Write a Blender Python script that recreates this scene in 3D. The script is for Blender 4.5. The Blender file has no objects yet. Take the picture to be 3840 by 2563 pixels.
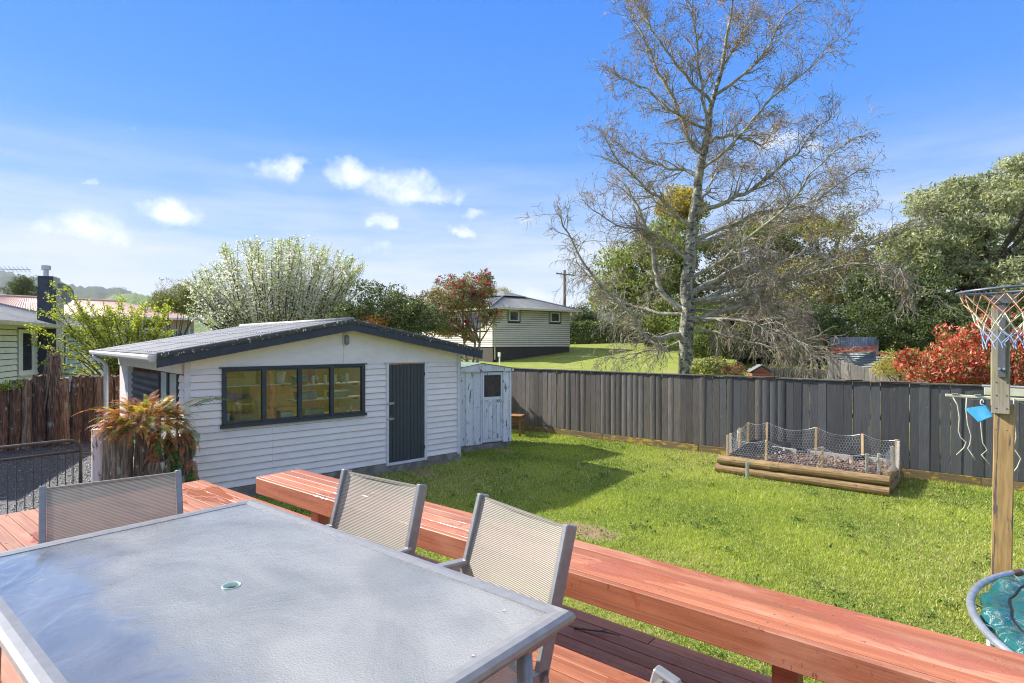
import bpy, bmesh, math, random
import numpy as np
from mathutils import Vector, Matrix
R = math.radians
random.seed(7)
sc = bpy.context.scene
C = sc.collection

# ------------------------------------------------------------------ camera
# world axes: +X runs along the paling fence towards the hoop post, +Y runs from the deck to the fence; lawn is z = 0
cam = bpy.data.cameras.new('camera'); camo = bpy.data.objects.new('camera', cam); C.objects.link(camo)
cam.sensor_width = 36.0; cam.lens = 20.61; cam.clip_start = 0.05; cam.clip_end = 9000
camo.location = (0, 0, 2.6); camo.rotation_euler = (R(90), 0, R(39.53))
sc.camera = camo
# ------------------------------------------------------------------ render / exposure
sc.view_settings.view_transform = 'Standard'; sc.view_settings.look = 'None'
sc.view_settings.gamma = 1.0; sc.view_settings.use_curve_mapping = False
sc.view_settings.exposure = 1.58
sc.render.engine = 'CYCLES'
cy = sc.cycles
cy.use_denoising = True; cy.max_bounces = 6; cy.diffuse_bounces = 3; cy.glossy_bounces = 3
cy.transmission_bounces = 6; cy.transparent_max_bounces = 10; cy.volume_bounces = 0
cy.caustics_reflective = False; cy.caustics_refractive = False; cy.sample_clamp_indirect = 4.0
cy.denoising_prefilter = 'NONE'; cy.filter_width = 1.1; cy.use_adaptive_sampling = True; cy.adaptive_threshold = 0.02
# ------------------------------------------------------------------ sun
SUN_AZ, SUN_EL = 17.0, 35.5          # light travels towards +X turned 17 deg to +Y, 35.5 deg down
trav = Vector((math.cos(R(SUN_AZ))*math.cos(R(SUN_EL)), math.sin(R(SUN_AZ))*math.cos(R(SUN_EL)), -math.sin(R(SUN_EL))))
sl = bpy.data.lights.new('sun', 'SUN'); sl.energy = 3.35; sl.angle = R(0.53); sl.color = (1.0, 0.955, 0.87)
so = bpy.data.objects.new('sun', sl); C.objects.link(so); so.location = (-40, -12, 30)
so.rotation_euler = trav.to_track_quat('-Z', 'Y').to_euler()
# ------------------------------------------------------------------ sky with clouds
W = bpy.data.worlds.new('World'); sc.world = W; W.use_nodes = True; W.cycles.sampling_method = 'MANUAL'; W.cycles.sample_map_resolution = 512
nt = W.node_tree; nt.nodes.clear()
def wn(t, **k):
    n = nt.nodes.new(t)
    for a, b in k.items(): setattr(n, a, b)
    return n
def wl(a, b): nt.links.new(a, b)
def wmath(op, a, b=None, clamp=False):
    n = wn('ShaderNodeMath', operation=op, use_clamp=clamp)
    for i, x in enumerate((a, b)):
        if x is None: continue
        if hasattr(x, 'is_linked'): wl(x, n.inputs[i])
        else: n.inputs[i].default_value = x
    return n.outputs[0]
sky = wn('ShaderNodeTexSky', sky_type='NISHITA', sun_disc=False)
sky.sun_elevation = R(SUN_EL); sky.sun_rotation = math.atan2(-trav.x, -trav.y)
sky.air_density = 1.0; sky.dust_density = 0.1; sky.ozone_density = 3.0; sky.altitude = 300
tc = wn('ShaderNodeTexCoord'); sep = wn('ShaderNodeSeparateXYZ'); wl(tc.outputs['Generated'], sep.inputs[0])
az = wmath('ARCTAN2', sep.outputs[0], sep.outputs[1]); el = wmath('ARCSINE', sep.outputs[2])
comb = wn('ShaderNodeCombineXYZ'); wl(az, comb.inputs[0]); wl(el, comb.inputs[1])
wz = wn('ShaderNodeTexNoise'); wz.inputs['Scale'].default_value = 24; wz.inputs['Detail'].default_value = 5; wz.inputs['Roughness'].default_value = .62; wl(comb.outputs[0], wz.inputs['Vector'])
w1 = wn('ShaderNodeVectorMath', operation='SUBTRACT'); wl(wz.outputs['Color'], w1.inputs[0]); w1.inputs[1].default_value = (.5, .5, .5)
w2 = wn('ShaderNodeVectorMath', operation='MULTIPLY'); wl(w1.outputs[0], w2.inputs[0]); w2.inputs[1].default_value = (.085, .050, 0)
cwp = wn('ShaderNodeVectorMath', operation='ADD'); wl(comb.outputs[0], cwp.inputs[0]); wl(w2.outputs[0], cwp.inputs[1])
nz = wn('ShaderNodeTexNoise'); nz.inputs['Scale'].default_value = 17; nz.inputs['Detail'].default_value = 7; nz.inputs['Roughness'].default_value = 0.56
wl(comb.outputs[0], nz.inputs['Vector'])
nz2 = wn('ShaderNodeTexNoise'); nz2.inputs['Scale'].default_value = 60; nz2.inputs['Detail'].default_value = 5
wl(comb.outputs[0], nz2.inputs['Vector'])
nmix = wmath('ADD', wmath('MULTIPLY', wmath('SUBTRACT', nz.outputs[0], 0.5), 2.6), wmath('MULTIPLY', wmath('SUBTRACT', nz2.outputs[0], 0.5), 0.7))
# fair-weather cumulus, each: azimuth offset from the view axis (deg), elevation (deg), half width, half height, density
CL = [(-35.1, 9.05, 3.6, 1.15, 0), (-38.3, 8.6, 1.8, .75, .25), (-30.2, 10.6, 2.8, 1.2, -.1), (-21.8, 15.3, 2.7, 1.15, .15), (-20.3, 15.9, 1.3, .9, .2),
      (-15.6, 15.4, 2.7, 1.35, -.05), (-10.8, 14.5, 4.2, 1.6, -.15), (-7.0, 13.7, 2.6, .9, 0), (-12.3, 11.2, 2.0, .85, 0),
      (-4.7, 10.5, 1.65, .75, 0), (-13.7, 8.8, 2.5, .8, .35), (1.5, 11.8, .9, .5, .4), (-33.0, 17.0, .8, .4, .6), (-36.0, 12.5, .7, .35, .5),
      (24.3, 17.4, 2.7, 1.25, .05), (27.3, 16.2, 1.5, .8, .25), (2.4, 4.6, 2.6, .9, .2), (33.0, 8.0, 3.2, 1.6, .3), (-4.0, 12.2, 1.6, .6, .45),
      (60, 12, 5, 1.5, 0), (-62, 13, 5, 1.5, 0), (120, 13, 6, 1.6, 0), (-130, 13, 6, 1.6, 0)]
A0 = -39.53
tot = None
for a_, e_, w_, h_, d_ in CL:
    sb = wn('ShaderNodeVectorMath', operation='SUBTRACT'); wl(cwp.outputs[0], sb.inputs[0]); sb.inputs[1].default_value = (R(((A0+a_+180) % 360)-180), R(e_), 0)
    ml = wn('ShaderNodeVectorMath', operation='MULTIPLY'); wl(sb.outputs[0], ml.inputs[0]); ml.inputs[1].default_value = (1/R(w_), 1/R(h_), 0)
    dt = wn('ShaderNodeVectorMath', operation='DOT_PRODUCT'); wl(ml.outputs[0], dt.inputs[0]); wl(ml.outputs[0], dt.inputs[1])
    f = dt.outputs['Value'] if d_ == 0 else wmath('ADD', dt.outputs['Value'], d_)
    tot = f if tot is None else wmath('MINIMUM', tot, f)
tot = wmath('MULTIPLY', wmath('ADD', wmath('SUBTRACT', 1.0, tot), nmix), .55, True)
# thin high veil low in the sky, streaked sideways
mp = wn('ShaderNodeMapping'); mp.inputs['Scale'].default_value = (1.3, 9.0, 1); mp.inputs['Rotation'].default_value = (0, 0, R(-4)); wl(comb.outputs[0], mp.inputs[0])
nv = wn('ShaderNodeTexNoise'); nv.inputs['Scale'].default_value = 2.6; nv.inputs['Detail'].default_value = 8; nv.inputs['Roughness'].default_value = .6; wl(mp.outputs[0], nv.inputs['Vector'])
vr = wn('ShaderNodeMapRange'); vr.inputs[1].default_value = .36; vr.inputs[2].default_value = .78; wl(nv.outputs[0], vr.inputs[0])
ve = wn('ShaderNodeMapRange', interpolation_type='SMOOTHSTEP'); ve.inputs[1].default_value = R(22); ve.inputs[2].default_value = R(3); wl(el, ve.inputs[0])
veil = wmath('MULTIPLY', wmath('MULTIPLY', vr.outputs[0], ve.outputs[0]), 1.0)
low = wn('ShaderNodeMapRange', interpolation_type='SMOOTHSTEP'); low.inputs[1].default_value = R(20); low.inputs[2].default_value = R(-2); wl(el, low.inputs[0])
veil = wmath('ADD', veil, wmath('MULTIPLY', low.outputs[0], .68), True)
# broken cumulus overhead, hinted at by the wet table top, added out of view to brighten the shade; none stand low in the sky
ov = wn('ShaderNodeVectorMath', operation='SCALE'); wl(tc.outputs['Generated'], ov.inputs[0]); wl(wmath('DIVIDE', 1.0, wmath('MAXIMUM', sep.outputs[2], .08)), ov.inputs['Scale'])
on = wn('ShaderNodeTexNoise'); on.inputs['Scale'].default_value = 1.9; on.inputs['Detail'].default_value = 6; on.inputs['Roughness'].default_value = .55; wl(ov.outputs[0], on.inputs['Vector'])
oc = wn('ShaderNodeMapRange', interpolation_type='SMOOTHSTEP'); oc.inputs[1].default_value = .40; oc.inputs[2].default_value = .56; wl(on.outputs[0], oc.inputs[0])
oe = wn('ShaderNodeMapRange', interpolation_type='SMOOTHSTEP'); oe.inputs[1].default_value = R(31); oe.inputs[2].default_value = R(40); wl(el, oe.inputs[0])
tot = wmath('MAXIMUM', tot, wmath('MULTIPLY', oc.outputs[0], oe.outputs[0]))
# the clear blue of the air itself, deeper overhead, on top of the physical sky
gr = wn('ShaderNodeValToRGB'); wl(wmath('DIVIDE', el, R(90), True), gr.inputs[0]); cr = gr.color_ramp
cr.elements[0].position = 0.0; cr.elements[0].color = (.46, .62, .86, 1); cr.elements[1].position = 1.0; cr.elements[1].color = (.045, .17, .62, 1)
for p_, c_ in ((.10, (.155, .40, .88, 1)), (.20, (.050, .295, .90, 1)), (.36, (.018, .222, .88, 1))):
    e = cr.elements.new(p_); e.color = c_
scl = wn('ShaderNodeVectorMath', operation='SCALE'); wl(gr.outputs[0], scl.inputs[0]); scl.inputs['Scale'].default_value = 3.65
mxs = wn('ShaderNodeMix', data_type='RGBA'); mxs.inputs['Factor'].default_value = .88; wl(sky.outputs[0], mxs.inputs['A']); wl(scl.outputs[0], mxs.inputs['B'])
mxv = wn('ShaderNodeMix', data_type='RGBA'); wl(veil, mxv.inputs['Factor']); wl(mxs.outputs['Result'], mxv.inputs['A']); mxv.inputs['B'].default_value = (2.75, 3.0, 3.4, 1)
mxc = wn('ShaderNodeMix', data_type='RGBA'); wl(tot, mxc.inputs['Factor']); wl(mxv.outputs['Result'], mxc.inputs['A']); ccr = wn('ShaderNodeMix', data_type='RGBA'); wl(tot, ccr.inputs['Factor']); ccr.inputs['A'].default_value = (2.9, 3.3, 4.0, 1); ccr.inputs['B'].default_value = (5.4, 5.3, 5.25, 1); wl(ccr.outputs['Result'], mxc.inputs['B'])
bg = wn('ShaderNodeBackground'); bg.inputs['Strength'].default_value = 0.1; wl(mxc.outputs['Result'], bg.inputs[0])
wo = wn('ShaderNodeOutputWorld'); wl(bg.outputs[0], wo.inputs[0])

# ------------------------------------------------------------------ helpers: tagging
def tag(o, label=None, cat=None, group=None, kind=None):
    if label: o['label'] = label
    if cat: o['category'] = cat
    if group: o['group'] = group
    if kind: o['kind'] = kind
    return o
def thing(name, label, cat, loc=(0, 0, 0), rotz=0.0, group=None):
    o = bpy.data.objects.new(name, None); C.objects.link(o); o.empty_display_size = .1
    o.location = loc; o.rotation_euler = (0, 0, rotz)
    return tag(o, label, cat, group)
def link(name, me, parent=None, loc=None, rot=None, scale=None):
    o = bpy.data.objects.new(name, me); C.objects.link(o)
    if parent is not None: o.parent = parent
    if loc is not None: o.location = loc
    if rot is not None: o.rotation_euler = rot
    if scale is not None: o.scale = scale
    return o
# ------------------------------------------------------------------ helpers: mesh building
class MB:
    def __init__(s): s.v = []; s.f = []; s.m = []
    def add(s, vs, fs, mi=0):
        o = len(s.v); s.v.extend(vs); s.f.extend([tuple(i + o for i in f) for f in fs]); s.m.extend([mi]*len(fs)); return s
    def box(s, x0, x1, y0, y1, z0, z1, mi=0):
        return s.add([(x0,y0,z0),(x1,y0,z0),(x1,y1,z0),(x0,y1,z0),(x0,y0,z1),(x1,y0,z1),(x1,y1,z1),(x0,y1,z1)],
                     [(0,3,2,1),(4,5,6,7),(0,1,5,4),(1,2,6,5),(2,3,7,6),(3,0,4,7)], mi)
    def beam(s, p, q, w, h, up=(0,0,1), mi=0):
        p = Vector(p); q = Vector(q); d = (q-p).normalized(); u = Vector(up); sd = d.cross(u)
        if sd.length < 1e-5: sd = d.cross(Vector((0,1,0)))
        sd.normalize(); u = sd.cross(d).normalized(); a = sd*w/2; b = u*h/2
        vs = [p-a-b, p+a-b, p+a+b, p-a+b, q-a-b, q+a-b, q+a+b, q-a+b]
        return s.add([tuple(x) for x in vs], [(0,1,2,3),(7,6,5,4),(4,5,1,0),(5,6,2,1),(6,7,3,2),(7,4,0,3)], mi)
    def tube(s, pts, r, n=8, cap=True, mi=0, closed=False, twist=0.0):
        pts = [Vector(p) for p in pts]; k = len(pts)
        rs = r if isinstance(r, (list, tuple)) else [r]*k
        vs = []; fs = []; up = None
        for i, p in enumerate(pts):
            if closed: d = pts[(i+1) % k]-pts[i-1]
            else: d = pts[min(i+1, k-1)]-pts[max(i-1, 0)]
            if d.length < 1e-9: d = Vector((0,0,1))
            d.normalize()
            if up is None:
                up = Vector((0,0,1)) if abs(d.z) < .9 else Vector((1,0,0))
            a = d.cross(up)
            if a.length < 1e-6: a = d.orthogonal()
            a.normalize(); b = a.cross(d).normalized(); up = b
            for j in range(n):
                t = 2*math.pi*j/n + twist
                q = p + (a*math.cos(t)+b*math.sin(t))*rs[i]; vs.append((q.x,q.y,q.z))
        kk = k if closed else k-1
        for i in range(kk):
            for j in range(n):
                i2 = (i+1) % k
                fs.append((i*n+j, i*n+(j+1) % n, i2*n+(j+1) % n, i2*n+j))
        if cap and not closed:
            fs.append(tuple(range(n-1, -1, -1))); fs.append(tuple(range((k-1)*n, k*n)))
        return s.add(vs, fs, mi)
    def lathe(s, prof, n=24, mi=0, c=(0,0,0)):
        vs = []; fs = []
        for (r, z) in prof:
            for j in range(n):
                t = 2*math.pi*j/n; vs.append((c[0]+r*math.cos(t), c[1]+r*math.sin(t), c[2]+z))
        for i in range(len(prof)-1):
            for j in range(n): fs.append((i*n+j, i*n+(j+1) % n, (i+1)*n+(j+1) % n, (i+1)*n+j))
        return s.add(vs, fs, mi)
    def extr(s, poly, axis, a0, a1, mi=0):
        """poly: 2-D outline (ccw) extruded along axis 'x' (poly in y,z), 'y' (x,z) or 'z' (x,y)"""
        def P(p, a): return (a,p[0],p[1]) if axis == 'x' else ((p[0],a,p[1]) if axis == 'y' else (p[0],p[1],a))
        n = len(poly); vs = [P(p,a0) for p in poly]+[P(p,a1) for p in poly]
        fs = [tuple(range(n-1,-1,-1)), tuple(range(n,2*n))]+[(i,(i+1) % n,n+(i+1) % n,n+i) for i in range(n)]
        if axis == 'y': fs = [tuple(reversed(f)) for f in fs]
        return s.add(vs, fs, mi)
    def mesh(s, name, mats, smooth=False, bevel=0.0, seg=1, fix=False):
        me = bpy.data.meshes.new(name); me.from_pydata(s.v, [], s.f)
        mats = mats if isinstance(mats, (list, tuple)) else [mats]
        for m in mats: me.materials.append(m)
        if len(mats) > 1: me.polygons.foreach_set('material_index', s.m)
        if bevel > 0 or fix:
            bm = bmesh.new(); bm.from_mesh(me)
            if fix: bmesh.ops.recalc_face_normals(bm, faces=bm.faces)
            if bevel > 0:
                es = [e for e in bm.edges if len(e.link_faces) == 2 and e.calc_face_angle(0) > .5]
                bmesh.ops.bevel(bm, geom=es, offset=bevel, segments=seg, affect='EDGES', profile=.5)
            bm.to_mesh(me); bm.free()
        if smooth: me.polygons.foreach_set('use_smooth', [True]*len(me.polygons))
        me.update(); return me
    def build(s, name, mats, parent=None, smooth=False, bevel=0.0, seg=1, loc=None, rot=None, fix=False):
        return link(name, s.mesh(name, mats, smooth, bevel, seg, fix), parent, loc, rot)
_bm = {}
def board(name, mat, dims, parent, loc, rot=None, bevel=.003):
    """a bevelled plank, mesh shared between planks of the same size; dims centred on its origin"""
    k = (tuple(round(d, 4) for d in dims), mat.name, bevel)
    if k not in _bm:
        x, y, z = (d/2 for d in dims)
        _bm[k] = MB().box(-x,x,-y,y,-z,z).mesh(name, mat, bevel=bevel)
    return link(name, _bm[k], parent, loc, rot)
def np_mesh(name, V, F, mat, tint=None, smooth=False):
    V = np.asarray(V, np.float32); F = np.asarray(F, np.int32); k = F.shape[1]
    me = bpy.data.meshes.new(name); me.vertices.add(len(V)); me.vertices.foreach_set('co', V.ravel())
    me.loops.add(F.size); me.loops.foreach_set('vertex_index', F.ravel())
    me.polygons.add(len(F)); me.polygons.foreach_set('loop_start', np.arange(0, F.size, k, dtype=np.int32))
    me.update(calc_edges=True)
    if tint is not None:
        at = me.color_attributes.new('tint', 'FLOAT_COLOR', 'POINT')
        t = np.ones((len(V), 4), np.float32); t[:, :3] = tint; at.data.foreach_set('color', t.ravel())
    me.materials.append(mat)
    if smooth: me.polygons.foreach_set('use_smooth', np.ones(len(F), bool))
    return me
# ------------------------------------------------------------------ helpers: materials
def _m(name):
    m = bpy.data.materials.new(name); m.use_nodes = True
    b = m.node_tree.nodes['Principled BSDF']; return m, m.node_tree, b
class NT:
    def __init__(s, t): s.t = t
    def n(s, ty, **k):
        x = s.t.nodes.new(ty)
        for a, b in k.items(): setattr(x, a, b)
        return x
    def set(s, sock, v):
        if hasattr(v, 'is_linked'): s.t.links.new(v, sock)
        elif isinstance(v, (tuple, list)) and len(v) == 3 and sock.type == 'RGBA': sock.default_value = (*v, 1)
        else: sock.default_value = v
    def math(s, op, a, b=0.0, clamp=False):
        x = s.n('ShaderNodeMath', operation=op, use_clamp=clamp); s.set(x.inputs[0], a); s.set(x.inputs[1], b); return x.outputs[0]
    def mix(s, f, a, b, blend='MIX'):
        x = s.n('ShaderNodeMix', data_type='RGBA', blend_type=blend); s.set(x.inputs['Factor'], f); s.set(x.inputs['A'], a); s.set(x.inputs['B'], b); return x.outputs['Result']
    def noise(s, vec, scale, detail=4, rough=.55, dist=0.0):
        x = s.n('ShaderNodeTexNoise'); s.set(x.inputs['Vector'], vec); x.inputs['Scale'].default_value = scale; x.inputs['Detail'].default_value = detail
        x.inputs['Roughness'].default_value = rough; x.inputs['Distortion'].default_value = dist; return x.outputs[0]
    def ramp(s, f, lo, hi, a=0.0, b=1.0, smooth=True):
        x = s.n('ShaderNodeMapRange', interpolation_type='SMOOTHSTEP' if smooth else 'LINEAR'); s.set(x.inputs[0], f)
        for i, v in enumerate((lo, hi, a, b)): s.set(x.inputs[i+1], v)
        return x.outputs[0]
    def coords(s, stretch=(1,1,1), rnd=True, world=False):
        t = s.n('ShaderNodeTexCoord'); out = t.outputs['Object']
        if world:
            g = s.n('ShaderNodeNewGeometry'); out = g.outputs['Position']
        if rnd and not world:
            oi = s.n('ShaderNodeObjectInfo'); sc_ = s.n('ShaderNodeVectorMath', operation='SCALE'); sc_.inputs[0].default_value = (37.1, 23.7, 51.3); s.t.links.new(oi.outputs['Random'], sc_.inputs['Scale'])
            ad = s.n('ShaderNodeVectorMath', operation='ADD'); s.t.links.new(out, ad.inputs[0]); s.t.links.new(sc_.outputs[0], ad.inputs[1]); out = ad.outputs[0]
        mp_ = s.n('ShaderNodeMapping'); s.t.links.new(out, mp_.inputs[0]); mp_.inputs['Scale'].default_value = stretch
        return mp_.outputs[0]
    def bump(s, h, strength, dist, b):
        x = s.n('ShaderNodeBump'); x.inputs['Strength'].default_value = strength; x.inputs['Distance'].default_value = dist
        s.set(x.inputs['Height'], h); s.t.links.new(x.outputs[0], b.inputs['Normal']); return x
    def rand(s): return s.n('ShaderNodeObjectInfo').outputs['Random']
def pm(name, c1, c2=None, scale=8, stretch=(1,1,1), rough=.6, bump=.15, bdist=.004, rnd=.12, spec=.4, metal=0.0, detail=6,
       spots=None, lo=.35, hi=.65, grime=None, world=False, rvar=.12):
    """noise-mixed two-colour surface; spots = (colour, scale, threshold, stretch) blotches with their own shape; grime = (colour, amount)"""
    m, t, b = _m(name); N = NT(t)
    if c2 is None: c2 = tuple(x*.72 for x in c1)
    v = N.coords(stretch, world=world); f = N.noise(v, scale, detail)
    col = N.mix(N.ramp(f, lo, hi), c1, c2)
    if grime:
        g = N.noise(N.coords((1,1,.35), world=world), grime[2] if len(grime) > 2 else 2.3, 5, .65)
        col = N.mix(N.math('MULTIPLY', N.ramp(g, .45, .78), grime[1]), col, grime[0])
    rgh = N.math('ADD', rough-rvar/2, N.math('MULTIPLY', f, rvar))
    if spots:
        for sp in (spots if isinstance(spots, list) else [spots]):
            sn = N.noise(N.coords(sp[3] if len(sp) > 3 else (1,1,1), world=world), sp[1], 5, .62, .3)
            k = N.ramp(sn, sp[2], sp[2]+.03); col = N.mix(k, col, sp[0])
    if rnd:
        r = N.math('ADD', 1-rnd, N.math('MULTIPLY', N.rand(), 2*rnd))
        x = N.n('ShaderNodeVectorMath', operation='SCALE'); N.set(x.inputs[0], col); N.set(x.inputs['Scale'], r); col = x.outputs[0]
    N.set(b.inputs['Base Color'], col); N.set(b.inputs['Roughness'], rgh)
    b.inputs['Metallic'].default_value = metal; b.inputs['Specular IOR Level'].default_value = spec
    if bump: N.bump(f, bump, bdist, b)
    return m
def leafm(name, trans=.35, rough=.42, warm=(1.15, 1.2, .7), spec=.4):
    m, t, b = _m(name); N = NT(t)
    a = N.n('ShaderNodeAttribute', attribute_name='tint'); col = a.outputs['Color']
    N.set(b.inputs['Base Color'], col); b.inputs['Roughness'].default_value = rough; b.inputs['Specular IOR Level'].default_value = spec
    tr = N.n('ShaderNodeBsdfTranslucent'); N.set(tr.inputs[0], N.mix(1.0, col, warm, 'MULTIPLY'))
    mx = N.n('ShaderNodeMixShader'); mx.inputs[0].default_value = trans
    t.links.new(b.outputs[0], mx.inputs[1]); t.links.new(tr.outputs[0], mx.inputs[2])
    t.links.new(mx.outputs[0], t.nodes['Material Output'].inputs[0]); return m
# ================================================================== materials
WX = (1.2, 14, 14); WZ = (14, 14, 1.2); WY = (14, 1.2, 14)
M = {}
def timber_mat(name, c1, c2, worn, wetc, drops):
    """stained timber lying along X: long grain, knots, worn pale areas, wet patches, rain drops"""
    m, t, b = _m(name); N = NT(t)
    g = N.noise(N.coords((.5, 9, 9)), 3.2, 6, .6); fine = N.noise(N.coords((.55, 70, 70)), 2.2, 4, .65); blot = N.noise(N.coords((.7, 2.2, 2.2)), 1.6, 5, .65); kn = N.noise(N.coords((5, 26, 26)), 3.4, 4, .6)
    col = N.mix(N.ramp(g, .3, .7), c1, c2)
    col = N.mix(N.math('MULTIPLY', N.ramp(fine, .44, .68), .45), col, tuple(x*.5 for x in c2))
    col = N.mix(N.math('MULTIPLY', N.ramp(blot, .5, .72), .6), col, worn)
    col = N.mix(N.math('MULTIPLY', N.ramp(kn, .66, .74), .6), col, (.10, .045, .03))
    r = N.math('ADD', .80, N.math('MULTIPLY', N.rand(), .4)); x = N.n('ShaderNodeVectorMath', operation='SCALE'); N.set(x.inputs[0], col); N.set(x.inputs['Scale'], r); col = x.outputs[0]
    w = N.noise(N.coords((.9, 2.6, 1), world=True), 1.7, 5, .62, .6); wet = N.ramp(w, .55, .58); gl = wet
    col = N.mix(N.math('MULTIPLY', wet, .65), col, wetc)
    if drops:
        dr = N.noise(N.coords((1, 1, .45)), 58, 3, .5); drop = N.math('MULTIPLY', N.ramp(dr, .665, .685), N.ramp(N.noise(N.coords(), 3, 3), .42, .55)); col = N.mix(N.math('MULTIPLY', drop, .75), col, (.17, .055, .03)); gl = N.math('MAXIMUM', wet, drop)
    N.set(b.inputs['Base Color'], col); N.set(b.inputs['Roughness'], N.math('SUBTRACT', N.math('ADD', .42, N.math('MULTIPLY', fine, .25)), N.math('MULTIPLY', gl, .36)))
    N.bump(N.math('ADD', g, fine), .35, .003, b); b.inputs['Specular IOR Level'].default_value = .45; return m
M['deck'] = timber_mat('stained_decking', (.44, .165, .085), (.29, .10, .05), (.50, .27, .185), (.33, .085, .026), False)
M['bench'] = timber_mat('stained_bench_timber', (.46, .165, .080), (.31, .098, .046), (.53, .27, .175), (.36, .10, .045), True)
M['alu'] = pm('powder_coated_aluminium', (.30, .295, .29), (.26, .255, .25), 30, rough=.38, bump=.02, bdist=.0005, rnd=0, spec=.6, metal=.35, rvar=.06)
M['white_wall'] = pm('shed_white_paint', (.88, .80, .745), (.83, .755, .705), 5, (1, 1, 3), rough=.5, bump=.06, bdist=.002, rnd=.03, grime=((.50, .47, .42), .22, 1.6), spots=((.33, .32, .31), 26, .735))
M['white_trim'] = pm('trim_white_paint', (.72, .72, .72), (.64, .63, .62), 8, rough=.45, bump=.05, rnd=.03, grime=((.40, .38, .33), .4))
M['slate'] = pm('slate_paint', (.036, .042, .052), (.048, .054, .064), 10, rough=.45, bump=.08, rnd=.05)
M['barge'] = pm('barge_paint', (.030, .038, .055), (.042, .050, .068), 9, rough=.5, bump=.1, rnd=.04)
M['ridge_cap'] = pm('lichened_roof_edge', (.040, .045, .052), (.065, .062, .05), 14, rough=.7, bump=.3, bdist=.006, rnd=.1,
                    spots=[((.09, .085, .03), 9, .58), ((.62, .64, .58), 21, .61)])
M['iron_dark'] = pm('grey_painted_iron', (.22, .215, .212), (.30, .29, .285), 3, (1, 3, 1), rough=.5, bump=.03, rnd=.06, metal=.1, spots=((.09, .09, .09), 14, .68), grime=((.14, .14, .14), .5))
M['concrete'] = pm('old_concrete', (.30, .27, .23), (.17, .15, .12), 6, rough=.9, bump=.4, bdist=.01, rnd=0, grime=((.10, .10, .05), .7, 3), spots=((.5, .48, .44), 12, .70))
def peel(name, paint, paint2, under, thr, sc_=11):
    return pm(name, paint, paint2, 4, WZ, rough=.62, bump=.12, rnd=.06, spots=[(under, sc_, thr, (1.6, 1.6, .5)), (tuple(x*.5 for x in under), sc_*2.6, thr+.05, (1.5, 1.5, .5))], grime=((.22, .23, .16), .45, 1.8))
M['peel_white'] = peel('peeling_white_paint', (.76, .76, .78), (.68, .685, .71), (.13, .14, .15), .60, 9)
M['fence_stain'] = pm('weathered_stained_paling', (.125, .108, .098), (.082, .072, .066), 3.5, WZ, rough=.62, bump=.6, bdist=.006, rnd=.36, spots=((.28, .22, .05), 2.2, .70, (3, 3, .4)), grime=((.19, .15, .08), .35, 1.2))
M['fence_paint'] = pm('slate_painted_paling', (.074, .074, .077), (.058, .058, .061), 3.2, WZ, rough=.55, bump=.5, bdist=.005, rnd=.26, spots=[((.20, .115, .065), 6.5, .665, (1.7, 1.7, .55)), ((.40, .36, .30), 30, .735, (1, 1, .6))])
M['fence_base'] = pm('mossy_kickboard', (.19, .125, .045), (.11, .085, .05), 2.2, WX, rough=.75, bump=.3, rnd=.15, spots=((.36, .25, .02), 4.2, .56, (1, 1, 3)))
M['log'] = pm('treated_pine_log', (.30, .195, .085), (.19, .115, .05), 4, (1.4, 9, 9), rough=.68, bump=.4, bdist=.006, rnd=.14, spots=((.075, .055, .035), 5, .64, (1.5, 4, 4)), grime=((.10, .10, .02), .5, 3))
M['stake'] = pm('sawn_pine_stake', (.50, .36, .20), (.40, .27, .14), 5, WZ, rough=.7, bump=.25, rnd=.22)
M['stake_grey'] = pm('grey_weathered_stake', (.48, .44, .37), (.36, .32, .26), 5, WZ, rough=.75, bump=.25, rnd=.15)
M['wire'] = pm('galvanised_wire', (.62, .64, .66), (.5, .52, .54), 20, rough=.35, bump=0, rnd=0, metal=.7)
M['galv'] = pm('galvanised_steel', (.55, .57, .60), (.42, .44, .47), 14, rough=.38, bump=.03, rnd=.05, metal=.75)
M['black_poly'] = pm('black_polythene', (.012, .012, .014), (.02, .02, .022), 12, rough=.35, bump=.6, bdist=.02, rnd=0)
M['post_wood'] = pm('treated_pine_post', (.42, .27, .115), (.30, .185, .075), 3, WZ, rough=.62, bump=.25, rnd=.05, spots=((.12, .10, .085), 3.2, .57, (4, 4, .35)))
M['post_grey'] = pm('weathered_grey_post', (.36, .31, .23), (.25, .215, .16), 4, WZ, rough=.72, bump=.3, rnd=.05, grime=((.24, .24, .05), .6, 3))
M['steel_grey'] = pm('grey_painted_steel', (.12, .125, .145), (.16, .165, .18), 10, rough=.45, bump=.08, rnd=.03, metal=.3, spots=((.20, .11, .06), 16, .70))
M['rim'] = pm('blue_grey_rim', (.10, .13, .19), (.14, .16, .20), 15, rough=.4, bump=.05, rnd=0, metal=.3)
M['net_red'] = pm('faded_red_cord', (.56, .24, .17), (.55, .38, .22), 6, rough=.8, bump=.1, rnd=0)
M['net_white'] = pm('faded_white_cord', (.70, .67, .52), (.58, .54, .36), 9, rough=.8, bump=.1, rnd=0)
M['net_blue'] = pm('faded_blue_cord', (.22, .31, .52), (.40, .47, .60), 9, rough=.8, bump=.1, rnd=0)
M['cream_paint'] = pm('cream_enamel', (.62, .60, .46), (.52, .50, .36), 9, rough=.4, bump=.03, rnd=.03)
M['cord'] = pm('pale_plastic_cord', (.62, .60, .50), (.52, .48, .36), 12, rough=.5, bump=0, rnd=.03)
M['gate'] = pm('rusty_tube_steel', (.105, .085, .078), (.16, .115, .08), 9, rough=.5, bump=.2, rnd=.06, metal=.3, spots=((.22, .19, .15), 16, .66))
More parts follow.
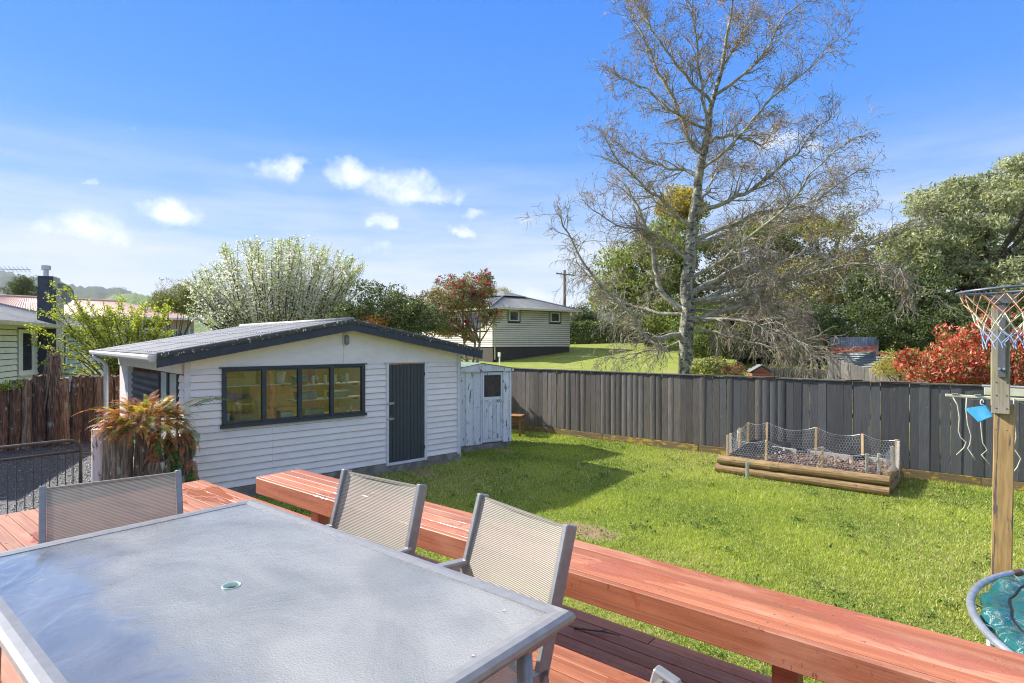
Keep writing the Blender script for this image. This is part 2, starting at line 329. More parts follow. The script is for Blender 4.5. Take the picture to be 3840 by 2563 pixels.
M['pink_post'] = pm('flaking_pale_paint', (.85, .68, .60), (.76, .60, .53), 4, WZ, rough=.7, bump=.3, rnd=0, spots=((.17, .11, .07), 6.5, .575, (1.6, 1.6, .45)), grime=((.25, .27, .10), .35, 3))
M['ponga'] = pm('tree_fern_log', (.24, .155, .105), (.075, .046, .032), 5, (9, 9, .8), rough=.9, bump=1.0, bdist=.03, rnd=.3, spots=((.36, .37, .31), 8, .61, (1, 1, .6)))
M['ponga_pale'] = pm('barked_fence_log', (.32, .235, .165), (.12, .083, .058), 4, (8, 8, .8), rough=.9, bump=1.0, bdist=.025, rnd=.28, spots=((.34, .36, .30), 8, .62, (1, 1, .6)))
M['moss'] = pm('green_moss', (.23, .26, .02), (.12, .16, .02), 30, rough=.95, bump=1, bdist=.02, rnd=0)
M['green_wall'] = pm('pale_green_weatherboard', (.82, .82, .71), (.76, .76, .66), 4, rough=.55, bump=.05, rnd=.03, grime=((.40, .44, .37), .35))
M['blue_wall'] = pm('blue_grey_weatherboard', (.33, .42, .47), (.28, .37, .43), 4, rough=.55, bump=.05, rnd=.04)
M['pink_wall'] = pm('dusty_pink_weatherboard', (.55, .40, .34), (.49, .35, .30), 4, rough=.6, bump=.05, rnd=.04)
M['pink_roof'] = pm('faded_pink_iron', (.63, .40, .31), (.54, .33, .26), 3, rough=.6, bump=.05, rnd=.06)
M['grey_roof'] = pm('mid_grey_iron', (.185, .19, .19), (.15, .155, .155), 3, rough=.65, bump=.04, rnd=.05, metal=0, spec=.25, spots=((.16, .16, .16), 9, .68))
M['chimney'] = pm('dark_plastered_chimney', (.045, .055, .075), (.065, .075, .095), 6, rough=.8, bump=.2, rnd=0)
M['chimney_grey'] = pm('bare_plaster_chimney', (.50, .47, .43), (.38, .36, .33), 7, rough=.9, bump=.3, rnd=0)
M['cream_wall'] = pm('cream_weatherboard', (.70, .635, .50), (.64, .58, .46), 4, rough=.5, bump=.04, rnd=.025)
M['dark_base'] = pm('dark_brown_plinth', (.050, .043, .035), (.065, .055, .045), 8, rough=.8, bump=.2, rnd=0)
M['sage'] = pm('sage_trim', (.22, .25, .22), (.19, .22, .19), 8, rough=.5, bump=.04, rnd=.03)
M['white_paint'] = pm('clean_white_paint', (.76, .76, .73), (.70, .70, .67), 8, rough=.45, bump=.03, rnd=.02)
M['black_wood'] = pm('black_stained_cladding', (.018, .018, .020), (.028, .027, .028), 4, WX, rough=.7, bump=.2, rnd=.15)
M['grey_wood'] = pm('silver_grey_paling', (.20, .18, .165), (.125, .112, .102), 4, WZ, rough=.8, bump=.35, rnd=.25, spots=((.06, .055, .05), 3, .62, (3, 3, .5)))
M['iron_blue'] = pm('blue_grey_corrugated_iron', (.28, .33, .39), (.20, .235, .28), 5, rough=.5, bump=.05, rnd=.1, metal=.35, spots=((.22, .12, .07), 6, .66))
M['iron_pale'] = pm('pale_mossy_iron', (.50, .52, .46), (.36, .37, .31), 5, rough=.6, bump=.05, rnd=.1, metal=.1, spots=((.28, .29, .14), 5, .6))
M['red_timber'] = pm('red_painted_batten', (.28, .075, .04), (.20, .055, .035), 4, WX, rough=.6, bump=.15, rnd=.1)
M['hutch_red'] = pm('red_brown_hutch_boards', (.36, .12, .06), (.28, .09, .045), 5, WX, rough=.6, bump=.15, rnd=.06)
M['shingle'] = pm('grey_felt_roof', (.20, .20, .21), (.14, .14, .15), 20, rough=.9, bump=.3, rnd=.05)
M['pole'] = pm('grey_brown_power_pole', (.20, .155, .115), (.13, .10, .075), 5, WZ, rough=.85, bump=.3, rnd=0)
M['birch'] = pm('lichen_birch_bark', (.30, .29, .225), (.12, .11, .09), 4, (1, 1, .5), rough=.85, bump=1.0, bdist=.05, rnd=0, spots=[((.05, .045, .04), 5, .54, (1, 1, 2.4)), ((.38, .42, .31), 6, .57)])
M['branch'] = pm('birch_branch_bark', (.36, .34, .26), (.19, .16, .12), 6, rough=.8, bump=.4, rnd=0, spots=((.38, .40, .31), 7, .58))
M['twig'] = pm('birch_twig_bark', (.34, .285, .225), (.21, .17, .135), 3, rough=.7, bump=0, rnd=0)
M['bark'] = pm('grey_brown_bark', (.115, .09, .068), (.06, .047, .036), 6, (1, 1, .4), rough=.9, bump=.6, bdist=.02, rnd=.1)
M['bark_pale'] = pm('smooth_tan_bark', (.30, .22, .16), (.19, .135, .10), 5, (1, 1, .5), rough=.8, bump=.4, rnd=.05)
M['leaf'] = leafm('leaf_blade', .4, .5, spec=.25); M['leaf_gloss'] = leafm('glossy_leaf_blade', .28, .42, spec=.3); M['petal'] = leafm('flower_petal', .45, .6, (1, 1, 1), .2)
M['dry_leaf'] = leafm('dry_leaf_blade', .3, .7, (1.1, 1, .8), .15); M['frond'] = leafm('fern_pinna', .5, .5)
M['grass_blade'] = leafm('grass_blade_surface', .35, .55, (1.15, 1.2, .6), .25)
M['tramp'] = None
M['glass_window'] = None
def glass(name, tint=(.92, .95, .94), rough=0.0, wave=.02):
    m, t, b = _m(name); N = NT(t)
    gl = N.n('ShaderNodeBsdfGlossy'); gl.inputs['Roughness'].default_value = .02; gl.inputs['Color'].default_value = (1, 1, 1, 1)
    tr = N.n('ShaderNodeBsdfTransparent'); tr.inputs[0].default_value = (*tint, 1)
    fr = N.n('ShaderNodeFresnel'); fr.inputs[0].default_value = 1.5
    bp = N.n('ShaderNodeBump'); bp.inputs['Strength'].default_value = .12; bp.inputs['Distance'].default_value = wave
    N.set(bp.inputs['Height'], N.noise(N.coords(), 2.2, 2)); t.links.new(bp.outputs[0], gl.inputs['Normal']); t.links.new(bp.outputs[0], fr.inputs['Normal'])
    mx = N.n('ShaderNodeMixShader'); N.set(mx.inputs[0], N.math('MULTIPLY', fr.outputs[0], 1.15, True)); t.links.new(tr.outputs[0], mx.inputs[1]); t.links.new(gl.outputs[0], mx.inputs[2])
    t.links.new(mx.outputs[0], t.nodes['Material Output'].inputs[0]); return m
M['pane'] = glass('window_glass')
M['pane_dark'] = pm('dark_room_glass', (.03, .035, .04), (.05, .055, .06), 3, rough=.05, bump=.05, rnd=.1, spec=.8, rvar=.02)
# ================================================================== ground
PROF = [(-9e9, 0), (13.46, 0), (13.56, .18), (20, .78), (26.9, 1.32), (32.9, 1.93), (38.4, 2.44), (46, 2.5), (9e9, 2.5)]
def hgt(x, y):
    for (a, za), (b, zb) in zip(PROF, PROF[1:]):
        if a <= y <= b:
            t = 0 if b > 1e8 or a < -1e8 else (y-a)/(b-a)
            z = za+(zb-za)*t; break
    if y > 14:
        z += .05*math.sin(x*.31+1)*math.sin(y*.37)*min(1, (y-14)/4)
        # the ground falls away towards the left of the neighbour's section
        z -= .3*max(0, min(1, (-26-x)/8)) if y < 30 else 0
    return z
def ground_mat():
    m, t, b = _m('mown_lawn'); N = NT(t)
    v = N.coords(world=True); n1 = N.noise(v, .55, 5, .6); n2 = N.noise(v, 3.2, 5, .65); n3 = N.noise(v, 45, 3, .6)
    col = N.mix(N.ramp(n2, .3, .7), (.17, .22, .038), (.28, .315, .065))
    col = N.mix(N.math('MULTIPLY', N.ramp(n1, .50, .72), .6), col, (.34, .31, .13))
    col = N.mix(N.math('MULTIPLY', N.ramp(n3, .45, .75), .35), col, (.11, .15, .03))
    g = N.n('ShaderNodeNewGeometry'); ps = N.n('ShaderNodeSeparateXYZ'); t.links.new(g.outputs['Position'], ps.inputs[0])
    for (px, py, rx, ry) in ((-4.36, 6.85, .55, .32), (-8.76, 7.85, .5, .22), (-9.0, 10.63, .35, .18), (-2.2, 4.2, .3, .2)):
        dx = N.math('DIVIDE', N.math('SUBTRACT', ps.outputs[0], px), rx); dy = N.math('DIVIDE', N.math('SUBTRACT', ps.outputs[1], py), ry)
        d = N.math('ADD', N.math('ADD', N.math('MULTIPLY', dx, dx), N.math('MULTIPLY', dy, dy)), N.math('MULTIPLY', N.math('SUBTRACT', N.noise(v, 7, 4), .5), 2.4))
        col = N.mix(N.ramp(d, 1.1, .5), col, (.27, .195, .105))
    N.set(b.inputs['Base Color'], col); b.inputs['Roughness'].default_value = .9; b.inputs['Specular IOR Level'].default_value = .15
    N.bump(N.math('ADD', n3, N.math('MULTIPLY', n2, .6)), .7, .03, b); return m
M['lawn'] = ground_mat()
xs = [-4000, -900, -300, -140, -90] + [-70+2*i for i in range(56)] + [60, 120, 300, 900, 4000]
ys = [-4000, -900, -200, -60, -30, -15, -8, -2, 3, 7, 11, 13.46, 13.56] + [15+1.5*i for i in range(22)] + [52, 65, 90, 160, 400, 1200, 4000]
g = MB(); g.v = [(x, y, hgt(x, y)) for y in ys for x in xs]; nx = len(xs)
g.f = [(j*nx+i, j*nx+i+1, (j+1)*nx+i+1, (j+1)*nx+i) for j in range(len(ys)-1) for i in range(nx-1)]
tag(g.build('ground', M['lawn']), kind='structure')
# gravel drive between the log fence and the gate
M['gravel_bed'] = pm('dark_gravel_bed', (.075, .078, .082), (.035, .036, .038), 40, rough=.7, bump=1, bdist=.02, rnd=0, spots=((.20, .20, .20), 70, .66), world=True)
dv = MB(); dv.add([(-18.6, -9, .004), (-6.4, -9, .004), (-6.4, 3.2, .004), (-9.5, 3.7, .004), (-15.6, 4.8, .004), (-18.6, 6.4, .004)], [(0, 1, 2, 3, 4, 5)])
tag(dv.build('gravel_drive', M['gravel_bed']), kind='structure')
rng = np.random.default_rng(5)
M['stone'] = leafm('gravel_stone', 0.0, .38, (1, 1, 1), .6)
def gravel(n, sz, xr, yr, keep, z=.004):
    c = np.empty((n, 3)); c[:, 0] = rng.uniform(*xr, n); c[:, 1] = rng.uniform(*yr, n); c[:, 2] = z
    c = c[keep(c[:, 0], c[:, 1])]; n = len(c)
    o = np.array([(1,0,0),(0,1,0),(-1,0,0),(0,-1,0),(0,0,.8),(0,0,-.4)], float)
    s = rng.uniform(.5, 1.2, (n, 1, 3))*sz; a = rng.uniform(0, 6.28, n); ca, sa = np.cos(a), np.sin(a)
    p = o[None]*s; q = p.copy(); q[..., 0] = p[..., 0]*ca[:, None]-p[..., 1]*sa[:, None]; q[..., 1] = p[..., 0]*sa[:, None]+p[..., 1]*ca[:, None]
    q[..., 2] += rng.normal(0, .18*sz, (n, 6))
    V = (q+c[:, None]).reshape(-1, 3)
    f = np.array([(0,1,4),(1,2,4),(2,3,4),(3,0,4),(1,0,5),(2,1,5),(3,2,5),(0,3,5)])
    F = (f[None]+np.arange(n)[:, None, None]*6).reshape(-1, 3)
    b = np.repeat(rng.uniform(.03, .16, n)*np.where(rng.random(n) < .05, 2.6, 1), 6)[:, None]*np.array([[1, 1.0, 1.02]])
    return V, F, b
V, F, T = gravel(15000, .022, (-18.2, -8.6), (-1.5, 5.5), lambda x, y: (y < 3.7+(-9.5-x)*.18-.1) & (x < -6.6))
tag(link('gravel', np_mesh('gravel', V, F, M['stone'], T)), 'dark grey gravel covering the drive behind the tube gate', 'gravel', kind='stuff')
# hills on the left
def ridge(name, pts, depth, mat, seed):
    r_ = random.Random(seed); mb = MB(); n = len(pts)
    for k, (sx, sy) in enumerate(((0, 0), (.35, .72), (.7, .93), (1, 1), (1.6, .6))):
        for (x, y, z) in pts:
            d = math.hypot(x, y); ux, uy = x/d, y/d; off = depth*(sx-1)
            mb.v.append((x+ux*off, y+uy*off, z*sy+(r_.uniform(-1, 1)*z*.02 if 0 < k < 3 else 0)))
    for k in range(4):
        for i in range(n-1): mb.f.append((k*n+i, k*n+i+1, (k+1)*n+i+1, (k+1)*n+i))
    return tag(mb.build(name, mat, smooth=True), kind='structure')
def dirpt(u, v, D):
    X = (u-1174.5)/1345*D; return (.7713*X-.6365*D, .6365*X+.7713*D, 2.6+(784-v)/1345*D)
def interp(pts, n, jit, seed):
    r_ = random.Random(seed); out = []
    for i in range(n):
        t = i/(n-1)*(len(pts)-1); k = min(int(t), len(pts)-2); f = t-k; f = f*f*(3-2*f)
        out.append((pts[k][0]+(pts[k+1][0]-pts[k][0])*(t-k), pts[k][1]+(pts[k+1][1]-pts[k][1])*f+r_.uniform(-jit, jit)))
    return out
def hill_mat(name, c1, c2, c3, sc_):
    m, t, b = _m(name); N = NT(t); v = N.coords(world=True)
    n1 = N.noise(v, sc_, 5, .6); n2 = N.noise(v, sc_*9, 4, .6)
    col = N.mix(N.ramp(n1, .46, .54), c1, c2); col = N.mix(N.math('MULTIPLY', N.ramp(n2, .4, .7), .5), col, c3)
    N.set(b.inputs['Base Color'], col); b.inputs['Roughness'].default_value = .95; b.inputs['Specular IOR Level'].default_value = .1
    N.bump(n2, 1.0, 6.0, b); return m
M['bush_hill'] = hill_mat('bush_clad_hill', (.035, .055, .028), (.055, .075, .03), (.02, .032, .02), .006)
M['pasture'] = hill_mat('pasture_hill', (.13, .19, .045), (.17, .21, .06), (.09, .13, .035), .012)
pts = interp([(-700, 640), (-400, 628), (-150, 622), (0, 628), (60, 640), (120, 652), (200, 664), (270, 668), (330, 684), (420, 694), (520, 702), (700, 708), (1000, 712), (1500, 715), (2200, 718), (2900, 715)], 130, 1.2, 3)
ridge('hill', [dirpt(u, v, 1900) for u, v in pts], 900, M['bush_hill'], 4)
pts = interp([(236, 690), (260, 678), (300, 674), (335, 679), (372, 690), (440, 700), (600, 706)], 40, .5, 8)
ridge('hill_pasture', [dirpt(u, v, 1150) for u, v in pts], 380, M['pasture'], 9)
# ================================================================== deck, bench, table, chairs
DZ = 1.08
deck = thing('deck', 'reddish stained timber deck with wet patches under the table and chairs', 'deck', (0, 0, 0))
y = 2.80-.0465
i = 0
r_ = random.Random(2)
while y > -2.2:
    cut = [-6.73, r_.uniform(-4.6, -1.2), 2.6]
    for a, b_ in zip(cut, cut[1:]):
        board('deck_board', M['deck'], (b_-a-.003, .0925, .032), deck, ((a+b_)/2, y, DZ-.016+r_.uniform(-.0012, .0012)), bevel=.0022)
    y -= .0972; i += 1
board('edge_fascia', M['deck'], (9.3, .028, .17), deck, (-2.07, 2.83, DZ-.12)); board('edge_fascia', M['deck'], (.028, 5.0, .17), deck, (-6.76, .34, DZ-.12))
jb = MB()
for k in range(11): jb.box(-6.6+k*.9, -6.55+k*.9, -2.15, 2.79, DZ-.17, DZ-.034)
jb.build('joist', M['bench'], deck)
for x in (-6.6, -4.6, -2.6, -.6, 1.4): board('deck_pile', M['bench'], (.1, .1, DZ-.17), deck, (x, 2.7, (DZ-.17)/2))
# ---- bench along the outer edge
bench = thing('deck_bench', 'long red stained timber bench along the outer edge of the deck', 'bench', (0, 0, DZ))
for k in range(4):
    board('seat_slat', M['bench'], (6.7, .0850, .032), bench, (-1.145, 2.352+k*.0885, .45-.016), bevel=.0022)
board('front_rail', M['bench'], (6.7, .032, .122), bench, (-1.145, 2.292, .45-.063), bevel=.004)
board('back_rail', M['bench'], (6.7, .032, .09), bench, (-1.145, 2.68, .45-.08), bevel=.004)
board('end_rail', M['bench'], (.032, .372, .118), bench, (-4.513, 2.485, .45-.063), bevel=.004)
for x in (-3.95, -2.3, -.64, 1.0):
    board('bench_post', M['bench'], (.095, .095, .4), bench, (x, 2.5, .2), bevel=.004)
    board('cleat', M['bench'], (.045, .30, .085), bench, (x-.075, 2.49, .345)); board('cleat', M['bench'], (.045, .30, .085), bench, (x+.075, 2.49, .345))
bn = MB()
for x in (-3.95, -2.3, -.64, 1.0):
    for k in range(4):
        for dx in (-.03, .03):
            bn.lathe([(.0001, .4508), (.004, .4508), (.004, .4495)], 6, c=(x+dx, 2.352+k*.0885+dx*.4, 0))
bn.build('nail_heads', M['steel_grey'], bench)['kind'] = 'stuff'
# ---- glass table
TX0, TX1, TY0, TY1, TZ = -2.91, -.97, .35, 1.45, 1.80
table = thing('glass_table', 'rectangular patio table with rain-wet textured glass top and grey metal frame', 'table', (0, 0, 0))
def table_glass():
    m, t, b = _m('pebbled_table_glass'); N = NT(t)
    v = N.coords(world=True)
    peb = N.noise(v, 190, 2, .6); wob = N.noise(v, 4.2, 3, .5, 1.2)
    sp = N.n('ShaderNodeSeparateXYZ'); t.links.new(v, sp.inputs[0])
    # rain film on the lower side of the top, its edge imitating reflected clouds
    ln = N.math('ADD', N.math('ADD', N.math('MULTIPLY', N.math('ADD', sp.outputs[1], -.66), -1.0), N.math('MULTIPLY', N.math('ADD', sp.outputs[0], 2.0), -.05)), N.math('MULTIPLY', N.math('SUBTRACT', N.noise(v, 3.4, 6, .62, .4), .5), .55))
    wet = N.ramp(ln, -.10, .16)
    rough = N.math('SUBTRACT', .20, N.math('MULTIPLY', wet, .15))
    tr = N.n('ShaderNodeBsdfRefraction'); tr.inputs['IOR'].default_value = 1.08; tr.inputs['Roughness'].default_value = .35; tr.inputs['Color'].default_value = (.80, .90, .87, 1)
    df = N.n('ShaderNodeBsdfDiffuse'); df.inputs['Color'].default_value = (.86, .82, .745, 1)
    tl = N.n('ShaderNodeBsdfTranslucent'); tl.inputs['Color'].default_value = (.62, .68, .67, 1)
    gs = N.n('ShaderNodeBsdfGlossy'); N.set(gs.inputs['Roughness'], rough); gs.inputs['Color'].default_value = (1, 1, 1, 1)
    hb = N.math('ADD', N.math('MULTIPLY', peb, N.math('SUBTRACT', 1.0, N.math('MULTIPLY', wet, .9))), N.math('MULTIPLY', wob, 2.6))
    bp = N.n('ShaderNodeBump'); bp.inputs['Strength'].default_value = .8; bp.inputs['Distance'].default_value = .0034; N.set(bp.inputs['Height'], hb)
    for x in (gs, df): t.links.new(bp.outputs[0], x.inputs['Normal'])
    fr = N.n('ShaderNodeFresnel'); fr.inputs[0].default_value = 1.52; t.links.new(bp.outputs[0], fr.inputs['Normal'])
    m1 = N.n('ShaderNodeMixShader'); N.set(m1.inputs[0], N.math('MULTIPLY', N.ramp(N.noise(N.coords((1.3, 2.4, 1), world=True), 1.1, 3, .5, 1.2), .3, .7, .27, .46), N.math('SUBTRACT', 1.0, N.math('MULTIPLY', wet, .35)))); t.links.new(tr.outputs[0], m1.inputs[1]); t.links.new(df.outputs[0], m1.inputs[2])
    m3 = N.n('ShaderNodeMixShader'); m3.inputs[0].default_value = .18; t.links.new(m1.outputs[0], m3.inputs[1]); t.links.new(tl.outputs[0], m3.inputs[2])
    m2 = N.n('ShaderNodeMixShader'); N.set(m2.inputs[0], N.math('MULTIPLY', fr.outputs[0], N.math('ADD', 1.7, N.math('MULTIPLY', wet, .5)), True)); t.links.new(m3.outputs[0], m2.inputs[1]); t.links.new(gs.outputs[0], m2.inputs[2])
    t.links.new(m2.outputs[0], t.nodes['Material Output'].inputs[0]); return m
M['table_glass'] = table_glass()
# glass pane with the parasol hole
gx0, gx1, gy0, gy1 = TX0+.042, TX1-.042, TY0+.042, TY1-.042; hx, hy = (TX0+TX1)/2, (TY0+TY1)/2
gm = MB(); n = 48; ring = []; outer = []
for k in range(n):
    a = 2*math.pi*k/n; ca, sa = math.cos(a), math.sin(a); ring.append((hx+.026*ca, hy+.026*sa))
    s_ = min((gx1-hx)/abs(ca) if abs(ca) > 1e-6 else 9, (gy1-hy)/abs(sa) if abs(sa) > 1e-6 else 9); outer.append([hx+s_*ca, hy+s_*sa])
for cx_, cy_ in ((gx0,gy0),(gx1,gy0),(gx1,gy1),(gx0,gy1)):
    k = min(range(n), key=lambda q: (outer[q][0]-cx_)**2+(outer[q][1]-cy_)**2); outer[k] = [cx_, cy_]
for z in (TZ-.004, TZ-.010):
    gm.v += [(x_, y_, z) for x_, y_ in ring]+[(x_, y_, z) for x_, y_ in outer]
for k in range(n):
    j = (k+1) % n
    gm.f += [(k, n+k, n+j, j), (2*n+j, 3*n+j, 3*n+k, 2*n+k), (k, j, 2*n+j, 2*n+k), (n+j, n+k, 3*n+k, 3*n+j)]
gm.m = [0]*len(gm.f)
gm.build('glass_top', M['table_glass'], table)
M['ring'] = pm('pale_green_plastic', (.35, .60, .50), (.45, .62, .55), 9, rough=.3, bump=0, rnd=0)
rg = MB(); rg.lathe([(.0252, -.016), (.0255, -.003), (.0275, -.0012), (.0295, -.0018), (.0295, -.0035), (.0272, -.016)], 28, c=(hx, hy, TZ)); rg.build('parasol_ring', M['ring'], table, smooth=True)
M['seal'] = pm('dark_rubber_seal', (.035, .037, .04), rough=.6, bump=0, rnd=0)
for (a, b_, c_, d_) in ((gx0-.004, gx1+.004, gy0-.006, gy0+.003), (gx0-.004, gx1+.004, gy1-.003, gy1+.006), (gx0-.006, gx0+.003, gy0+.003, gy1-.003), (gx1-.003, gx1+.006, gy0+.003, gy1-.003)):
    sb_ = MB(); sb_.box(a, b_, c_, d_, TZ-.011, TZ-.0018); sb_.build('rubber_seal', M['seal'], table)
# frame rails with a rounded outer edge and mitred corners
prof = [(-.045, -.012), (-.045, -.0015), (-.02, .004), (.0, .003), (.012, -.006), (.015, -.018), (.010, -.030), (-.004, -.036), (-.03, -.036), (-.04, -.030)]
cs = [(TX0, TY0, -1, -1), (TX1, TY0, 1, -1), (TX1, TY1, 1, 1), (TX0, TY1, -1, 1)]
for k in range(4):
    (ax, ay, asx, asy), (bx, by, bsx, bsy) = cs[k], cs[(k+1) % 4]
    rm = MB(); P_ = len(prof)
    for (cx_, cy_, sx, sy) in ((ax, ay, asx, asy), (bx, by, bsx, bsy)):
        rm.v += [(cx_+sx*(o-.004), cy_+sy*(o-.004), TZ+z) for o, z in prof]
    rm.f = [(i_, P_+i_, P_+(i_+1) % P_, (i_+1) % P_) for i_ in range(P_)] + [tuple(range(P_)), tuple(range(2*P_-1, P_-1, -1))]; rm.m = [0]*len(rm.f)
    rm.build('frame_rail', M['alu'], table, fix=True, smooth=False)
for (x, y_, sx, sy) in cs:
    ap = MB(); ap.box(x-sx*.16, x-sx*.035, y_-sy*.16, y_-sy*.035, TZ-.075, TZ-.037); ap.build('corner_bracket', M['alu'], table)
    lg = MB(); lg.tube([(x-sx*.10, y_-sy*.10, TZ-.05), (x-sx*.085, y_-sy*.085, DZ)], .024, 12); lg.build('leg', M['alu'], table, smooth=True)
# ---- sling chairs
def sling_mat(name, base, dark, alpha, ax):
    m, t, b = _m(name); N = NT(t); tcx = N.n('ShaderNodeTexCoord').outputs['Object']
    sp = N.n('ShaderNodeSeparateXYZ'); t.links.new(tcx, sp.inputs[0])
    w1 = N.math('SINE', N.math('MULTIPLY', sp.outputs[ax], 2*math.pi/.0062)); w2 = N.math('SINE', N.math('MULTIPLY', sp.outputs[0], 2*math.pi/.0031))
    f = N.ramp(w1, -.5, .7); col = N.mix(f, dark, base)
    N.set(b.inputs['Base Color'], col); b.inputs['Roughness'].default_value = .6
    N.bump(N.math('ADD', w1, N.math('MULTIPLY', w2, .4)), .5, .001, b)
    tp = N.n('ShaderNodeBsdfTransparent'); tl = N.n('ShaderNodeBsdfTranslucent'); N.set(tl.inputs[0], col)
    m1 = N.n('ShaderNodeMixShader'); m1.inputs[0].default_value = .10; t.links.new(b.outputs[0], m1.inputs[1]); t.links.new(tl.outputs[0], m1.inputs[2])
    holes = N.math('MULTIPLY', N.math('GREATER_THAN', w2, .1), N.math('GREATER_THAN', N.math('MULTIPLY', w1, -1), .1))
    m2 = N.n('ShaderNodeMixShader'); N.set(m2.inputs[0], N.math('ADD', alpha*.35, N.math('MULTIPLY', holes, alpha*2.2), True)); t.links.new(m1.outputs[0], m2.inputs[1]); t.links.new(tp.outputs[0], m2.inputs[2])
    t.links.new(m2.outputs[0], t.nodes['Material Output'].inputs[0]); return m
M['sling_v'] = sling_mat('woven_back_sling', (.50, .455, .375), (.25, .225, .18), .12, 2)
M['sling_h'] = sling_mat('woven_seat_sling', (.50, .46, .38), (.22, .20, .16), .22, 1)
HW = .262
def up(z):   # back upright centreline y at height z
    return .215+(z-.42)*.30 if z > .42 else .215+(.42-z)*.16
def make_chair(label, loc, rz):
    t = thing('sling_chair', label, 'chair', loc, rz, 'grey framed sling chairs round the table')
    for s in (-1, 1):
        b = MB(); x = s*HW
        b.beam((x, up(.40), .40), (x, up(.88), .88), .026, .052, (0, 1, 0)); b.build('back_upright', M['alu'], t, bevel=.004)
        b = MB(); b.beam((x, up(0), 0), (x, up(.425), .425), .026, .045, (0, 1, 0)); b.build('rear_leg', M['alu'], t, bevel=.004)
        b = MB(); b.beam((x, -.275, 0), (x, -.235, .62), .026, .04, (0, 1, 0)); b.build('front_leg', M['alu'], t, bevel=.004)
        b = MB(); b.beam((x, -.245, .405), (x, .225, .40), .026, .042); b.build('seat_rail', M['alu'], t, bevel=.004)
        b = MB(); b.beam((x+s*.004, -.29, .632), (x+s*.004, .27, .615), .046, .024); b.build('armrest', M['alu'], t, bevel=.006)
    b = MB()
    b.beam((-HW, -.235, .392), (HW, -.235, .392), .03, .02); b.beam((-HW, .20, .388), (HW, .20, .388), .03, .02); b.build('cross_bar', M['alu'], t, bevel=.003)
    # back sling, slightly dished, wrapped edge hem
    m = MB(); nx_, nz_ = 10, 8
    for k in range(nz_+1):
        z = .575+(.872-.575)*k/nz_
        for i_ in range(nx_+1):
            u = -1+2*i_/nx_; m.v.append((u*(HW-.014), up(z)-.010+.016*(1-u*u)*(.4+.6*math.sin(math.pi*k/nz_)), z))
    m.f = [(k*(nx_+1)+i_, k*(nx_+1)+i_+1, (k+1)*(nx_+1)+i_+1, (k+1)*(nx_+1)+i_) for k in range(nz_) for i_ in range(nx_)]; m.m = [0]*len(m.f)
    me = m.mesh('back_sling', M['sling_v'], smooth=True); link('back_sling', me, t)
    b = MB(); b.beam((-HW+.014, up(.868)-.004, .868), (HW-.014, up(.868)-.004, .868), .010, .010); b.build('top_hem', M['sling_v'], t)
    m = MB()
    for k in range(9):
        y_ = -.245+.45*k/8
        for i_ in range(nx_+1):
            u = -1+2*i_/nx_; m.v.append((u*(HW-.012), y_, .418-.022*(1-u*u)*math.sin(math.pi*k/8)))
    m.f = [(k*(nx_+1)+i_, k*(nx_+1)+i_+1, (k+1)*(nx_+1)+i_+1, (k+1)*(nx_+1)+i_) for k in range(8) for i_ in range(nx_)]; m.m = [0]*len(m.f)
    link('seat_sling', m.mesh('seat_sling', M['sling_h'], smooth=True), t)
    return t
make_chair('grey sling chair between table and bench, nearer the shed of the two', (-2.22, 1.40, DZ), R(3.5))
make_chair('large looking sling chair at the near corner of the glass table, back to the bench', (-1.478, 1.42, DZ), R(-12.5))
make_chair('dark looking sling chair at the far end of the table, deck showing through it', (-2.85, .857, DZ), R(77.3))
make_chair('chair at the near end of the table, only a corner of it in the picture', (-.84, .80, DZ), R(-90))
# debris on the deck and petals on the glass
tw = MB(); tw.tube([(-1.72, 2.60, DZ+.006), (-1.64, 2.62, DZ+.012), (-1.56, 2.64, DZ+.02), (-1.49, 2.68, DZ+.008)], [.004, .0045, .004, .002], 6); tw.tube([(-1.60, 2.63, DZ+.014), (-1.57, 2.68, DZ+.012)], .0025, 5)
tag(tw.build('fallen_twig', M['bark']), 'thin dark twig lying on the shaded deck edge boards', 'twig')
for (x, y_, c, lab) in ((-1.03, 1.09, (.75, .32, .42), 'tiny pink petal on the wet glass near the metal rim'), (-1.13, 1.33, (.72, .45, .36), 'tiny peach petal on the glass towards the near corner')):
    pt = MB(); pt.add([(x-.006, y_, TZ-.003), (x, y_-.004, TZ+.0005), (x+.006, y_+.001, TZ-.002), (x, y_+.005, TZ+.001), (x, y_, TZ-.0025)], [(0, 1, 4), (1, 2, 4), (2, 3, 4), (3, 0, 4)])
    tag(pt.build('petal', pm('petal_'+lab[5:10].strip(), c, rough=.6, bump=0, rnd=0)), lab, 'petal', 'fallen petals on the table')
# ================================================================== the white shed
SW, SD, SB, SE, SR = 5.38, 5.7, .19, 2.34, 2.92   # width, depth, board bottom, eave and ridge of the wall
SX = 2.72                                          # ridge position along the front
shed = thing('garden_shed', 'white weatherboard garden shed with low gable roof and long window', 'shed', (-9.80, 3.82, 0), R(81.9))
def sroof(x): return SE+(SR-SE)*(x/SX if x < SX else (SW-x)/(SW-SX))
M['brown_ply'] = pm('bare_brown_timber_lining', (.62, .31, .13), (.46, .22, .085), 3, WZ, rough=.7, bump=.2, rnd=.1)
fd = MB(); fd.box(-.02, SW+.02, -.03, SD+.02, 0, SB-.002); fd.build('foundation', M['concrete'], shed)
GAP = .009
def wboard(parent, x0, x1, z, h, mat, y0=0.0, name='weatherboard', th=.024):
    m = MB(); m.extr([(y0-th, z+GAP), (y0-.001, z+GAP), (y0-.001, z+h), (y0-.006, z+h), (y0-th, z+GAP+.012)], 'x', x0, x1); return m.build(name, mat, parent, fix=True)
WX0, WX1, WZ0, WZ1 = .54, 3.09, 1.215, 2.16
DX0, DX1, DZ1 = 3.565, 4.505, 2.165
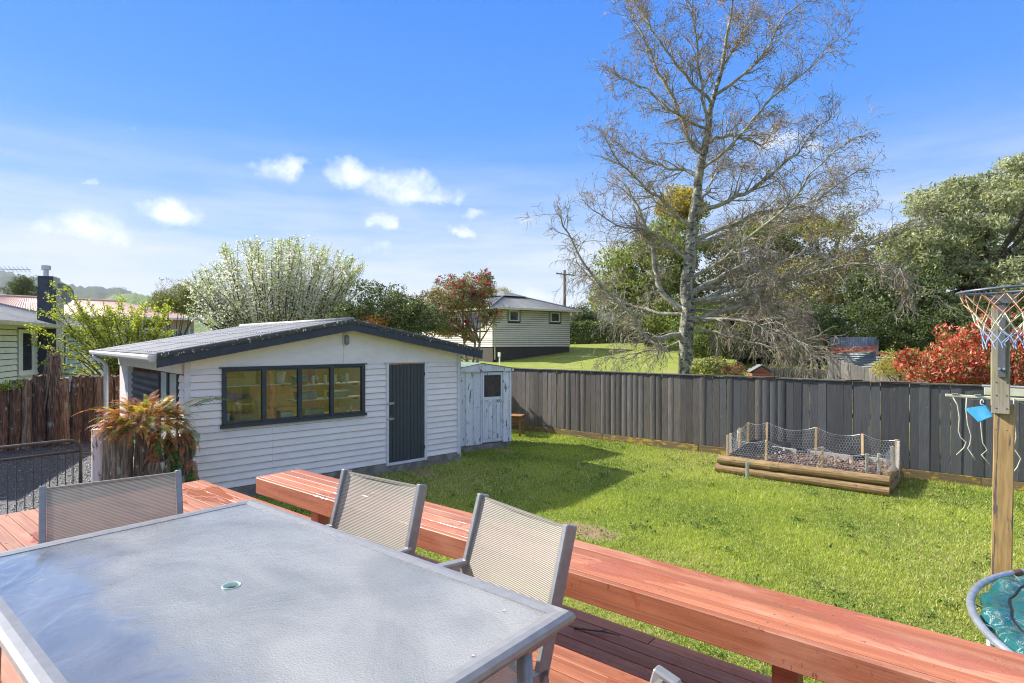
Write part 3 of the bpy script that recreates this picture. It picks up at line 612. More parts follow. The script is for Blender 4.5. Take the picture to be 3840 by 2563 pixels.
k = 0; z = SB
while z < 2.15:
    h = min(.117, 2.16-z); zt = z+h
    seg = [(0.0, SW)]
    if zt > WZ0 and z < WZ1: seg = [(0.0, WX0), (WX1, SW)]
    out = []
    for a, b_ in seg:
        if z < DZ1 and b_ > DX0: out += [(a, DX0), (DX1, b_)]
        else: out.append((a, b_))
    if z < WZ0 < zt: out.append((WX0, WX1, WZ0-.031-z))
    for a, b_, *q in out:
        if q:
            wboard(shed, a, b_, z, q[0], M['white_wall']); continue
        if b_-a > 2.2 and a < 1:      # butt joint in the long boards under the window
            j = 1.35+.0*(k % 2); wboard(shed, a, j-.001, z, h, M['white_wall']); wboard(shed, j+.001, b_, z, h, M['white_wall'])
        else: wboard(shed, a, b_, z, h, M['white_wall'])
    z += .117; k += 1
for a, b_ in ((0, 2.655), (2.66, SW)):       # sheet-clad gable in two panels
    pts = [(a, 2.163), (b_, 2.163), (b_, sroof(b_)-.03)] + ([(SX, SR-.03)] if a < SX < b_ else []) + [(a, sroof(a)-.03)]
    m = MB(); m.extr(pts, 'y', -.018, -.002); m.build('gable_panel', M['white_wall'], shed, fix=True)
lm_ = MB()   # inner lining of the front wall, left open at the window
for (a, b_, c, d) in ((0, WX0, SB, 2.3), (WX1, DX0, SB, 2.3), (DX0, SW, SB, 2.3), (WX0, WX1, SB, WZ0), (WX0, WX1, WZ1, 2.3)): lm_.box(a, b_, .002, .05, c, d)
lm_.build('front_lining', M['brown_ply'], shed)
bw = MB(); bw.box(0, SW, SD-.05, SD, SB, 2.5); bw.build('back_wall', M['brown_ply'], shed)
rw = MB(); rw.box(SW-.05, SW, .052, SD-.052, SB, 2.33); rw.build('right_wall', M['white_wall'], shed)
for s_, x in (('corner_board', -.012), ('corner_board', SW-.075)):
    b = MB(); b.box(x, x+.087, -.036, -.02, SB-.03, sroof(max(0, x))-.04); b.build(s_, M['white_trim'], shed)
b = MB(); b.box(SW-.006, SW+.018, -.036, .07, SB-.1, SE-.03); b.build('corner_board', M['white_trim'], shed)
# left side: beam, boarded return, two framed panels and a rolled-down corrugated shutter
b = MB(); b.box(-.02, .03, .10, SD, 2.08, 2.31); b.build('side_beam', M['white_wall'], shed)
k = 0
for i in range(16):
    z = SB+.117*i; m = MB(); m.extr([(.0, z+.117), (.007, z+.117), (.024, z+.02), (.024, z+.009), (0, z+.009)], 'y', .0, .30)
    o = m.build('weatherboard', M['white_wall'], shed, fix=True); o.scale = (-1, 1, 1)
M['fibro'] = leafm('translucent_fibreglass_panel', .4, .5, (1, 1, .95), .3)
_t = M['fibro'].node_tree; _a = [n for n in _t.nodes if n.type == 'ATTRIBUTE'][0]; _c = _t.nodes.new('ShaderNodeRGB'); _c.outputs[0].default_value = (.74, .75, .70, 1)
for _l in list(_a.outputs['Color'].links): _t.links.new(_c.outputs[0], _l.to_socket)
for y0_, y1_ in ((.42, .98), (1.08, 1.62)):
    b = MB(); b.box(0, .02, y0_, y1_, SB, 2.06); b.build('side_panel', M['fibro'], shed)
for y_ in (.37, 1.03, 1.68):
    b = MB(); b.box(-.03, .03, y_-.045, y_+.045, SB, 2.075); b.build('side_stud', M['slate'], shed)
m = MB(); ny = 22; zs = [SB+(2.02-SB)*i/60 for i in range(61)]
m.v = [(.02+.018*math.sin(z_*2*math.pi/.13), y_, z_) for z_ in zs for y_ in (1.74, 4.35)]; m.f = [(2*i, 2*i+1, 2*i+3, 2*i+2) for i in range(60)]; m.m = [0]*60
M['shutter'] = pm('dark_grey_roller_shutter', (.095, .095, .10), (.07, .07, .075), 3, rough=.5, bump=.1, rnd=0, metal=.3)
m.build('roller_shutter', M['shutter'], shed, smooth=True)
b = MB(); b.box(-.05, .05, 4.4, 4.55, 0, 2.075); b.build('side_post', M['white_trim'], shed)
b = MB(); b.box(0, .03, 4.56, SD, SB, 2.075); b.build('side_panel', M['white_wall'], shed)
# ---- long window
win = MB(); win.box(WX0-.045, WX1+.045, -.05, -.02, WZ1, WZ1+.022); win.build('head_flashing', M['slate'], shed)
wobj = thing('window', '', ''); wobj.parent = shed
for kk in list(wobj.keys()): del wobj[kk]
def wb(name, x0, x1, z0, z1, y0=-.045, y1=.03): return board(name, M['slate'], (x1-x0, y1-y0, z1-z0), wobj, ((x0+x1)/2, (y0+y1)/2, (z0+z1)/2), bevel=.003)
wb('sill', WX0-.03, WX1+.03, WZ0-.03, WZ0+.02, -.075, .03); wb('head', WX0, WX1, WZ1-.03, WZ1)
mull = [WX0+.03, 1.205, 1.825, 2.425, WX1-.03]
for i_, x in enumerate(mull): wb('jamb' if i_ in (0, 4) else 'mullion', x-.036, x+.036, WZ0+.02, WZ1-.03)
for i_ in range(4):
    a, b_ = mull[i_]+.036, mull[i_+1]-.036
    wb('sash_rail', a, b_, WZ0+.02, WZ0+.06, -.03, .02); wb('sash_rail', a, b_, WZ1-.055, WZ1-.03, -.03, .02)
    p = MB(); p.box(a, b_, -.008, -.004, WZ0+.06, WZ1-.055); p.build('pane', M['pane'], wobj)
# ---- plank door
M['door_paint'] = pm('charcoal_door_paint', (.048, .055, .060), (.058, .066, .070), 5, WZ, rough=.5, bump=.1, rnd=.06)
door = MB(); door.box(DX0+.05, DX1-.05, -.006, .03, SB+.005, DZ1-.03); door = door.build('door', M['slate'], shed)
nb = 10; w_ = (DX1-DX0-.11)/nb
for i_ in range(nb): board('door_plank', M['door_paint'], (w_-.005, .018, DZ1-.04-SB), door, (DX0+.055+w_*(i_+.5), -.016, (DZ1-.03+SB+.005)/2), bevel=.004)
b = MB(); b.box(DX0-.005, DX0+.048, -.04, .03, SB-.05, DZ1); b.build('door_trim', M['white_trim'], shed); b = MB(); b.box(DX1-.048, DX1+.005, -.04, .03, SB-.05, DZ1); b.build('door_trim', M['white_trim'], shed)
b = MB(); b.box(DX0-.05, DX1+.05, -.048, .03, DZ1+.001, DZ1+.02); b.build('door_head', M['white_trim'], shed); b = MB(); b.box(DX0+.05, DX1-.05, -.05, .03, SB-.045, SB+.003); b.build('door_sill', M['white_trim'], shed)
for z in (1.93, .42):
    b = MB(); b.box(DX1-.24, DX1-.03, -.032, -.026, z-.012, z+.012); b.tube([(DX1-.05, -.04, z-.035), (DX1-.05, -.04, z+.035)], .008, 8); b.build('hinge', M['slate'], door)
M['bolt'] = pm('worn_galvanised_bolt', (.55, .52, .46), (.36, .30, .22), 25, rough=.5, bump=.1, rnd=0, metal=.5)
for z in (1.37, 1.06):
    b = MB(); b.box(DX0+.055, DX0+.17, -.034, -.026, z-.022, z+.022); b.tube([(DX0-.0, -.046, z), (DX0+.16, -.046, z)], .007, 8); b.box(DX0+.002, DX0+.04, -.052, -.041, z-.02, z+.02); b.build('door_bolt', M['bolt'], door)
b = MB(); b.tube([(DX0+.11, -.026, 1.30), (DX0+.11, -.06, 1.28), (DX0+.11, -.06, 1.17), (DX0+.11, -.026, 1.15)], .008, 8); b.build('pull_handle', M['slate'], door)
# ---- bulkhead lamp under the gable (unlit)
lx, lz = 2.70, 2.63
b = MB(); out_ = []
for i_ in range(28):
    a = 2*math.pi*i_/28; out_.append((lx+.062*math.cos(a), lz+.062*math.sin(a)+(.055 if math.sin(a) > 0 else -.055)))
b.extr(out_, 'y', -.055, -.018); b.build('lamp_base', M['white_trim'], shed, fix=True)
M['lens'] = pm('ribbed_lamp_glass', (.30, .29, .27), (.18, .175, .165), 40, (1, 1, 6), rough=.15, bump=.4, bdist=.004, rnd=0, spec=.7)
b = MB()
for k, (s_, y_) in enumerate(((.74, -.054), (.72, -.085), (.55, -.105), (.2, -.112))):
    b.v += [(lx+(x-lx)*s_, y_, lz+(z_-lz)*(s_ if k else .8)) for x, z_ in out_]
for k in range(3): b.f += [(k*28+i_, k*28+(i_+1) % 28, (k+1)*28+(i_+1) % 28, (k+1)*28+i_) for i_ in range(28)]
b.f.append(tuple(range(84, 112))); b.m = [0]*len(b.f); b.build('lamp_lens', M['lens'], shed, smooth=True, fix=True)
# ---- roof: corrugated sheets, barge boards with a lichened roll edge, gutter, downpipe
OV, FO = .40, .25
def slope(x): return 3.0-.188*abs(x-SX)
M['added_skylight'] = leafm('added_clear_roof_sheet', .75, .5, (1, 1, .95), .3)  # clear sheets added on the unseen slope to light the shed interior
_t = M['added_skylight'].node_tree; _a = [n for n in _t.nodes if n.type == 'ATTRIBUTE'][0]; _c = _t.nodes.new('ShaderNodeRGB'); _c.outputs[0].default_value = (.85, .84, .78, 1)
for _l in list(_a.outputs['Color'].links): _t.links.new(_c.outputs[0], _l.to_socket)
def roof_sheet(side, y0_, y1_, lift, clear=False):
    m = MB(); n_ = int((y1_-y0_)/.0127); xe = -OV-.03 if side < 0 else SW+OV+.03
    for i_ in range(n_+1):
        y_ = y0_+(y1_-y0_)*i_/n_; dz = .009*math.cos(2*math.pi*(y_-y0_)/.0762)+lift
        m.v += [(SX, y_, slope(SX)+dz), (xe, y_, slope(xe)+dz)]
    m.f = [(2*i_, 2*i_+1, 2*i_+3, 2*i_+2) for i_ in range(n_)]; m.m = [0]*n_
    o = m.build('added_skylight_sheet' if clear else 'roof_sheet', M['added_skylight' if clear else 'iron_dark'], shed, smooth=True, fix=True)
    s_ = MB()
    for xx in (.12, .42, .72, .97):     # rows of lead-head nails
        x = SX+(xe-SX)*xx
        for k in range(int((y1_-y0_)/.1524)):
            y_ = y0_+.0762+k*.1524; s_.lathe([(.0001, .016), (.007, .012), (.009, .006)], 6, c=(x, y_, slope(x)+lift+.004))
    s_.build('nail_rows', M['slate'], o)['kind'] = 'stuff'
yy = -FO+.02
k = 0
while yy < SD+.2:
    y1_ = min(yy+.7620, SD+.25)
    for s_ in (-1, 1): roof_sheet(s_, yy, y1_+.03, .002*(k % 2), s_ > 0 and k in (1, 2, 4))
    yy += .762; k += 1
rc = MB(); rc.tube([(SX, -FO-.01, 3.0), (SX, SD+.26, 3.0)], .055, 10); rc.build('ridge_capping', M['iron_dark'], shed, smooth=True)
for s_, xe in ((-1, -OV-.035), (1, SW+OV+.035)):
    a = MB(); x0_, x1_ = SX, xe
    a.add([(x0_, -FO-.022, slope(x0_)-.02), (x1_, -FO-.022, slope(x1_)-.02), (x1_, -FO-.022, slope(x1_)-.20), (x0_, -FO-.022, slope(x0_)-.20),
           (x0_, -FO, slope(x0_)-.02), (x1_, -FO, slope(x1_)-.02), (x1_, -FO, slope(x1_)-.20), (x0_, -FO, slope(x0_)-.20)],
          [(0, 1, 2, 3), (7, 6, 5, 4), (0, 4, 5, 1), (1, 5, 6, 2), (2, 6, 7, 3), (3, 7, 4, 0)]); a.build('barge_board', M['barge'], shed, fix=True)
    c = MB(); pr = []
    n_ = 9
    for x in (x0_, x1_):
        for i_ in range(n_):
            t_ = math.pi*1.25*i_/(n_-1)-.35
            c.v.append((x, -FO-.02-.045*math.sin(t_)+.03, slope(x)-.035+.060*math.cos(t_)))
    c.f = [(i_, i_+1, n_+i_+1, n_+i_) for i_ in range(n_-1)]+[(0, n_, 2*n_-1, n_-1), tuple(range(n_)), tuple(range(n_, 2*n_))]; c.m = [0]*len(c.f)
    c.build('roll_edge', M['ridge_cap'], shed, fix=True)
    sf = MB(); sf.add([(x0_, -FO, slope(x0_)-.055), (x1_+(.05 if s_ < 0 else -.05), -FO, slope(x1_)-.055), (x1_+(.05 if s_ < 0 else -.05), 0, slope(x1_)-.055), (x0_, 0, slope(x0_)-.055)], [(0, 1, 2, 3)]); sf.build('soffit', M['white_wall'], shed)
gt = MB(); gz = slope(-OV)-.02
pr = [(-.0, 0), (-.11, .005), (-.125, -.02), (-.115, -.06), (-.09, -.095), (-.0, -.10)]
gt.extr([(-OV-.02+p_[0], gz+p_[1]) for p_ in reversed(pr)], 'y', -FO+.06, SD+.25); gt.build('gutter', M['white_trim'], shed, fix=True)
dp = MB(); dp.tube([(-OV-.08, 5.55, gz-.08), (-OV-.08, 5.55, gz-.16), (-OV+.05, 5.40, gz-.24), (-OV+.10, 5.38, gz-.32), (-OV+.10, 5.38, .05)], .045, 12); dp.build('downpipe', M['white_trim'], shed, smooth=True)
# ---- things kept inside, seen through the panes (shed frame -> world)
import math as _mt
SC, SS = math.cos(R(81.9)), math.sin(R(81.9))
def sw(x, y_, z): return (-9.80+SC*x-SS*y_, 3.82+SS*x+SC*y_, z)
def inside(name, label, cat, x, y_, z, group='things on the shelves in the shed'): return thing(name, label, cat, sw(x, y_, z), R(81.9), group)
M['card'] = pm('brown_cardboard', (.56, .36, .19), (.48, .30, .15), 8, rough=.8, bump=.05, rnd=.1)
M['shelfw'] = pm('white_shelf_edge', (.72, .72, .70), (.64, .64, .62), 8, rough=.5, bump=0, rnd=0)
M['pine'] = pm('fresh_pine', (.62, .43, .21), (.54, .35, .16), 5, WX, rough=.6, bump=.1, rnd=.05)
M['blue_tub'] = pm('blue_plastic_tub', (.06, .22, .50), (.05, .19, .44), 8, rough=.35, bump=0, rnd=0); M['red_tub'] = pm('red_plastic_lid', (.50, .06, .04), (.44, .05, .03), 8, rough=.35, bump=0, rnd=0)
M['white_pl'] = pm('white_plastic', (.70, .70, .69), (.62, .62, .61), 8, rough=.35, bump=0, rnd=.04); M['grey_pl'] = pm('grey_plastic', (.25, .28, .26), (.20, .22, .21), 8, rough=.4, bump=0, rnd=.08)
M['yellow_pl'] = pm('yellow_plastic', (.60, .45, .04), (.52, .38, .03), 8, rough=.35, bump=0, rnd=.04)
for (x0_, x1_, z, lab) in ((.2, 1.83, 1.845, 'white edged shelf behind the first two panes of the shed window'), (1.86, 3.25, 1.80, 'upper white shelf behind the last two panes of the shed window'), (1.86, 3.25, 1.52, 'lower white shelf behind the last two panes of the shed window')):
    t = inside('shelf', lab, 'shelf', (x0_+x1_)/2, .48, z, 'shelves in the shed'); L_ = x1_-x0_
    board('shelf_board', M['shelfw'], (L_, .26, .02), t, (0, 0, -.011)); board('shelf_bracket', M['brown_ply'], (.03, .24, .04), t, (-L_/2+.1, 0, -.042)); board('shelf_bracket', M['brown_ply'], (.03, .24, .04), t, (L_/2-.1, 0, -.042))
t = inside('workbench', 'brown timber workbench under the shed window sill', 'workbench', 1.7, .42, 0, 'furniture in the shed')
board('bench_top', M['brown_ply'], (3.2, .6, .04), t, (0, 0, 1.195)); [board('leg', M['brown_ply'], (.07, .07, 1.175-.19), t, (x, y_, .19+(1.175-.19)/2)) for x in (-1.5, 0, 1.5) for y_ in (-.24, .24)]
def carton(x, y_, z, w, d, h, lab, mat=None):
    t = inside('cardboard_box', lab, 'box', x, y_, z); board('box_body', mat or M['card'], (w, d, h), t, (0, 0, h/2)); board('tape_strip', M['pine'], (.04, d+.004, .002), t, (0, 0, h+.001)); return t
carton(.86, .47, 1.846, .30, .22, .13, 'low brown carton on the left shelf of the shed window'); carton(1.10, .48, 1.846, .20, .22, .26, 'tall brown carton at the first mullion of the shed window')
carton(1.40, .47, 1.846, .26, .22, .14, 'lower of two stacked cartons in the second pane'); carton(1.40, .47, 1.988, .27, .22, .11, 'upper of two stacked cartons in the second pane')
def bucket(x, y_, z, r_b, h, mat, lab, cat='tub', name='plastic_tub'):
    t = inside(name, lab, cat, x, y_, z); b = MB(); b.lathe([(.0001, 0), (r_b*.88, 0), (r_b, h), (r_b*.94, h), (r_b*.83, .01)], 18); b.build('tub_body', mat, t, smooth=True)
    b = MB(); b.lathe([(r_b*1.04, h-.02), (r_b*1.06, h), (r_b*1.0, h+.012), (.0001, h+.012)], 18); b.build('lid', mat, t, smooth=True); return t
bucket(1.66, .47, 1.846, .095, .19, M['white_pl'], 'white paint bucket at the right of the second pane', 'bucket', 'paint_bucket')
def crate(x, y_, z, w, d, h, mat, lid, lab):
    t = inside('storage_box', lab, 'box', x, y_, z); a = w/2; b_ = d/2; m = MB()
    m.add([(-a*.92, -b_*.92, 0), (a*.92, -b_*.92, 0), (a*.92, b_*.92, 0), (-a*.92, b_*.92, 0), (-a, -b_, h), (a, -b_, h), (a, b_, h), (-a, b_, h)], [(0, 3, 2, 1), (4, 5, 6, 7), (0, 1, 5, 4), (1, 2, 6, 5), (2, 3, 7, 6), (3, 0, 4, 7)]); m.build('box_body', mat, t, bevel=.006)
    board('lid', lid, (w*1.04, d*1.04, .02), t, (0, 0, h+.0105), bevel=.005); return t
crate(2.02, .47, 1.801, .24, .2, .045, M['red_tub'], M['blue_tub'], 'flat red storage box under a blue one in the third pane'); crate(2.02, .47, 1.868, .23, .2, .07, M['blue_tub'], M['blue_tub'], 'blue storage box on the red one in the third pane')
crate(2.14, .47, 1.521, .38, .22, .13, M['grey_pl'], M['grey_pl'], 'wide grey toolbox on the lower shelf, third pane'); crate(2.78, .47, 1.521, .36, .22, .11, M['grey_pl'], M['white_pl'], 'grey crate with white lid on the lower shelf, fourth pane')
r_ = random.Random(11)
jl = ['first', 'second', 'third', 'fourth', 'fifth', 'sixth', 'seventh']
for i_, x in enumerate((2.27, 2.36, 2.52, 2.62, 2.72, 2.84, 2.95)):
    bucket(x, .46+r_.uniform(-.03, .03), 1.801, .033, .10+r_.uniform(0, .07), [M['white_pl'], M['grey_pl'], M['white_pl'], M['pine']][i_ % 4], jl[i_]+' small jar from the left on the upper shelf of the shed', 'jar', 'jar')
bucket(2.52, .47, 1.521, .03, .14, M['yellow_pl'], 'yellow bottle on the lower shelf at the third mullion', 'bottle', 'bottle'); bucket(2.98, .33, 1.216, .03, .13, M['white_pl'], 'white bottle on the workbench at the window edge', 'bottle', 'bottle')
bucket(.68, .20, 1.216, .05, .17, M['white_pl'], 'pale jar beside the pine tool caddy', 'jar', 'jar')
t = inside('tool_caddy', 'pale pine tool caddy with a dowel handle on the workbench', 'tool caddy', .98, .24, 1.216)
board('side', M['pine'], (.42, .02, .15), t, (0, -.09, .075)); board('side', M['pine'], (.42, .02, .15), t, (0, .09, .075)); board('base', M['pine'], (.42, .16, .018), t, (0, 0, .009))
for s_ in (-1, 1): board('end', M['pine'], (.02, .16, .32), t, (s_*.2, 0, .178))
b = MB(); b.tube([(-.19, 0, .31), (.19, 0, .31)], .012, 8); b.build('handle', M['pine'], t)
crate(1.68, .28, 1.216, .22, .18, .12, M['white_pl'], M['grey_pl'], 'white tub with papers on the workbench, second pane'); crate(2.2, .30, 1.216, .38, .22, .12, M['grey_pl'], M['grey_pl'], 'dark grey crate on the workbench, third pane'); crate(2.72, .32, 1.216, .3, .2, .10, M['card'], M['card'], 'brown tray on the workbench, fourth pane')
# the tall cupboard and the leaning plank further in
t = inside('cupboard', 'brown chest of drawers deep in the shed behind the second pane', 'cupboard', 2.5, 3.2, .19, 'furniture in the shed'); board('carcass', M['brown_ply'], (1.1, .5, 1.45), t, (0, 0, .725)); [board('drawer', M['card'], (1.0, .02, .26), t, (0, -.262, .2+.3*i_)) for i_ in range(4)]
t = inside('leaning_plank', 'pale plank leaning up inside the shed behind the first pane', 'plank', .62, .75, .19, 'furniture in the shed'); b = MB(); b.beam((0, 0, 0), (.18, .25, 2.0), .12, .03); b.build('plank', M['pine'], t)

# ================================================================== the small flaking shed beside it
sm = thing('small_shed', 'small white tool shed with flaking paint and a boarded window in its door', 'shed', (-9.77, 9.57, 0), R(72.2))
LW, LD, LE, LP = 1.68, 1.45, 1.90, 2.04
b = MB(); b.box(0, LW, 0, LD, 0, .13); b.build('foundation', M['concrete'], sm)
b = MB(); b.box(.02, LW-.02, .03, LD, .131, LE); b.build('wall_frame', M['grey_wood'], sm)
x = 0.0; cols = [.0, .2, .42, .63, .84]
for a, b_ in zip(cols, cols[1:]): board('wall_board', M['peel_white'], (b_-a-.006, .022, LE-.15), sm, ((a+b_)/2, .012, .135+(LE-.15)/2)); 
for a in cols[1:]: board('batten', M['peel_white'], (.035, .018, LE-.16), sm, (a, -.009, .14+(LE-.16)/2))
board('wall_board', M['peel_white'], (.20, .022, LE-.15), sm, (LW-.105, .012, .135+(LE-.15)/2)); board('corner_batten', M['peel_white'], (.05, .03, LE-.14), sm, (LW-.026, -.014, .135+(LE-.14)/2)); board('batten', M['peel_white'], (.035, .018, LE-.16), sm, (LW-.215, -.009, .14+(LE-.16)/2))
d0, d1 = .865, 1.43
dr = MB(); dr.box(d0, d1, .001, .022, .16, LE-.04); dr = dr.build('door', M['peel_white'], sm)
for a, b_ in ((d0, d0+.045), (d1-.045, d1)): board('stile', M['peel_white'], (b_-a, .02, LE-.22), dr, ((a+b_)/2, -.011, .165+(LE-.2)/2))
for z in (LE-.075, 1.22, .21): board('rail', M['peel_white'], (d1-d0-.092, .02, .06), dr, ((d0+d1)/2, -.0105, z))
for i_ in range(4): board('door_board', M['peel_white'], (.11, .012, .93), dr, (d0+.107+i_*.117, -.006, .715))
M['ply_dark'] = pm('weathered_dark_board', (.070, .055, .042), (.045, .036, .03), 12, rough=.8, bump=.2, rnd=0, grime=((.13, .11, .09), .4, 8)); board('window_board', M['ply_dark'], (d1-d0-.10, .012, .52), dr, ((d0+d1)/2, -.006, 1.525))
b = MB(); b.box(d1-.10, d1+.02, -.032, -.022, 1.12, 1.15); b.box(d1-.09, d1-.055, -.05, -.033, 1.14, 1.185); b.build('hasp', M['bolt'], dr)
b = MB(); b.add([(-.05, -.06, LE-.02), (LW+.06, -.06, LE-.02), (LW+.06, -.06, LE+.03), (LW/2, -.06, LP+.03), (-.05, -.06, LE+.03), (-.05, -.035, LE-.02), (LW+.06, -.035, LE-.02), (LW+.06, -.035, LE+.03), (LW/2, -.035, LP+.03), (-.05, -.035, LE+.03)],
     [(0, 1, 2, 3, 4), (9, 8, 7, 6, 5), (0, 5, 6, 1), (1, 6, 7, 2), (2, 7, 8, 3), (3, 8, 9, 4), (4, 9, 5, 0)]); b.build('gable_fascia', M['peel_white'], sm, fix=True)
M['green_iron'] = pm('faded_green_iron', (.20, .30, .22), (.35, .40, .34), 4, rough=.5, bump=0, rnd=.05, metal=.2)
for x0_, x1_ in ((-.08, LW/2), (LW+.10, LW/2)):
    m = MB(); n_ = 120
    for i_ in range(n_+1):
        y_ = -.08+(LD+.16)*i_/n_; dz = .008*math.cos(2*math.pi*y_/.0762)+.04
        m.v += [(x0_, y_, LE+dz-.005), (x1_, y_, LP+dz)]
    m.f = [(2*i_, 2*i_+1, 2*i_+3, 2*i_+2) for i_ in range(n_)]; m.m = [0]*n_; m.build('roof_sheet', M['green_iron'], sm, smooth=True)
# ================================================================== paling fence
FY = 13.45
fence = thing('paling_fence', 'dark grey vertical paling fence along the back of the lawn', 'fence', (0, FY, 0))
def paling_mesh(kind, mat):
    hw, z0, z1 = .0784, .0, 1.62
    pr = [(-hw, .012), (-hw, -.004), (hw, -.004), (hw, .012)] if kind == 0 else [(-hw, .012)]+[(-hw+2*hw*i_/8, -.004-.013*math.sin(math.pi*i_/8)**.8) for i_ in range(9)]+[(hw, .012)]
    return MB().extr(pr, 'z', z0, z1).mesh('paling', mat, fix=True, bevel=.003 if kind == 0 else 0)
PM = {(k, m): paling_mesh(k, M[m]) for k in (0, 1) for m in ('fence_stain', 'fence_paint')}
r_ = random.Random(31); x = -13.2
while x < 2.2:
    rounded = 1 if (-9.4 < x < -3.55 and r_.random() < .5) else 0
    mt = 'fence_paint' if x > -3.75 or (x > -5.2 and r_.random() < .6) else 'fence_stain'
    o = link('paling', PM[(rounded, mt)], fence, (x, r_.uniform(-.005, .005), .172+r_.uniform(-.004, .004)), (r_.uniform(-.004, .004), r_.uniform(-.004, .004), r_.uniform(-.05, .05)))
    o.scale = (1+r_.uniform(-.025, .005), 1, 1)
    x += .158
M['fence_cap'] = pm('weathered_cap_rail', (.10, .088, .08), (.06, .054, .052), 3, WX, rough=.7, bump=.4, rnd=.2, spots=((.24, .13, .07), 5, .60, (1, 3, 3)))
M['rough_cap'] = pm('broken_cap_timber', (.25, .135, .075), (.13, .085, .06), 3, WX, rough=.8, bump=.5, rnd=.2)
caps = [(-13.3, -9.95), (-9.94, -6.76), (-6.74, -5.3), (-5.28, -3.72), (-3.66, -2.2), (-2.19, -.95), (-.93, 2.4)]
for i_, (a, b_) in enumerate(caps): board('cap_rail', M['fence_cap'], (b_-a, .085, .026), fence, ((a+b_)/2, .004, 1.806+(.012 if i_ == 3 else 0)+r_.uniform(-.004, .004)), (R(4), R(r_.uniform(-.25, .25)), 0), bevel=.004)
for (a, b_) in ((-5.32, -5.05), (-3.9, -3.62), (-2.35, -2.05), (-1.75, -1.25)): board('cap_splinter', M['rough_cap'], (b_-a, .07, .016), fence, ((a+b_)/2, -.012, 1.828), (R(-6), R(r_.uniform(-3, 3)), R(2)), bevel=.003)
for i_ in range(6):
    a = -13.2+i_*2.6; board('kickboard', M['fence_base'], (2.59, .035, .165), fence, (a+1.3, -.012, .083), (0, 0, R(r_.uniform(-.3, .3))))
for i_ in range(7): board('fence_post', M['grey_wood'], (.1, .1, 1.75), fence, (-13+i_*2.4, .095, .875))
for z in (.45, 1.1, 1.68): board('rail', M['grey_wood'], (15.4, .045, .09), fence, (-5.5, .038, z))
# stool by the fence
st = thing('wooden_stand', 'small square brown wooden stand between the small shed and fence', 'stand', (-10.25, 12.55, 0), R(25))
M['warm_wood'] = pm('orange_brown_timber', (.34, .17, .06), (.24, .12, .045), 4, WZ, rough=.6, bump=.2, rnd=.1)
board('top', M['warm_wood'], (.46, .46, .035), st, (0, 0, .555)); [board('leg', M['warm_wood'], (.055, .055, .535), st, (sx*.19, sy*.19, .268)) for sx in (-1, 1) for sy in (-1, 1)]
for s_ in (-1, 1): board('apron', M['warm_wood'], (.32, .02, .16), st, (0, s_*.19, .455)); board('apron', M['warm_wood'], (.02, .32, .16), st, (s_*.19, 0, .455))
# ================================================================== raised bed with chicken wire
BX0, BX1, BY0, BY1 = -4.28, -1.37, 11.52, 13.22
bed = thing('raised_garden_bed', 'raised garden bed of round pine logs fenced with chicken wire', 'garden bed', (0, 0, 0))
def logm(p, q, r0, seed):
    rr = random.Random(seed); n_ = 9; pts = []; rs = []
    for i_ in range(n_):
        t_ = i_/(n_-1); pts.append(tuple(p[j]+(q[j]-p[j])*t_+(rr.uniform(-.006, .006) if 0 < i_ < n_-1 else 0) for j in range(3))); rs.append(r0*(1+rr.uniform(-.03, .03))*(.93 if i_ in (0, n_-1) else 1))
    return MB().tube(pts, rs, 14)
M['log_end'] = M['log']
lr = .088
logs = [((BX0-.02, BY0+.09, lr), (BX1, BY0+.09, lr)), ((BX0+.02, BY0+.10, lr*2.93), (BX0+1.16, BY0+.10, lr*2.93)), ((BX0+1.165, BY0+.10, lr*2.96), (BX1+.0, BY0+.10, lr*2.93)),
        ((BX1-.06, BY0+.19, lr), (BX1-.04, BY1, lr)), ((BX1-.07, BY0+.20, lr*2.93), (BX1-.05, BY1+.06, lr*2.93)), ((BX0+.1, BY0+.19, lr), (BX0+.1, BY1, lr)), ((BX0+.12, BY0+.2, lr*2.9), (BX0+.12, BY1, lr*2.9)),
        ((BX0, BY1, lr), (BX1-.14, BY1, lr)), ((BX0+.02, BY1+.01, lr*2.9), (BX1-.15, BY1+.01, lr*2.9))]
for i_, (p, q) in enumerate(logs): logm(p, q, lr*(.97 if i_ != 1 else 1.02), i_).build('log', M['log'], bed, smooth=False)
M['soil'] = pm('dark_bark_soil', (.065, .045, .035), (.03, .022, .018), 20, rough=.95, bump=1, bdist=.03, rnd=0)
b = MB(); n_ = 24
b.v = [(BX0+.2+(BX1-BX0-.34)*i_/n_, BY0+.18+(BY1-BY0-.26)*j_/n_, .27+.03*math.sin(i_*1.3+j_)*math.cos(j_*.9)) for j_ in range(n_+1) for i_ in range(n_+1)]
b.f = [(j_*(n_+1)+i_, j_*(n_+1)+i_+1, (j_+1)*(n_+1)+i_+1, (j_+1)*(n_+1)+i_) for j_ in range(n_) for i_ in range(n_)]; b.m = [0]*len(b.f); b.build('soil', M['soil'], bed, smooth=True)
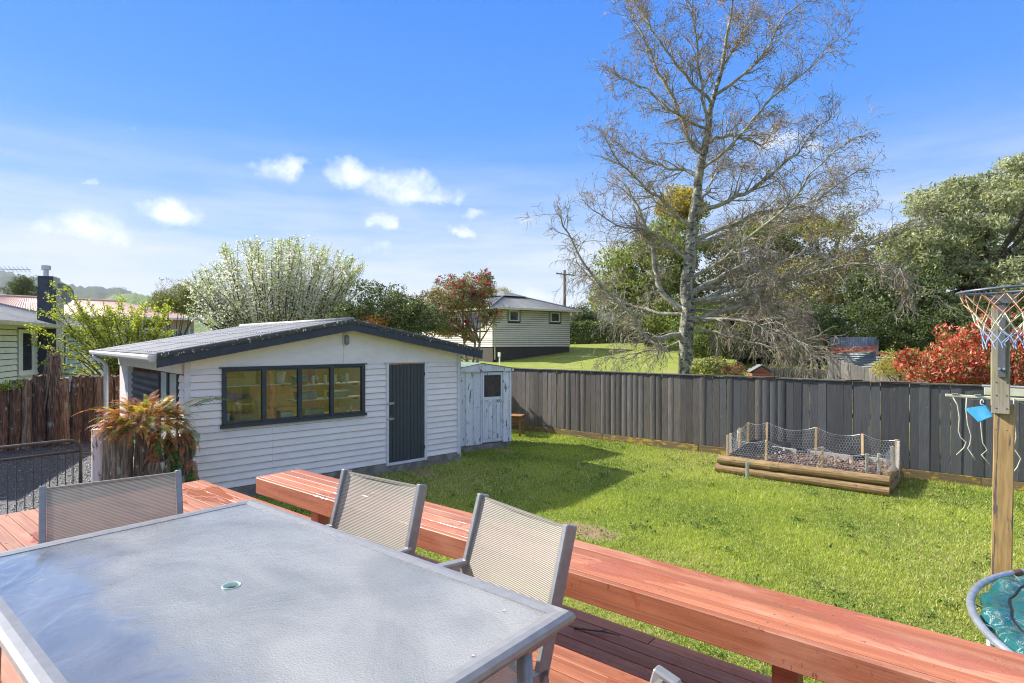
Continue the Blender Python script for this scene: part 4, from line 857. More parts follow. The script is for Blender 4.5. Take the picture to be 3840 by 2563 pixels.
# inner boards with black polythene patches
for a, b_ in ((-3.55, -2.75), (-2.72, -2.05), (-2.02, -1.55)): board('inner_board', M['stake_grey'], (b_-a, .02, .14), bed, ((a+b_)/2, 12.72, .37), (0, R(1.2), 0))
pl = MB(); pl.add([(-4.1, 11.78, .36), (-3.2, 11.80, .31), (-3.15, 12.5, .32), (-3.25, 12.95, .52), (-4.0, 13.0, .50), (-3.7, 12.4, .335)], [(0, 1, 5), (1, 2, 5), (2, 3, 5), (3, 4, 5), (4, 0, 5)]); pl.build('polythene_sheet', M['black_poly'], bed)
for (x, w) in ((-2.98, .20), (-2.0, .26)): b = MB(); b.box(x-w/2, x+w/2, 12.68, 12.705, .28, .46); b.build('polythene_patch', M['black_poly'], bed)
stakes = [(-4.12, 11.74, .74, 0), (-3.38, 11.72, .72, 0), (-2.42, 11.72, .70, 0), (-1.72, 11.72, .66, 1), (-1.55, 11.76, .68, 1), (-4.16, 12.05, .73, 1), (-4.12, 12.45, .80, 0), (-4.1, 12.95, .86, 0), (-3.75, 13.04, .88, 0), (-2.80, 13.04, .87, 0), (-1.98, 13.02, .82, 0), (-1.42, 12.95, .78, 0), (-1.40, 12.2, .76, 1), (-1.36, 12.6, .80, 1), (-2.78, 12.62, .44, 1), (-2.10, 12.64, .42, 1), (-3.3, 12.64, .46, 1)]
for (x, y_, zt, gr) in stakes: board('stake', M['stake_grey' if gr else 'stake'], (.048, .026, zt-.15), bed, (x, y_, .15+(zt-.15)/2), (r_.uniform(-.03, .03), r_.uniform(-.03, .03), r_.uniform(-.3, .3)), bevel=.002)
# chicken wire: hexagons of thin wire following the stakes, sagging between them
path = [(-4.13, 11.72, .74), (-3.38, 11.70, .72), (-2.42, 11.70, .70), (-1.72, 11.70, .66), (-1.50, 11.76, .68), (-1.38, 12.2, .76), (-1.34, 12.6, .80), (-1.38, 12.99, .78), (-1.98, 13.06, .82), (-2.80, 13.07, .87), (-3.75, 13.07, .88), (-4.12, 12.98, .86), (-4.15, 12.45, .80), (-4.18, 12.05, .73), (-4.13, 11.72, .74)]
cum = [0]
for p, q in zip(path, path[1:]): cum.append(cum[-1]+math.hypot(q[0]-p[0], q[1]-p[1]))
def wp(s_, h):
    s_ = max(0, min(cum[-1]-1e-6, s_)); k = next(i_ for i_ in range(len(cum)-1) if cum[i_+1] > s_); t_ = (s_-cum[k])/(cum[k+1]-cum[k]); p, q = path[k], path[k+1]; L_ = cum[k+1]-cum[k]
    sag = 4*t_*(1-t_)*min(.13, .12*L_); top = p[2]+(q[2]-p[2])*t_-sag; z0_ = .29
    bul = .035*math.sin(s_*9+h*3)*h*4*t_*(1-t_); nx_, ny_ = (q[1]-p[1])/L_, -(q[0]-p[0])/L_
    return Vector((p[0]+(q[0]-p[0])*t_+nx_*bul, p[1]+(q[1]-p[1])*t_+ny_*bul, z0_+(top-z0_)*h))
wm = MB(); hw_, nr = .05, 9; ncol = int(cum[-1]/hw_)
def wseg(a, b_): wm.tube([wp(*a), wp(*b_)], .0021, 3, cap=False)
for r0 in range(nr):
    h0, h1, h2 = r0/nr, (r0+.5)/nr, (r0+1)/nr
    for c in range(ncol):
        s0 = c*hw_+(hw_/2 if r0 % 2 else 0)
        wseg((s0, h1), (s0+hw_/2, h0+.02)); wseg((s0+hw_/2, h0+.02), (s0+hw_, h1)); wseg((s0, h1), (s0, h2+.02))
wm.tube([wp(i_*.07, 1.0) for i_ in range(int(cum[-1]/.07))], .0025, 4, cap=False)
wm.build('chicken_wire', M['wire'], bed)
n = 2600; cx_ = rng.uniform(-3.6, -1.5, n); cy_ = rng.uniform(11.75, 12.68, n); keep = (cx_ > -3.15) | (rng.random(n) < .25); cx_, cy_ = cx_[keep], cy_[keep]; n = len(cx_)
# generic leaf-cloud builder used for litter, shrubs and trees
def leafcloud(rg, c, L, W, pal, wts=None, nrm=None, up=.0, jit=.18, droop=0.0):
    n = len(c); pal = np.array(pal, float); idx = rg.choice(len(pal), n, p=None if wts is None else np.array(wts)/sum(wts))
    d = rg.normal(size=(n, 3)); d[:, 2] += up; d[:, 2] -= droop; d /= np.linalg.norm(d, axis=1, keepdims=True)
    nn = rg.normal(size=(n, 3)); 
    if nrm is not None: nn = nn*.55+nrm
    s = np.cross(nn, d); s /= np.linalg.norm(s, axis=1, keepdims=True)+1e-9; fn = np.cross(d, s)
    k = rg.uniform(.65, 1.25, (n, 1)); Ls = L*k; Ws = W*k*rg.uniform(.8, 1.2, (n, 1))
    V = np.empty((n, 4, 3)); V[:, 0] = c; V[:, 1] = c+d*Ls*.5+s*Ws*.5+fn*Ws*.18; V[:, 2] = c+d*Ls; V[:, 3] = c+d*Ls*.5-s*Ws*.5+fn*Ws*.18
    o = np.arange(n)[:, None]*4; F = np.concatenate([o+np.array([[0, 1, 2]]), o+np.array([[0, 2, 3]])], 0)
    T = pal[idx]*rg.uniform(1-jit, 1+jit, (n, 1)); T = np.repeat(T, 4, 0)
    return V.reshape(-1, 3), F, T
def merge(parts):
    V, F, T = [], [], []; o = 0
    for v, f, t in parts: V.append(v); F.append(f+o); T.append(t); o += len(v)
    return np.concatenate(V), np.concatenate(F), np.concatenate(T)
V, F, T = leafcloud(rng, np.stack([cx_, cy_, .30+rng.uniform(0, .05, n)], 1), .085, .045, [(.32, .22, .17), (.24, .15, .11), (.45, .34, .28), (.15, .09, .07)], nrm=np.array([[0, 0, 1.2]]))
tag(link('leaf_litter', np_mesh('leaf_litter', V, F, M['dry_leaf'], T)), 'dry brown and pinkish leaves mulching the raised bed', 'leaf litter', kind='stuff')
gp = MB(); gp.tube([(-3.62, 11.36, 0), (-3.615, 11.36, .335)], .032, 14); gp.lathe([(.032, .335), (.026, .335), (.026, .25), (.0001, .25)], 14, c=(-3.615, 11.36, 0))
tag(gp.build('steel_pipe_socket', M['galv'], smooth=False), 'short galvanised steel pipe standing in the lawn against the log bed', 'pipe')
# ================================================================== hoop post
hp = thing('hoop_post', 'tall timber post carrying a ball hoop with a red white and blue net', 'hoop', (.05, 7.17, 0), R(-3))
# local frame: -Y faces the camera, X to the right
board('pole', M['post_wood'], (.15, .11, 2.02), hp, (.0, .0, 1.01), (0, R(.8), 0), bevel=.006)
board('upper_pole', M['post_grey'], (.132, .05, 1.0), hp, (-.01, -.081, 2.43), bevel=.004)
board('backing_pole', M['post_grey'], (.06, .05, .5), hp, (-.055, -.03, 2.25), bevel=.004)
board('steel_upright', M['steel_grey'], (.058, .05, .76), hp, (.0, -.132, 2.65), bevel=.003)
b = MB(); b.box(-.095, .105, -.165, -.158, 2.95, 3.03); b.box(-.095, .105, -.158, -.10, 2.95, 2.956); b.build('rim_bracket', M['steel_grey'], hp)
for (x, z) in ((-.016, 2.35), (.016, 2.35)): b = MB(); b.tube([(x, -.155, z), (x, -.172, z)], .012, 6); b.build('bolt', M['galv'], hp)
b = MB()
for z in (1.98, 2.1, 1.78, 2.22):
    for x in (-.04, .035): b.lathe([(.0001, .001), (.006, 0)], 6, c=(0, 0, 0)); b.tube([(x, -.1055, z), (x, -.1085, z)], .006, 6)
b.build('nail_heads', M['slate'], hp)['kind'] = 'stuff'
RR = .325; rcx, rcy, rz_ = .03, -.165-RR-.05, 3.045
b = MB(); b.tube([(rcx+RR*math.cos(2*math.pi*i_/56), rcy+RR*math.sin(2*math.pi*i_/56), rz_+.018*math.cos(2*math.pi*i_/56)) for i_ in range(56)], .011, 8, closed=True); b.build('rim', M['rim'], hp, smooth=True)
b = MB(); b.tube([(-.08, -.16, 3.02), (-.13, -.26, rz_-.002), (-.16, rcy+RR*.8, rz_-.006)], .008, 6); b.tube([(.09, -.16, 3.02), (.17, -.26, rz_+.006), (.20, rcy+RR*.8, rz_)], .008, 6); b.build('rim_brace', M['rim'], hp)
nl = 12; lev = [(.32, 0), (.27, -.10), (.225, -.19), (.185, -.27), (.155, -.34), (.142, -.40), (.138, -.455)]
def npnt(i_, l, half): a = 2*math.pi*(i_+.5*half)/nl; r0, dz = lev[l]; rr = random.Random(i_*9+l); return (rcx+r0*math.cos(a)+rr.uniform(-.01, .01), rcy+r0*math.sin(a)+rr.uniform(-.01, .01), rz_-.01+dz+rr.uniform(-.012, .012))
for nm, ls, mt in (('net_red_band', (0, 1), 'net_red'), ('net_white_band', (2, 3), 'net_white'), ('net_blue_band', (4, 5), 'net_blue')):
    b = MB()
    for l in ls:
        for i_ in range(nl):
            h0 = l % 2; h1 = 1-h0
            p = npnt(i_, l, h0); q1 = npnt(i_ if h0 == 0 else i_+1, l+1, h1); q2 = npnt(i_-1 if h0 == 0 else i_, l+1, h1)
            b.tube([p, q1], .0042, 5); b.tube([p, q2], .0042, 5)
        if l == 5:
            for i_ in range(nl): p = npnt(i_, 6, 0); b.tube([p, (p[0]+.01, p[1], p[2]-.04)], .006, 5)
    b.build(nm, M[mt], hp)
# ================================================================== folding clothesline behind the post
cl = thing('clothesline', 'cream folding clothesline with slack cords hanging from its bar', 'clothesline', (.16, 8.57, 0), 0)
board('post', M['grey_wood'], (.09, .09, 2.1), cl, (.62, .10, 1.05))
b = MB(); b.beam((-.62, 0, 1.97), (1.5, .06, 1.93), .028, .03); b.build('front_bar', M['cream_paint'], cl, bevel=.004)
b = MB(); b.beam((-.27, .55, 2.0), (1.6, .58, 2.0), .05, .09); b.build('back_channel', M['cream_paint'], cl, bevel=.004)
b = MB(); b.beam((.15, .0, 1.955), (.15, .57, 1.985), .02, .03); b.beam((1.3, .03, 1.94), (1.3, .60, 1.97), .02, .03); b.build('side_arm', M['cream_paint'], cl, bevel=.003)
b = MB(); b.tube([(-.29, .54, 2.062), (1.6, .57, 2.062)], .016, 8); b.build('top_tube', M['galv'], cl)
for i_, x in enumerate((-.53, -.32, -.12)): b = MB(); b.box(x-.03, x+.03, -.02, .02, 1.985, 1.995); b.build('cord_slot', M['galv'], cl)
hang = [(-.555, [(0, 0), (.05, -.10), (.07, -.25), (.06, -.40), (.08, -.48), (.13, -.53), (.11, -.60), (.04, -.69)]), (-.42, [(0, 0), (-.005, -.15), (.01, -.32), (.04, -.45), (.03, -.55), (.01, -.6), (.05, -.67), (.08, -.73)]), (-.285, [(0, -.1), (-.01, -.25), (.0, -.4), (.01, -.52), (.05, -.6), (.0, -.66), (.07, -.76)]), (-.006, [(0, 0), (.0, -.2), (.02, -.42), (.0, -.55), (.06, -.66), (.03, -.76), (-.05, -.90)])]
for x0_, pts in hang:
    b = MB(); b.tube([(x0_+px, .0+.02*math.sin(pz_*7), 1.965+pz_) for px, pz_ in pts], .006, 6); b.build('hanging_cord', M['cord'], cl, smooth=True)
b = MB(); b.tube([(-.5, 0, 1.955), (-.38, .01, 1.93), (-.26, .01, 1.935), (-.1, .1, 1.96)], .003, 5); b.tube([(.0, 0, 1.95), (.1, .05, 1.90), (.15, .3, 1.97)], .003, 5); b.build('slack_line', M['cord'], cl)
# blue peg holder hanging on the line
M['peg_blue'] = pm('translucent_blue_plastic', (.06, .36, .66), (.10, .45, .74), 9, rough=.3, bump=.1, rnd=0, spec=.5)
pg = thing('peg_holder', 'bright blue plastic peg holder hanging askew from the clothesline', 'peg holder', (-.12, 8.53, 1.93), R(-4))
b = MB(); b.tube([(.015*math.cos(t_/8*6.28), 0, -.02+.03*math.sin(t_/8*6.28)) for t_ in range(7)], .006, 6); b.build('hook', M['white_pl'], pg)
b = MB(); b.add([(-.16, -.02, -.10), (.03, -.03, -.05), (.10, -.03, -.17), (-.03, -.03, -.25), (-.15, .05, -.105), (.03, .05, -.055), (.095, .05, -.165), (-.025, .05, -.235)], [(0, 3, 2, 1), (4, 5, 6, 7), (0, 4, 7, 3), (3, 7, 6, 2), (2, 6, 5, 1)]); b.build('pouch', M['peg_blue'], pg, bevel=.008, seg=2, fix=True)
b = MB(); b.tube([(.0, 0, -.04), (.03, -.0, -.06), (.06, 0, -.1)], .005, 6); b.build('hook_stem', M['peg_blue'], pg)
# ================================================================== trampoline
tr = thing('trampoline', 'round trampoline with a wet dark green cover on a grey tube frame', 'trampoline', (1.39, 5.32, 0))
TR, TH = 1.53, .75
def tramp_mat():
    m, t, b = _m('wet_green_cover'); N = NT(t); v = N.coords(rnd=False)
    n1 = N.noise(v, 2.2, 6, .6, .8); n2 = N.noise(v, 12, 4); n3 = N.noise(N.coords((1, 1, 1), False), 5.5, 6, .7, 1.2)
    col = N.mix(N.ramp(n1, .35, .65), (.010, .085, .082), (.018, .125, .118))
    vein = N.math('ABSOLUTE', N.math('SUBTRACT', n3, .5)); patch = N.noise(v, 1.6, 3)
    k = N.math('MULTIPLY', N.ramp(vein, .011, .003), N.ramp(patch, .50, .60)); col = N.mix(N.math('MULTIPLY', k, .6), col, (.62, .68, .66))
    N.set(b.inputs['Base Color'], col); N.set(b.inputs['Roughness'], N.ramp(n2, .3, .7, .12, .38)); b.inputs['Specular IOR Level'].default_value = .6
    N.bump(N.math('ADD', n1, N.math('MULTIPLY', n2, .25)), .12, .02, b); return m
M['tramp'] = tramp_mat()
b = MB(); b.tube([(TR*math.cos(2*math.pi*i_/72), TR*math.sin(2*math.pi*i_/72), TH) for i_ in range(72)], .026, 10, closed=True); b.build('frame_ring', M['galv'], tr, smooth=True)
prof = [(.0001, -.06), (.3, -.058), (.7, -.045), (1.0, -.03), (1.2, -.015), (1.30, .005), (1.315, .0), (1.33, .012), (1.40, .02), (1.45, .012), (1.475, -.02), (1.47, -.07)]
n_ = 120; b = MB(); rr = random.Random(4)
ph = [rr.uniform(0, 6.28) for _ in range(8)]
def cover_pt(r0, dz, a):
    w = max(0, (r0-1.15)/.32); wr = w*(.016*math.sin(17*a+ph[0]+r0*6)+.012*math.sin(29*a+ph[1]-r0*9)+.009*math.sin(41*a+ph[2]))
    rad = r0*(1+.012*w*math.sin(23*a+ph[3])); return (rad*math.cos(a), rad*math.sin(a), TH+.012+dz+wr+.010*math.sin(5*a+ph[4])*r0/1.5)
for k, (r0, dz) in enumerate(prof):
    for i_ in range(n_): b.v.append(cover_pt(r0, dz, 2*math.pi*i_/n_))
for k in range(len(prof)-1): b.f += [(k*n_+i_, k*n_+(i_+1) % n_, (k+1)*n_+(i_+1) % n_, (k+1)*n_+i_) for i_ in range(n_)]
b.m = [0]*len(b.f); b.build('cover', M['tramp'], tr, smooth=True)
M['seam'] = pm('black_cover_seam', (.01, .012, .012), rough=.5, bump=0, rnd=0)
b = MB(); b.tube([cover_pt(1.315, .004, 2*math.pi*i_/120) for i_ in range(120)], .008, 5, closed=True); b.build('cover_seam', M['seam'], tr)
for i_ in range(54):
    a = 2*math.pi*(i_+.3)/54; b = MB() if i_ == 0 else b; b.tube([(1.46*math.cos(a), 1.46*math.sin(a), TH-.01), ((TR-.02)*math.cos(a), (TR-.02)*math.sin(a), TH+.004)], .004, 5)
b.build('spring_hooks', M['galv'], tr)['kind'] = 'stuff'
for i_ in range(6):
    a = 2*math.pi*(i_+.37)/6; p = (TR*math.cos(a), TR*math.sin(a)); b = MB(); b.tube([(p[0], p[1], 0), (p[0], p[1], TH-.02)], .021, 12); b.build('leg', M['galv'], tr, smooth=True)
a = R(146); b = MB(); b.tube([(TR*math.cos(a+d_), TR*math.sin(a+d_), TH) for d_ in (-.03, 0, .03)], .031, 10); b.build('joint_sleeve', M['rough_cap'], tr)
# ================================================================== tube gate
gate = thing('tube_gate', 'low rusty tube steel gate with thin vertical bars', 'gate', (-9.62, 2.42, 0), R(-90))
GL = 2.2; gz = 1.27     # local +X runs away from the hinge post (towards -Y)
b = MB(); pts = [(.0, 0, .08), (.0, 0, gz-.14)]+[(.14-.14*math.cos(t_), 0, gz-.14+.14*math.sin(t_)) for t_ in (.4, .8, 1.2, 1.571)]+[(GL, 0, gz), (GL, 0, .08)]
b.tube(pts, .021, 10); b.build('outer_tube', M['gate'], gate, smooth=True)
b = MB(); b.tube([(.0, 0, gz-.16), (GL, 0, gz-.16)], .017, 8); b.build('upper_rail', M['gate'], gate, smooth=True); b = MB(); b.tube([(.0, 0, .12), (GL, 0, .12)], .017, 8); b.build('lower_rail', M['gate'], gate, smooth=True)
bmsh = MB().tube([(0, 0, .12), (0, 0, gz-.16)], .0065, 6).mesh('gate_bar', M['gate'])
for i_ in range(25): link('gate_bar', bmsh, gate, (.085+i_*.085, 0, 0))
b = MB(); b.tube([(-.13, 0, gz-.2), (.0, 0, gz-.2)], .010, 6); b.tube([(-.13, 0, .3), (.0, 0, .3)], .010, 6); b.build('hinge', M['gate'], gate)
pp = thing('gate_post', 'round gate post with flaking pinkish white paint', 'post', (-9.60, 2.63, 0))
b = MB(); b.tube([(0, 0, 0), (.005, 0, .7), (0, 0, 1.36), (0, 0, 1.385)], [.095, .093, .090, .084], 18); b.build('shaft', M['pink_post'], pp, smooth=False)
# ponga stumps next to the post, moss on top
def ponga(parent, name, x, y_, h, r0, seed, mat='ponga', lean=0.0):
    rr = random.Random(seed); b = MB(); n_, kz = 15, 9; wob = [rr.uniform(.82, 1.12) for _ in range(n_)]
    for k in range(kz+1):
        z = h*k/kz
        for i_ in range(n_):
            a = 2*math.pi*i_/n_; rad = r0*wob[i_]*(1+rr.uniform(-.07, .07))*(1.08-.12*k/kz)
            b.v.append((x+rad*math.cos(a)+lean*z, y_+rad*math.sin(a)+.3*lean*z, z if k < kz else h+rr.uniform(-.05, .02)))
    for k in range(kz): b.f += [(k*n_+i_, k*n_+(i_+1) % n_, (k+1)*n_+(i_+1) % n_, (k+1)*n_+i_) for i_ in range(n_)]
    b.v.append((x+lean*h, y_, h-.03)); q = len(b.v)-1; b.f += [(kz*n_+i_, kz*n_+(i_+1) % n_, q) for i_ in range(n_)]; b.m = [0]*len(b.f)
    return b.build(name, M[mat], parent)
stp = [(-9.50, 2.82, 1.40, .185, 'tall fibrous tree fern stump with moss beside the gate post', 51), (-9.40, 3.16, 1.32, .17, 'dark tree fern stump under the bronze fern', 52), (-9.22, 3.52, 1.18, .17, 'tree fern stump against the shed corner, fern hanging over it', 53), (-9.08, 3.20, .95, .14, 'low tree fern stump in front of the fern clump', 54)]
for (x, y_, h, r0, lab, sd) in stp:
    t = thing('fern_stump', lab, 'stump', (x, y_, 0), 0, 'stumps by the gate'); ponga(t, 'stump', 0, 0, h, r0, sd, 'ponga_pale' if sd == 51 else 'ponga')
    if sd == 51:
        b = MB(); rr = random.Random(3)
        b.lathe([(.085, -.02), (.09, .01), (.06, .04), (.02, .055), (.0001, .055)], 14, c=(.05, .03, h-.02)); b.build('moss', M['moss'], t, smooth=True)
# ================================================================== log fence behind the drive
pf = thing('tree_fern_log_fence', 'rough fence of upright tree fern logs behind the gravel drive', 'fence', (-18.2, 0, 0))
rr = random.Random(71); y_ = -.4; k = 0
while y_ < 7.4:
    r0 = rr.uniform(.105, .155); y_ += r0
    ponga(pf, 'fern_log', rr.uniform(-.05, .05), y_, 1.73+rr.uniform(-.10, .06)-(.12 if y_ < 3.4 and rr.random() < .4 else 0), r0, 200+k, 'ponga_pale' if k % 3 == 0 else 'ponga', rr.uniform(-.02, .02)); y_ += r0*.93; k += 1
# ================================================================== neighbouring houses
def corr_plane(parent, name, mat, a, b_, c, d, pitch=.0762, amp=.009, per=4):
    """corrugated sheet on the quad a-b (eave, left to right) and d-c (ridge, left to right)"""
    a, b_, c, d = map(Vector, (a, b_, c, d)); L_ = (b_-a).length; n_ = max(8, int(L_/pitch*per)); nrm = (b_-a).cross(d-a).normalized(); m = MB()
    if nrm.z < 0: nrm = -nrm
    for i_ in range(n_+1):
        t_ = i_/n_; o = nrm*(amp*math.cos(2*math.pi*t_*L_/pitch)); m.v += [tuple(a.lerp(b_, t_)+o), tuple(d.lerp(c, t_)+o)]
    m.f = [(2*i_, 2*i_+2, 2*i_+3, 2*i_+1) for i_ in range(n_)]; m.m = [0]*n_
    return m.build(name, mat, parent, smooth=True)
def boards_rect(parent, mat, x0, x1, z0, z1, exp, holes=(), y0=0.0, side=None):
    """weatherboards on the local plane y = y0 (facing -Y), with rectangular holes (x0, x1, z0, z1)"""
    z = z0
    while z < z1-.01:
        h = min(exp, z1-z); seg = [(x0, x1)]
        for (a, b_, c, d) in holes:
            if z+h > c+.001 and z < d-.001:
                ns = []
                for p, q in seg:
                    if b_ <= p or a >= q: ns.append((p, q)); continue
                    if a > p: ns.append((p, a))
                    if b_ < q: ns.append((b_, q))
                seg = ns
        for p, q in seg:
            if True:
                m = MB(); m.extr([(-.03, z+.026), (-.001, z+.026), (-.001, z+h), (-.004, z+h), (-.03, z+.036)], 'x', p, q)
                m.v = [side(v) if side else v for v in m.v]; m.build('weatherboard', mat, parent, fix=True)
        z += exp
def sash(parent, x0, x1, z0, z1, fmat, n=1, fw=.06, y0=0.0, side=None, cut=None, curtain=False, sill=None):
    """window: frame bars, panes, sill, on the plane y = y0"""
    f = (lambda v: v) if side is None else side
    e = bpy.data.objects.new('window', None); C.objects.link(e); e.parent = parent; e.empty_display_size = .1
    def bar(nm, a, b_, c, d, ya, yb, mt):
        m = MB(); m.box(a, b_, ya, yb, c, d); m.v = [f(v) for v in m.v]; return m.build(nm, mt, e, fix=True)
    bar('frame', x0, x0+fw, z0, z1, y0-.05, y0+.02, fmat); bar('frame', x1-fw, x1, z0, z1, y0-.05, y0+.02, fmat); bar('frame', x0+fw, x1-fw, z1-fw, z1, y0-.05, y0+.02, fmat); bar('frame', x0+fw, x1-fw, z0, z0+fw, y0-.05, y0+.02, fmat)
    cuts = [x0+fw]+(cut or [x0+fw+(x1-x0-2*fw)*i_/n for i_ in range(1, n)])+[x1-fw]
    for c in cuts[1:-1]: bar('mullion', c-fw/2, c+fw/2, z0+fw, z1-fw, y0-.045, y0+.02, fmat)
    for i_, (a, b_) in enumerate(zip(cuts, cuts[1:])):
        bar('pane', a+(fw/2 if i_ else 0), b_-(fw/2 if i_ < len(cuts)-2 else 0), z0+fw, z1-fw, y0-.012, y0-.006, M['pane_dark'])
    bar('sill', x0-.06, x1+.06, z0-.05, z0-.001, y0-.09, y0+.02, sill or fmat)
# ---- pale green house on the left (local X runs along its wall, -Y faces us)
hl = thing('pale_green_house', 'pale green weatherboard house with dark chimney beyond the log fence', 'house', (-25.5, 4.88, 0), R(152.15))
boards_rect(hl, M['green_wall'], -9, 1.0, .5, 3.15, .19, [(-.86, .86, 1.45, 3.04)]); boards_rect(hl, M['blue_wall'], 1.9, 6.4, .5, 3.15, .19, [(3.2, 4.2, 1.5, 3.0)]); boards_rect(hl, M['white_wall'], 6.4, 11, .5, 3.15, .19)
b = MB(); b.box(-9, 11, .002, .2, 0, 3.2); b.box(-9, 11, .2, 7, 0, .4); b.build('wall_core', M['dark_base'], hl)  # dark core paints in the shade of the gaps between weatherboards
sash(hl, -.80, .80, 1.50, 3.0, M['white_paint'], 1, .12); sash(hl, 3.25, 4.15, 1.55, 2.95, M['white_paint'], 1, .08)
b = MB(); b.box(-.68, -.35, -.016, -.0125, 1.62, 2.88); b.box(.45, .68, -.016, -.0125, 1.62, 2.88); b.build('curtain', M['white_pl'], hl)
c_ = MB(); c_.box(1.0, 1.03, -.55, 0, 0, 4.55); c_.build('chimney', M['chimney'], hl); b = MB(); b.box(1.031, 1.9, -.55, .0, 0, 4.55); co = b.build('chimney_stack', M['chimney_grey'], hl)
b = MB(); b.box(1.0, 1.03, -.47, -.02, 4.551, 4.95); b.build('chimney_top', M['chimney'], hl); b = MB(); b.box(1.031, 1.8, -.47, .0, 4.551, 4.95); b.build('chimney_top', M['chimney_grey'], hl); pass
b = MB(); b.tube([(1.4, -.15, 4.95), (1.4, -.15, 5.25)], .085, 12); b.lathe([(.085, 0), (.15, .01), (.15, .16), (.0001, .18)], 8, c=(1.4, -.15, 5.2)); b.build('flue', M['galv'], hl)
corr_plane(hl, 'roof', M['grey_roof'], (-9.6, -.55, 3.22), (11.5, -.55, 3.22), (8.0, 3.6, 4.36), (-6.0, 3.6, 4.36)); corr_plane(hl, 'roof', M['grey_roof'], (11.5, 7.7, 3.22), (-9.6, 7.7, 3.22), (-6.0, 3.6, 4.36), (8.0, 3.6, 4.36))
m = MB(); m.add([(11.5, -.55, 3.22), (11.5, 7.7, 3.22), (8.0, 3.6, 4.36)], [(0, 1, 2)]); m.add([(-9.6, 7.7, 3.22), (-9.6, -.55, 3.22), (-6, 3.6, 4.36)], [(0, 1, 2)]); m.build('hip_roof', M['grey_roof'], hl)
b = MB(); b.tube([(-6, 3.6, 4.39), (8, 3.6, 4.39)], .06, 8); b.build('ridge', M['grey_roof'], hl)
b = MB(); b.extr([(-.56, 3.06), (-.66, 3.09), (-.69, 3.18), (-.69, 3.20), (-.56, 3.20)], 'x', -9.7, .99); b.extr([(-.56, 3.06), (-.66, 3.09), (-.69, 3.18), (-.69, 3.20), (-.56, 3.20)], 'x', 1.91, 11.6); b.build('gutter', M['cream_paint'], hl, fix=True); b = MB(); b.box(-9.6, .99, -.54, 0, 3.06, 3.10); b.box(1.91, 11.5, -.54, 0, 3.06, 3.10); b.build('soffit', M['green_wall'], hl)
# antenna and dish
an = thing('television_aerial', 'thin television aerial above the left roof', 'aerial', (-24.6, 1.75, 0), 0)
a0 = dirpt(-70, 617, 20.5); a1 = dirpt(70, 619, 20.9); a0 = Vector(a0)-Vector((-24.6, 1.75, 0)); a1 = Vector(a1)-Vector((-24.6, 1.75, 0))
b = MB(); b.tube([a0, a1], .014, 6); sdv = (a1-a0).cross(Vector((0, 0, 1))).normalized(); b.build('boom', M['galv'], an)
b = MB()
for i_ in range(14):
    p = a0.lerp(a1, .04+.92*i_/13); ln = .22-.006*i_; b.tube([p-sdv*ln-Vector((0, 0, .09)), p+sdv*ln+Vector((0, 0, .09))], .008, 5)
b.build('elements', M['galv'], an); b = MB(); b.tube([a0.lerp(a1, .12), Vector((a0.lerp(a1, .12).x, a0.lerp(a1, .12).y, 3.9))], .02, 6); b.build('mast', M['galv'], an)
ds = thing('satellite_dish', 'grey satellite dish beside the dark chimney', 'satellite dish', (-26.7, 6.1, 0), R(100)); b = MB(); b.lathe([(.0001, 0), (.2, .02), (.38, .09), (.4, .1)], 24); b.v = [(v[0], -v[2]+.0, v[1]*1.0+4.35) for v in b.v]; b.build('dish', M['grey_pl'], ds, smooth=True); b = MB(); b.tube([(0, .02, 4.35), (.0, .2, 4.3), (0, .2, 3.6)], .02, 6); b.build('bracket', M['galv'], ds)
# ---- pink roofed house further off
hk = thing('pink_roofed_house', 'house with faded pink corrugated roof and pink walls over blue grey base', 'house', (-44.0, 17.76, 0), R(90+2))
# local X runs along +Y world (to the right), -Y faces us (+X world)
boards_rect(hk, M['pink_wall'], -15, 0, 3.35, 4.25, .15, [(-5.7, -2.4, 3.4, 4.15)]); boards_rect(hk, M['blue_wall'], -15, 0, 0, 3.35, .22)
b = MB(); b.box(-15, 0, .002, 8, 0, 4.25); b.build('wall_core', M['pink_wall'], hk)
sash(hk, -5.65, -2.45, 3.43, 4.12, M['white_paint'], 4, .09)
for x in (-1.0, -2.6, -4.3, -6.0): board('veranda_post', M['slate'], (.14, .14, 3.2), hk, (x, -.25, 1.6))
corr_plane(hk, 'roof', M['pink_roof'], (-15.6, -.6, 4.22), (.6, -.6, 4.22), (-3.3, 4, 5.42), (-11.5, 4, 5.42), .152, .02, 4); corr_plane(hk, 'roof', M['pink_roof'], (.6, 8.6, 4.22), (-15.6, 8.6, 4.22), (-11.5, 4, 5.42), (-3.3, 4, 5.42), .152, .02, 4)
m = MB(); m.add([(.6, -.6, 4.22), (.6, 8.6, 4.22), (-3.3, 4, 5.42)], [(0, 1, 2)]); m.add([(-15.6, 8.6, 4.22), (-15.6, -.6, 4.22), (-11.5, 4, 5.42)], [(0, 1, 2)]); m.build('hip_roof', M['pink_roof'], hk)
b = MB(); b.tube([(-11.5, 4, 5.44), (-3.3, 4, 5.44)], .09, 8); b.build('ridge', M['pink_roof'], hk); b = MB(); b.box(-15.7, .7, -.74, -.6, 4.08, 4.21); b.build('gutter', M['white_trim'], hk); b = MB(); b.tube([(-.35, -.64, 4.1), (-.35, -.08, 3.95), (-.35, -.08, .1)], .05, 8); b.build('downpipe', M['white_paint'], hk)
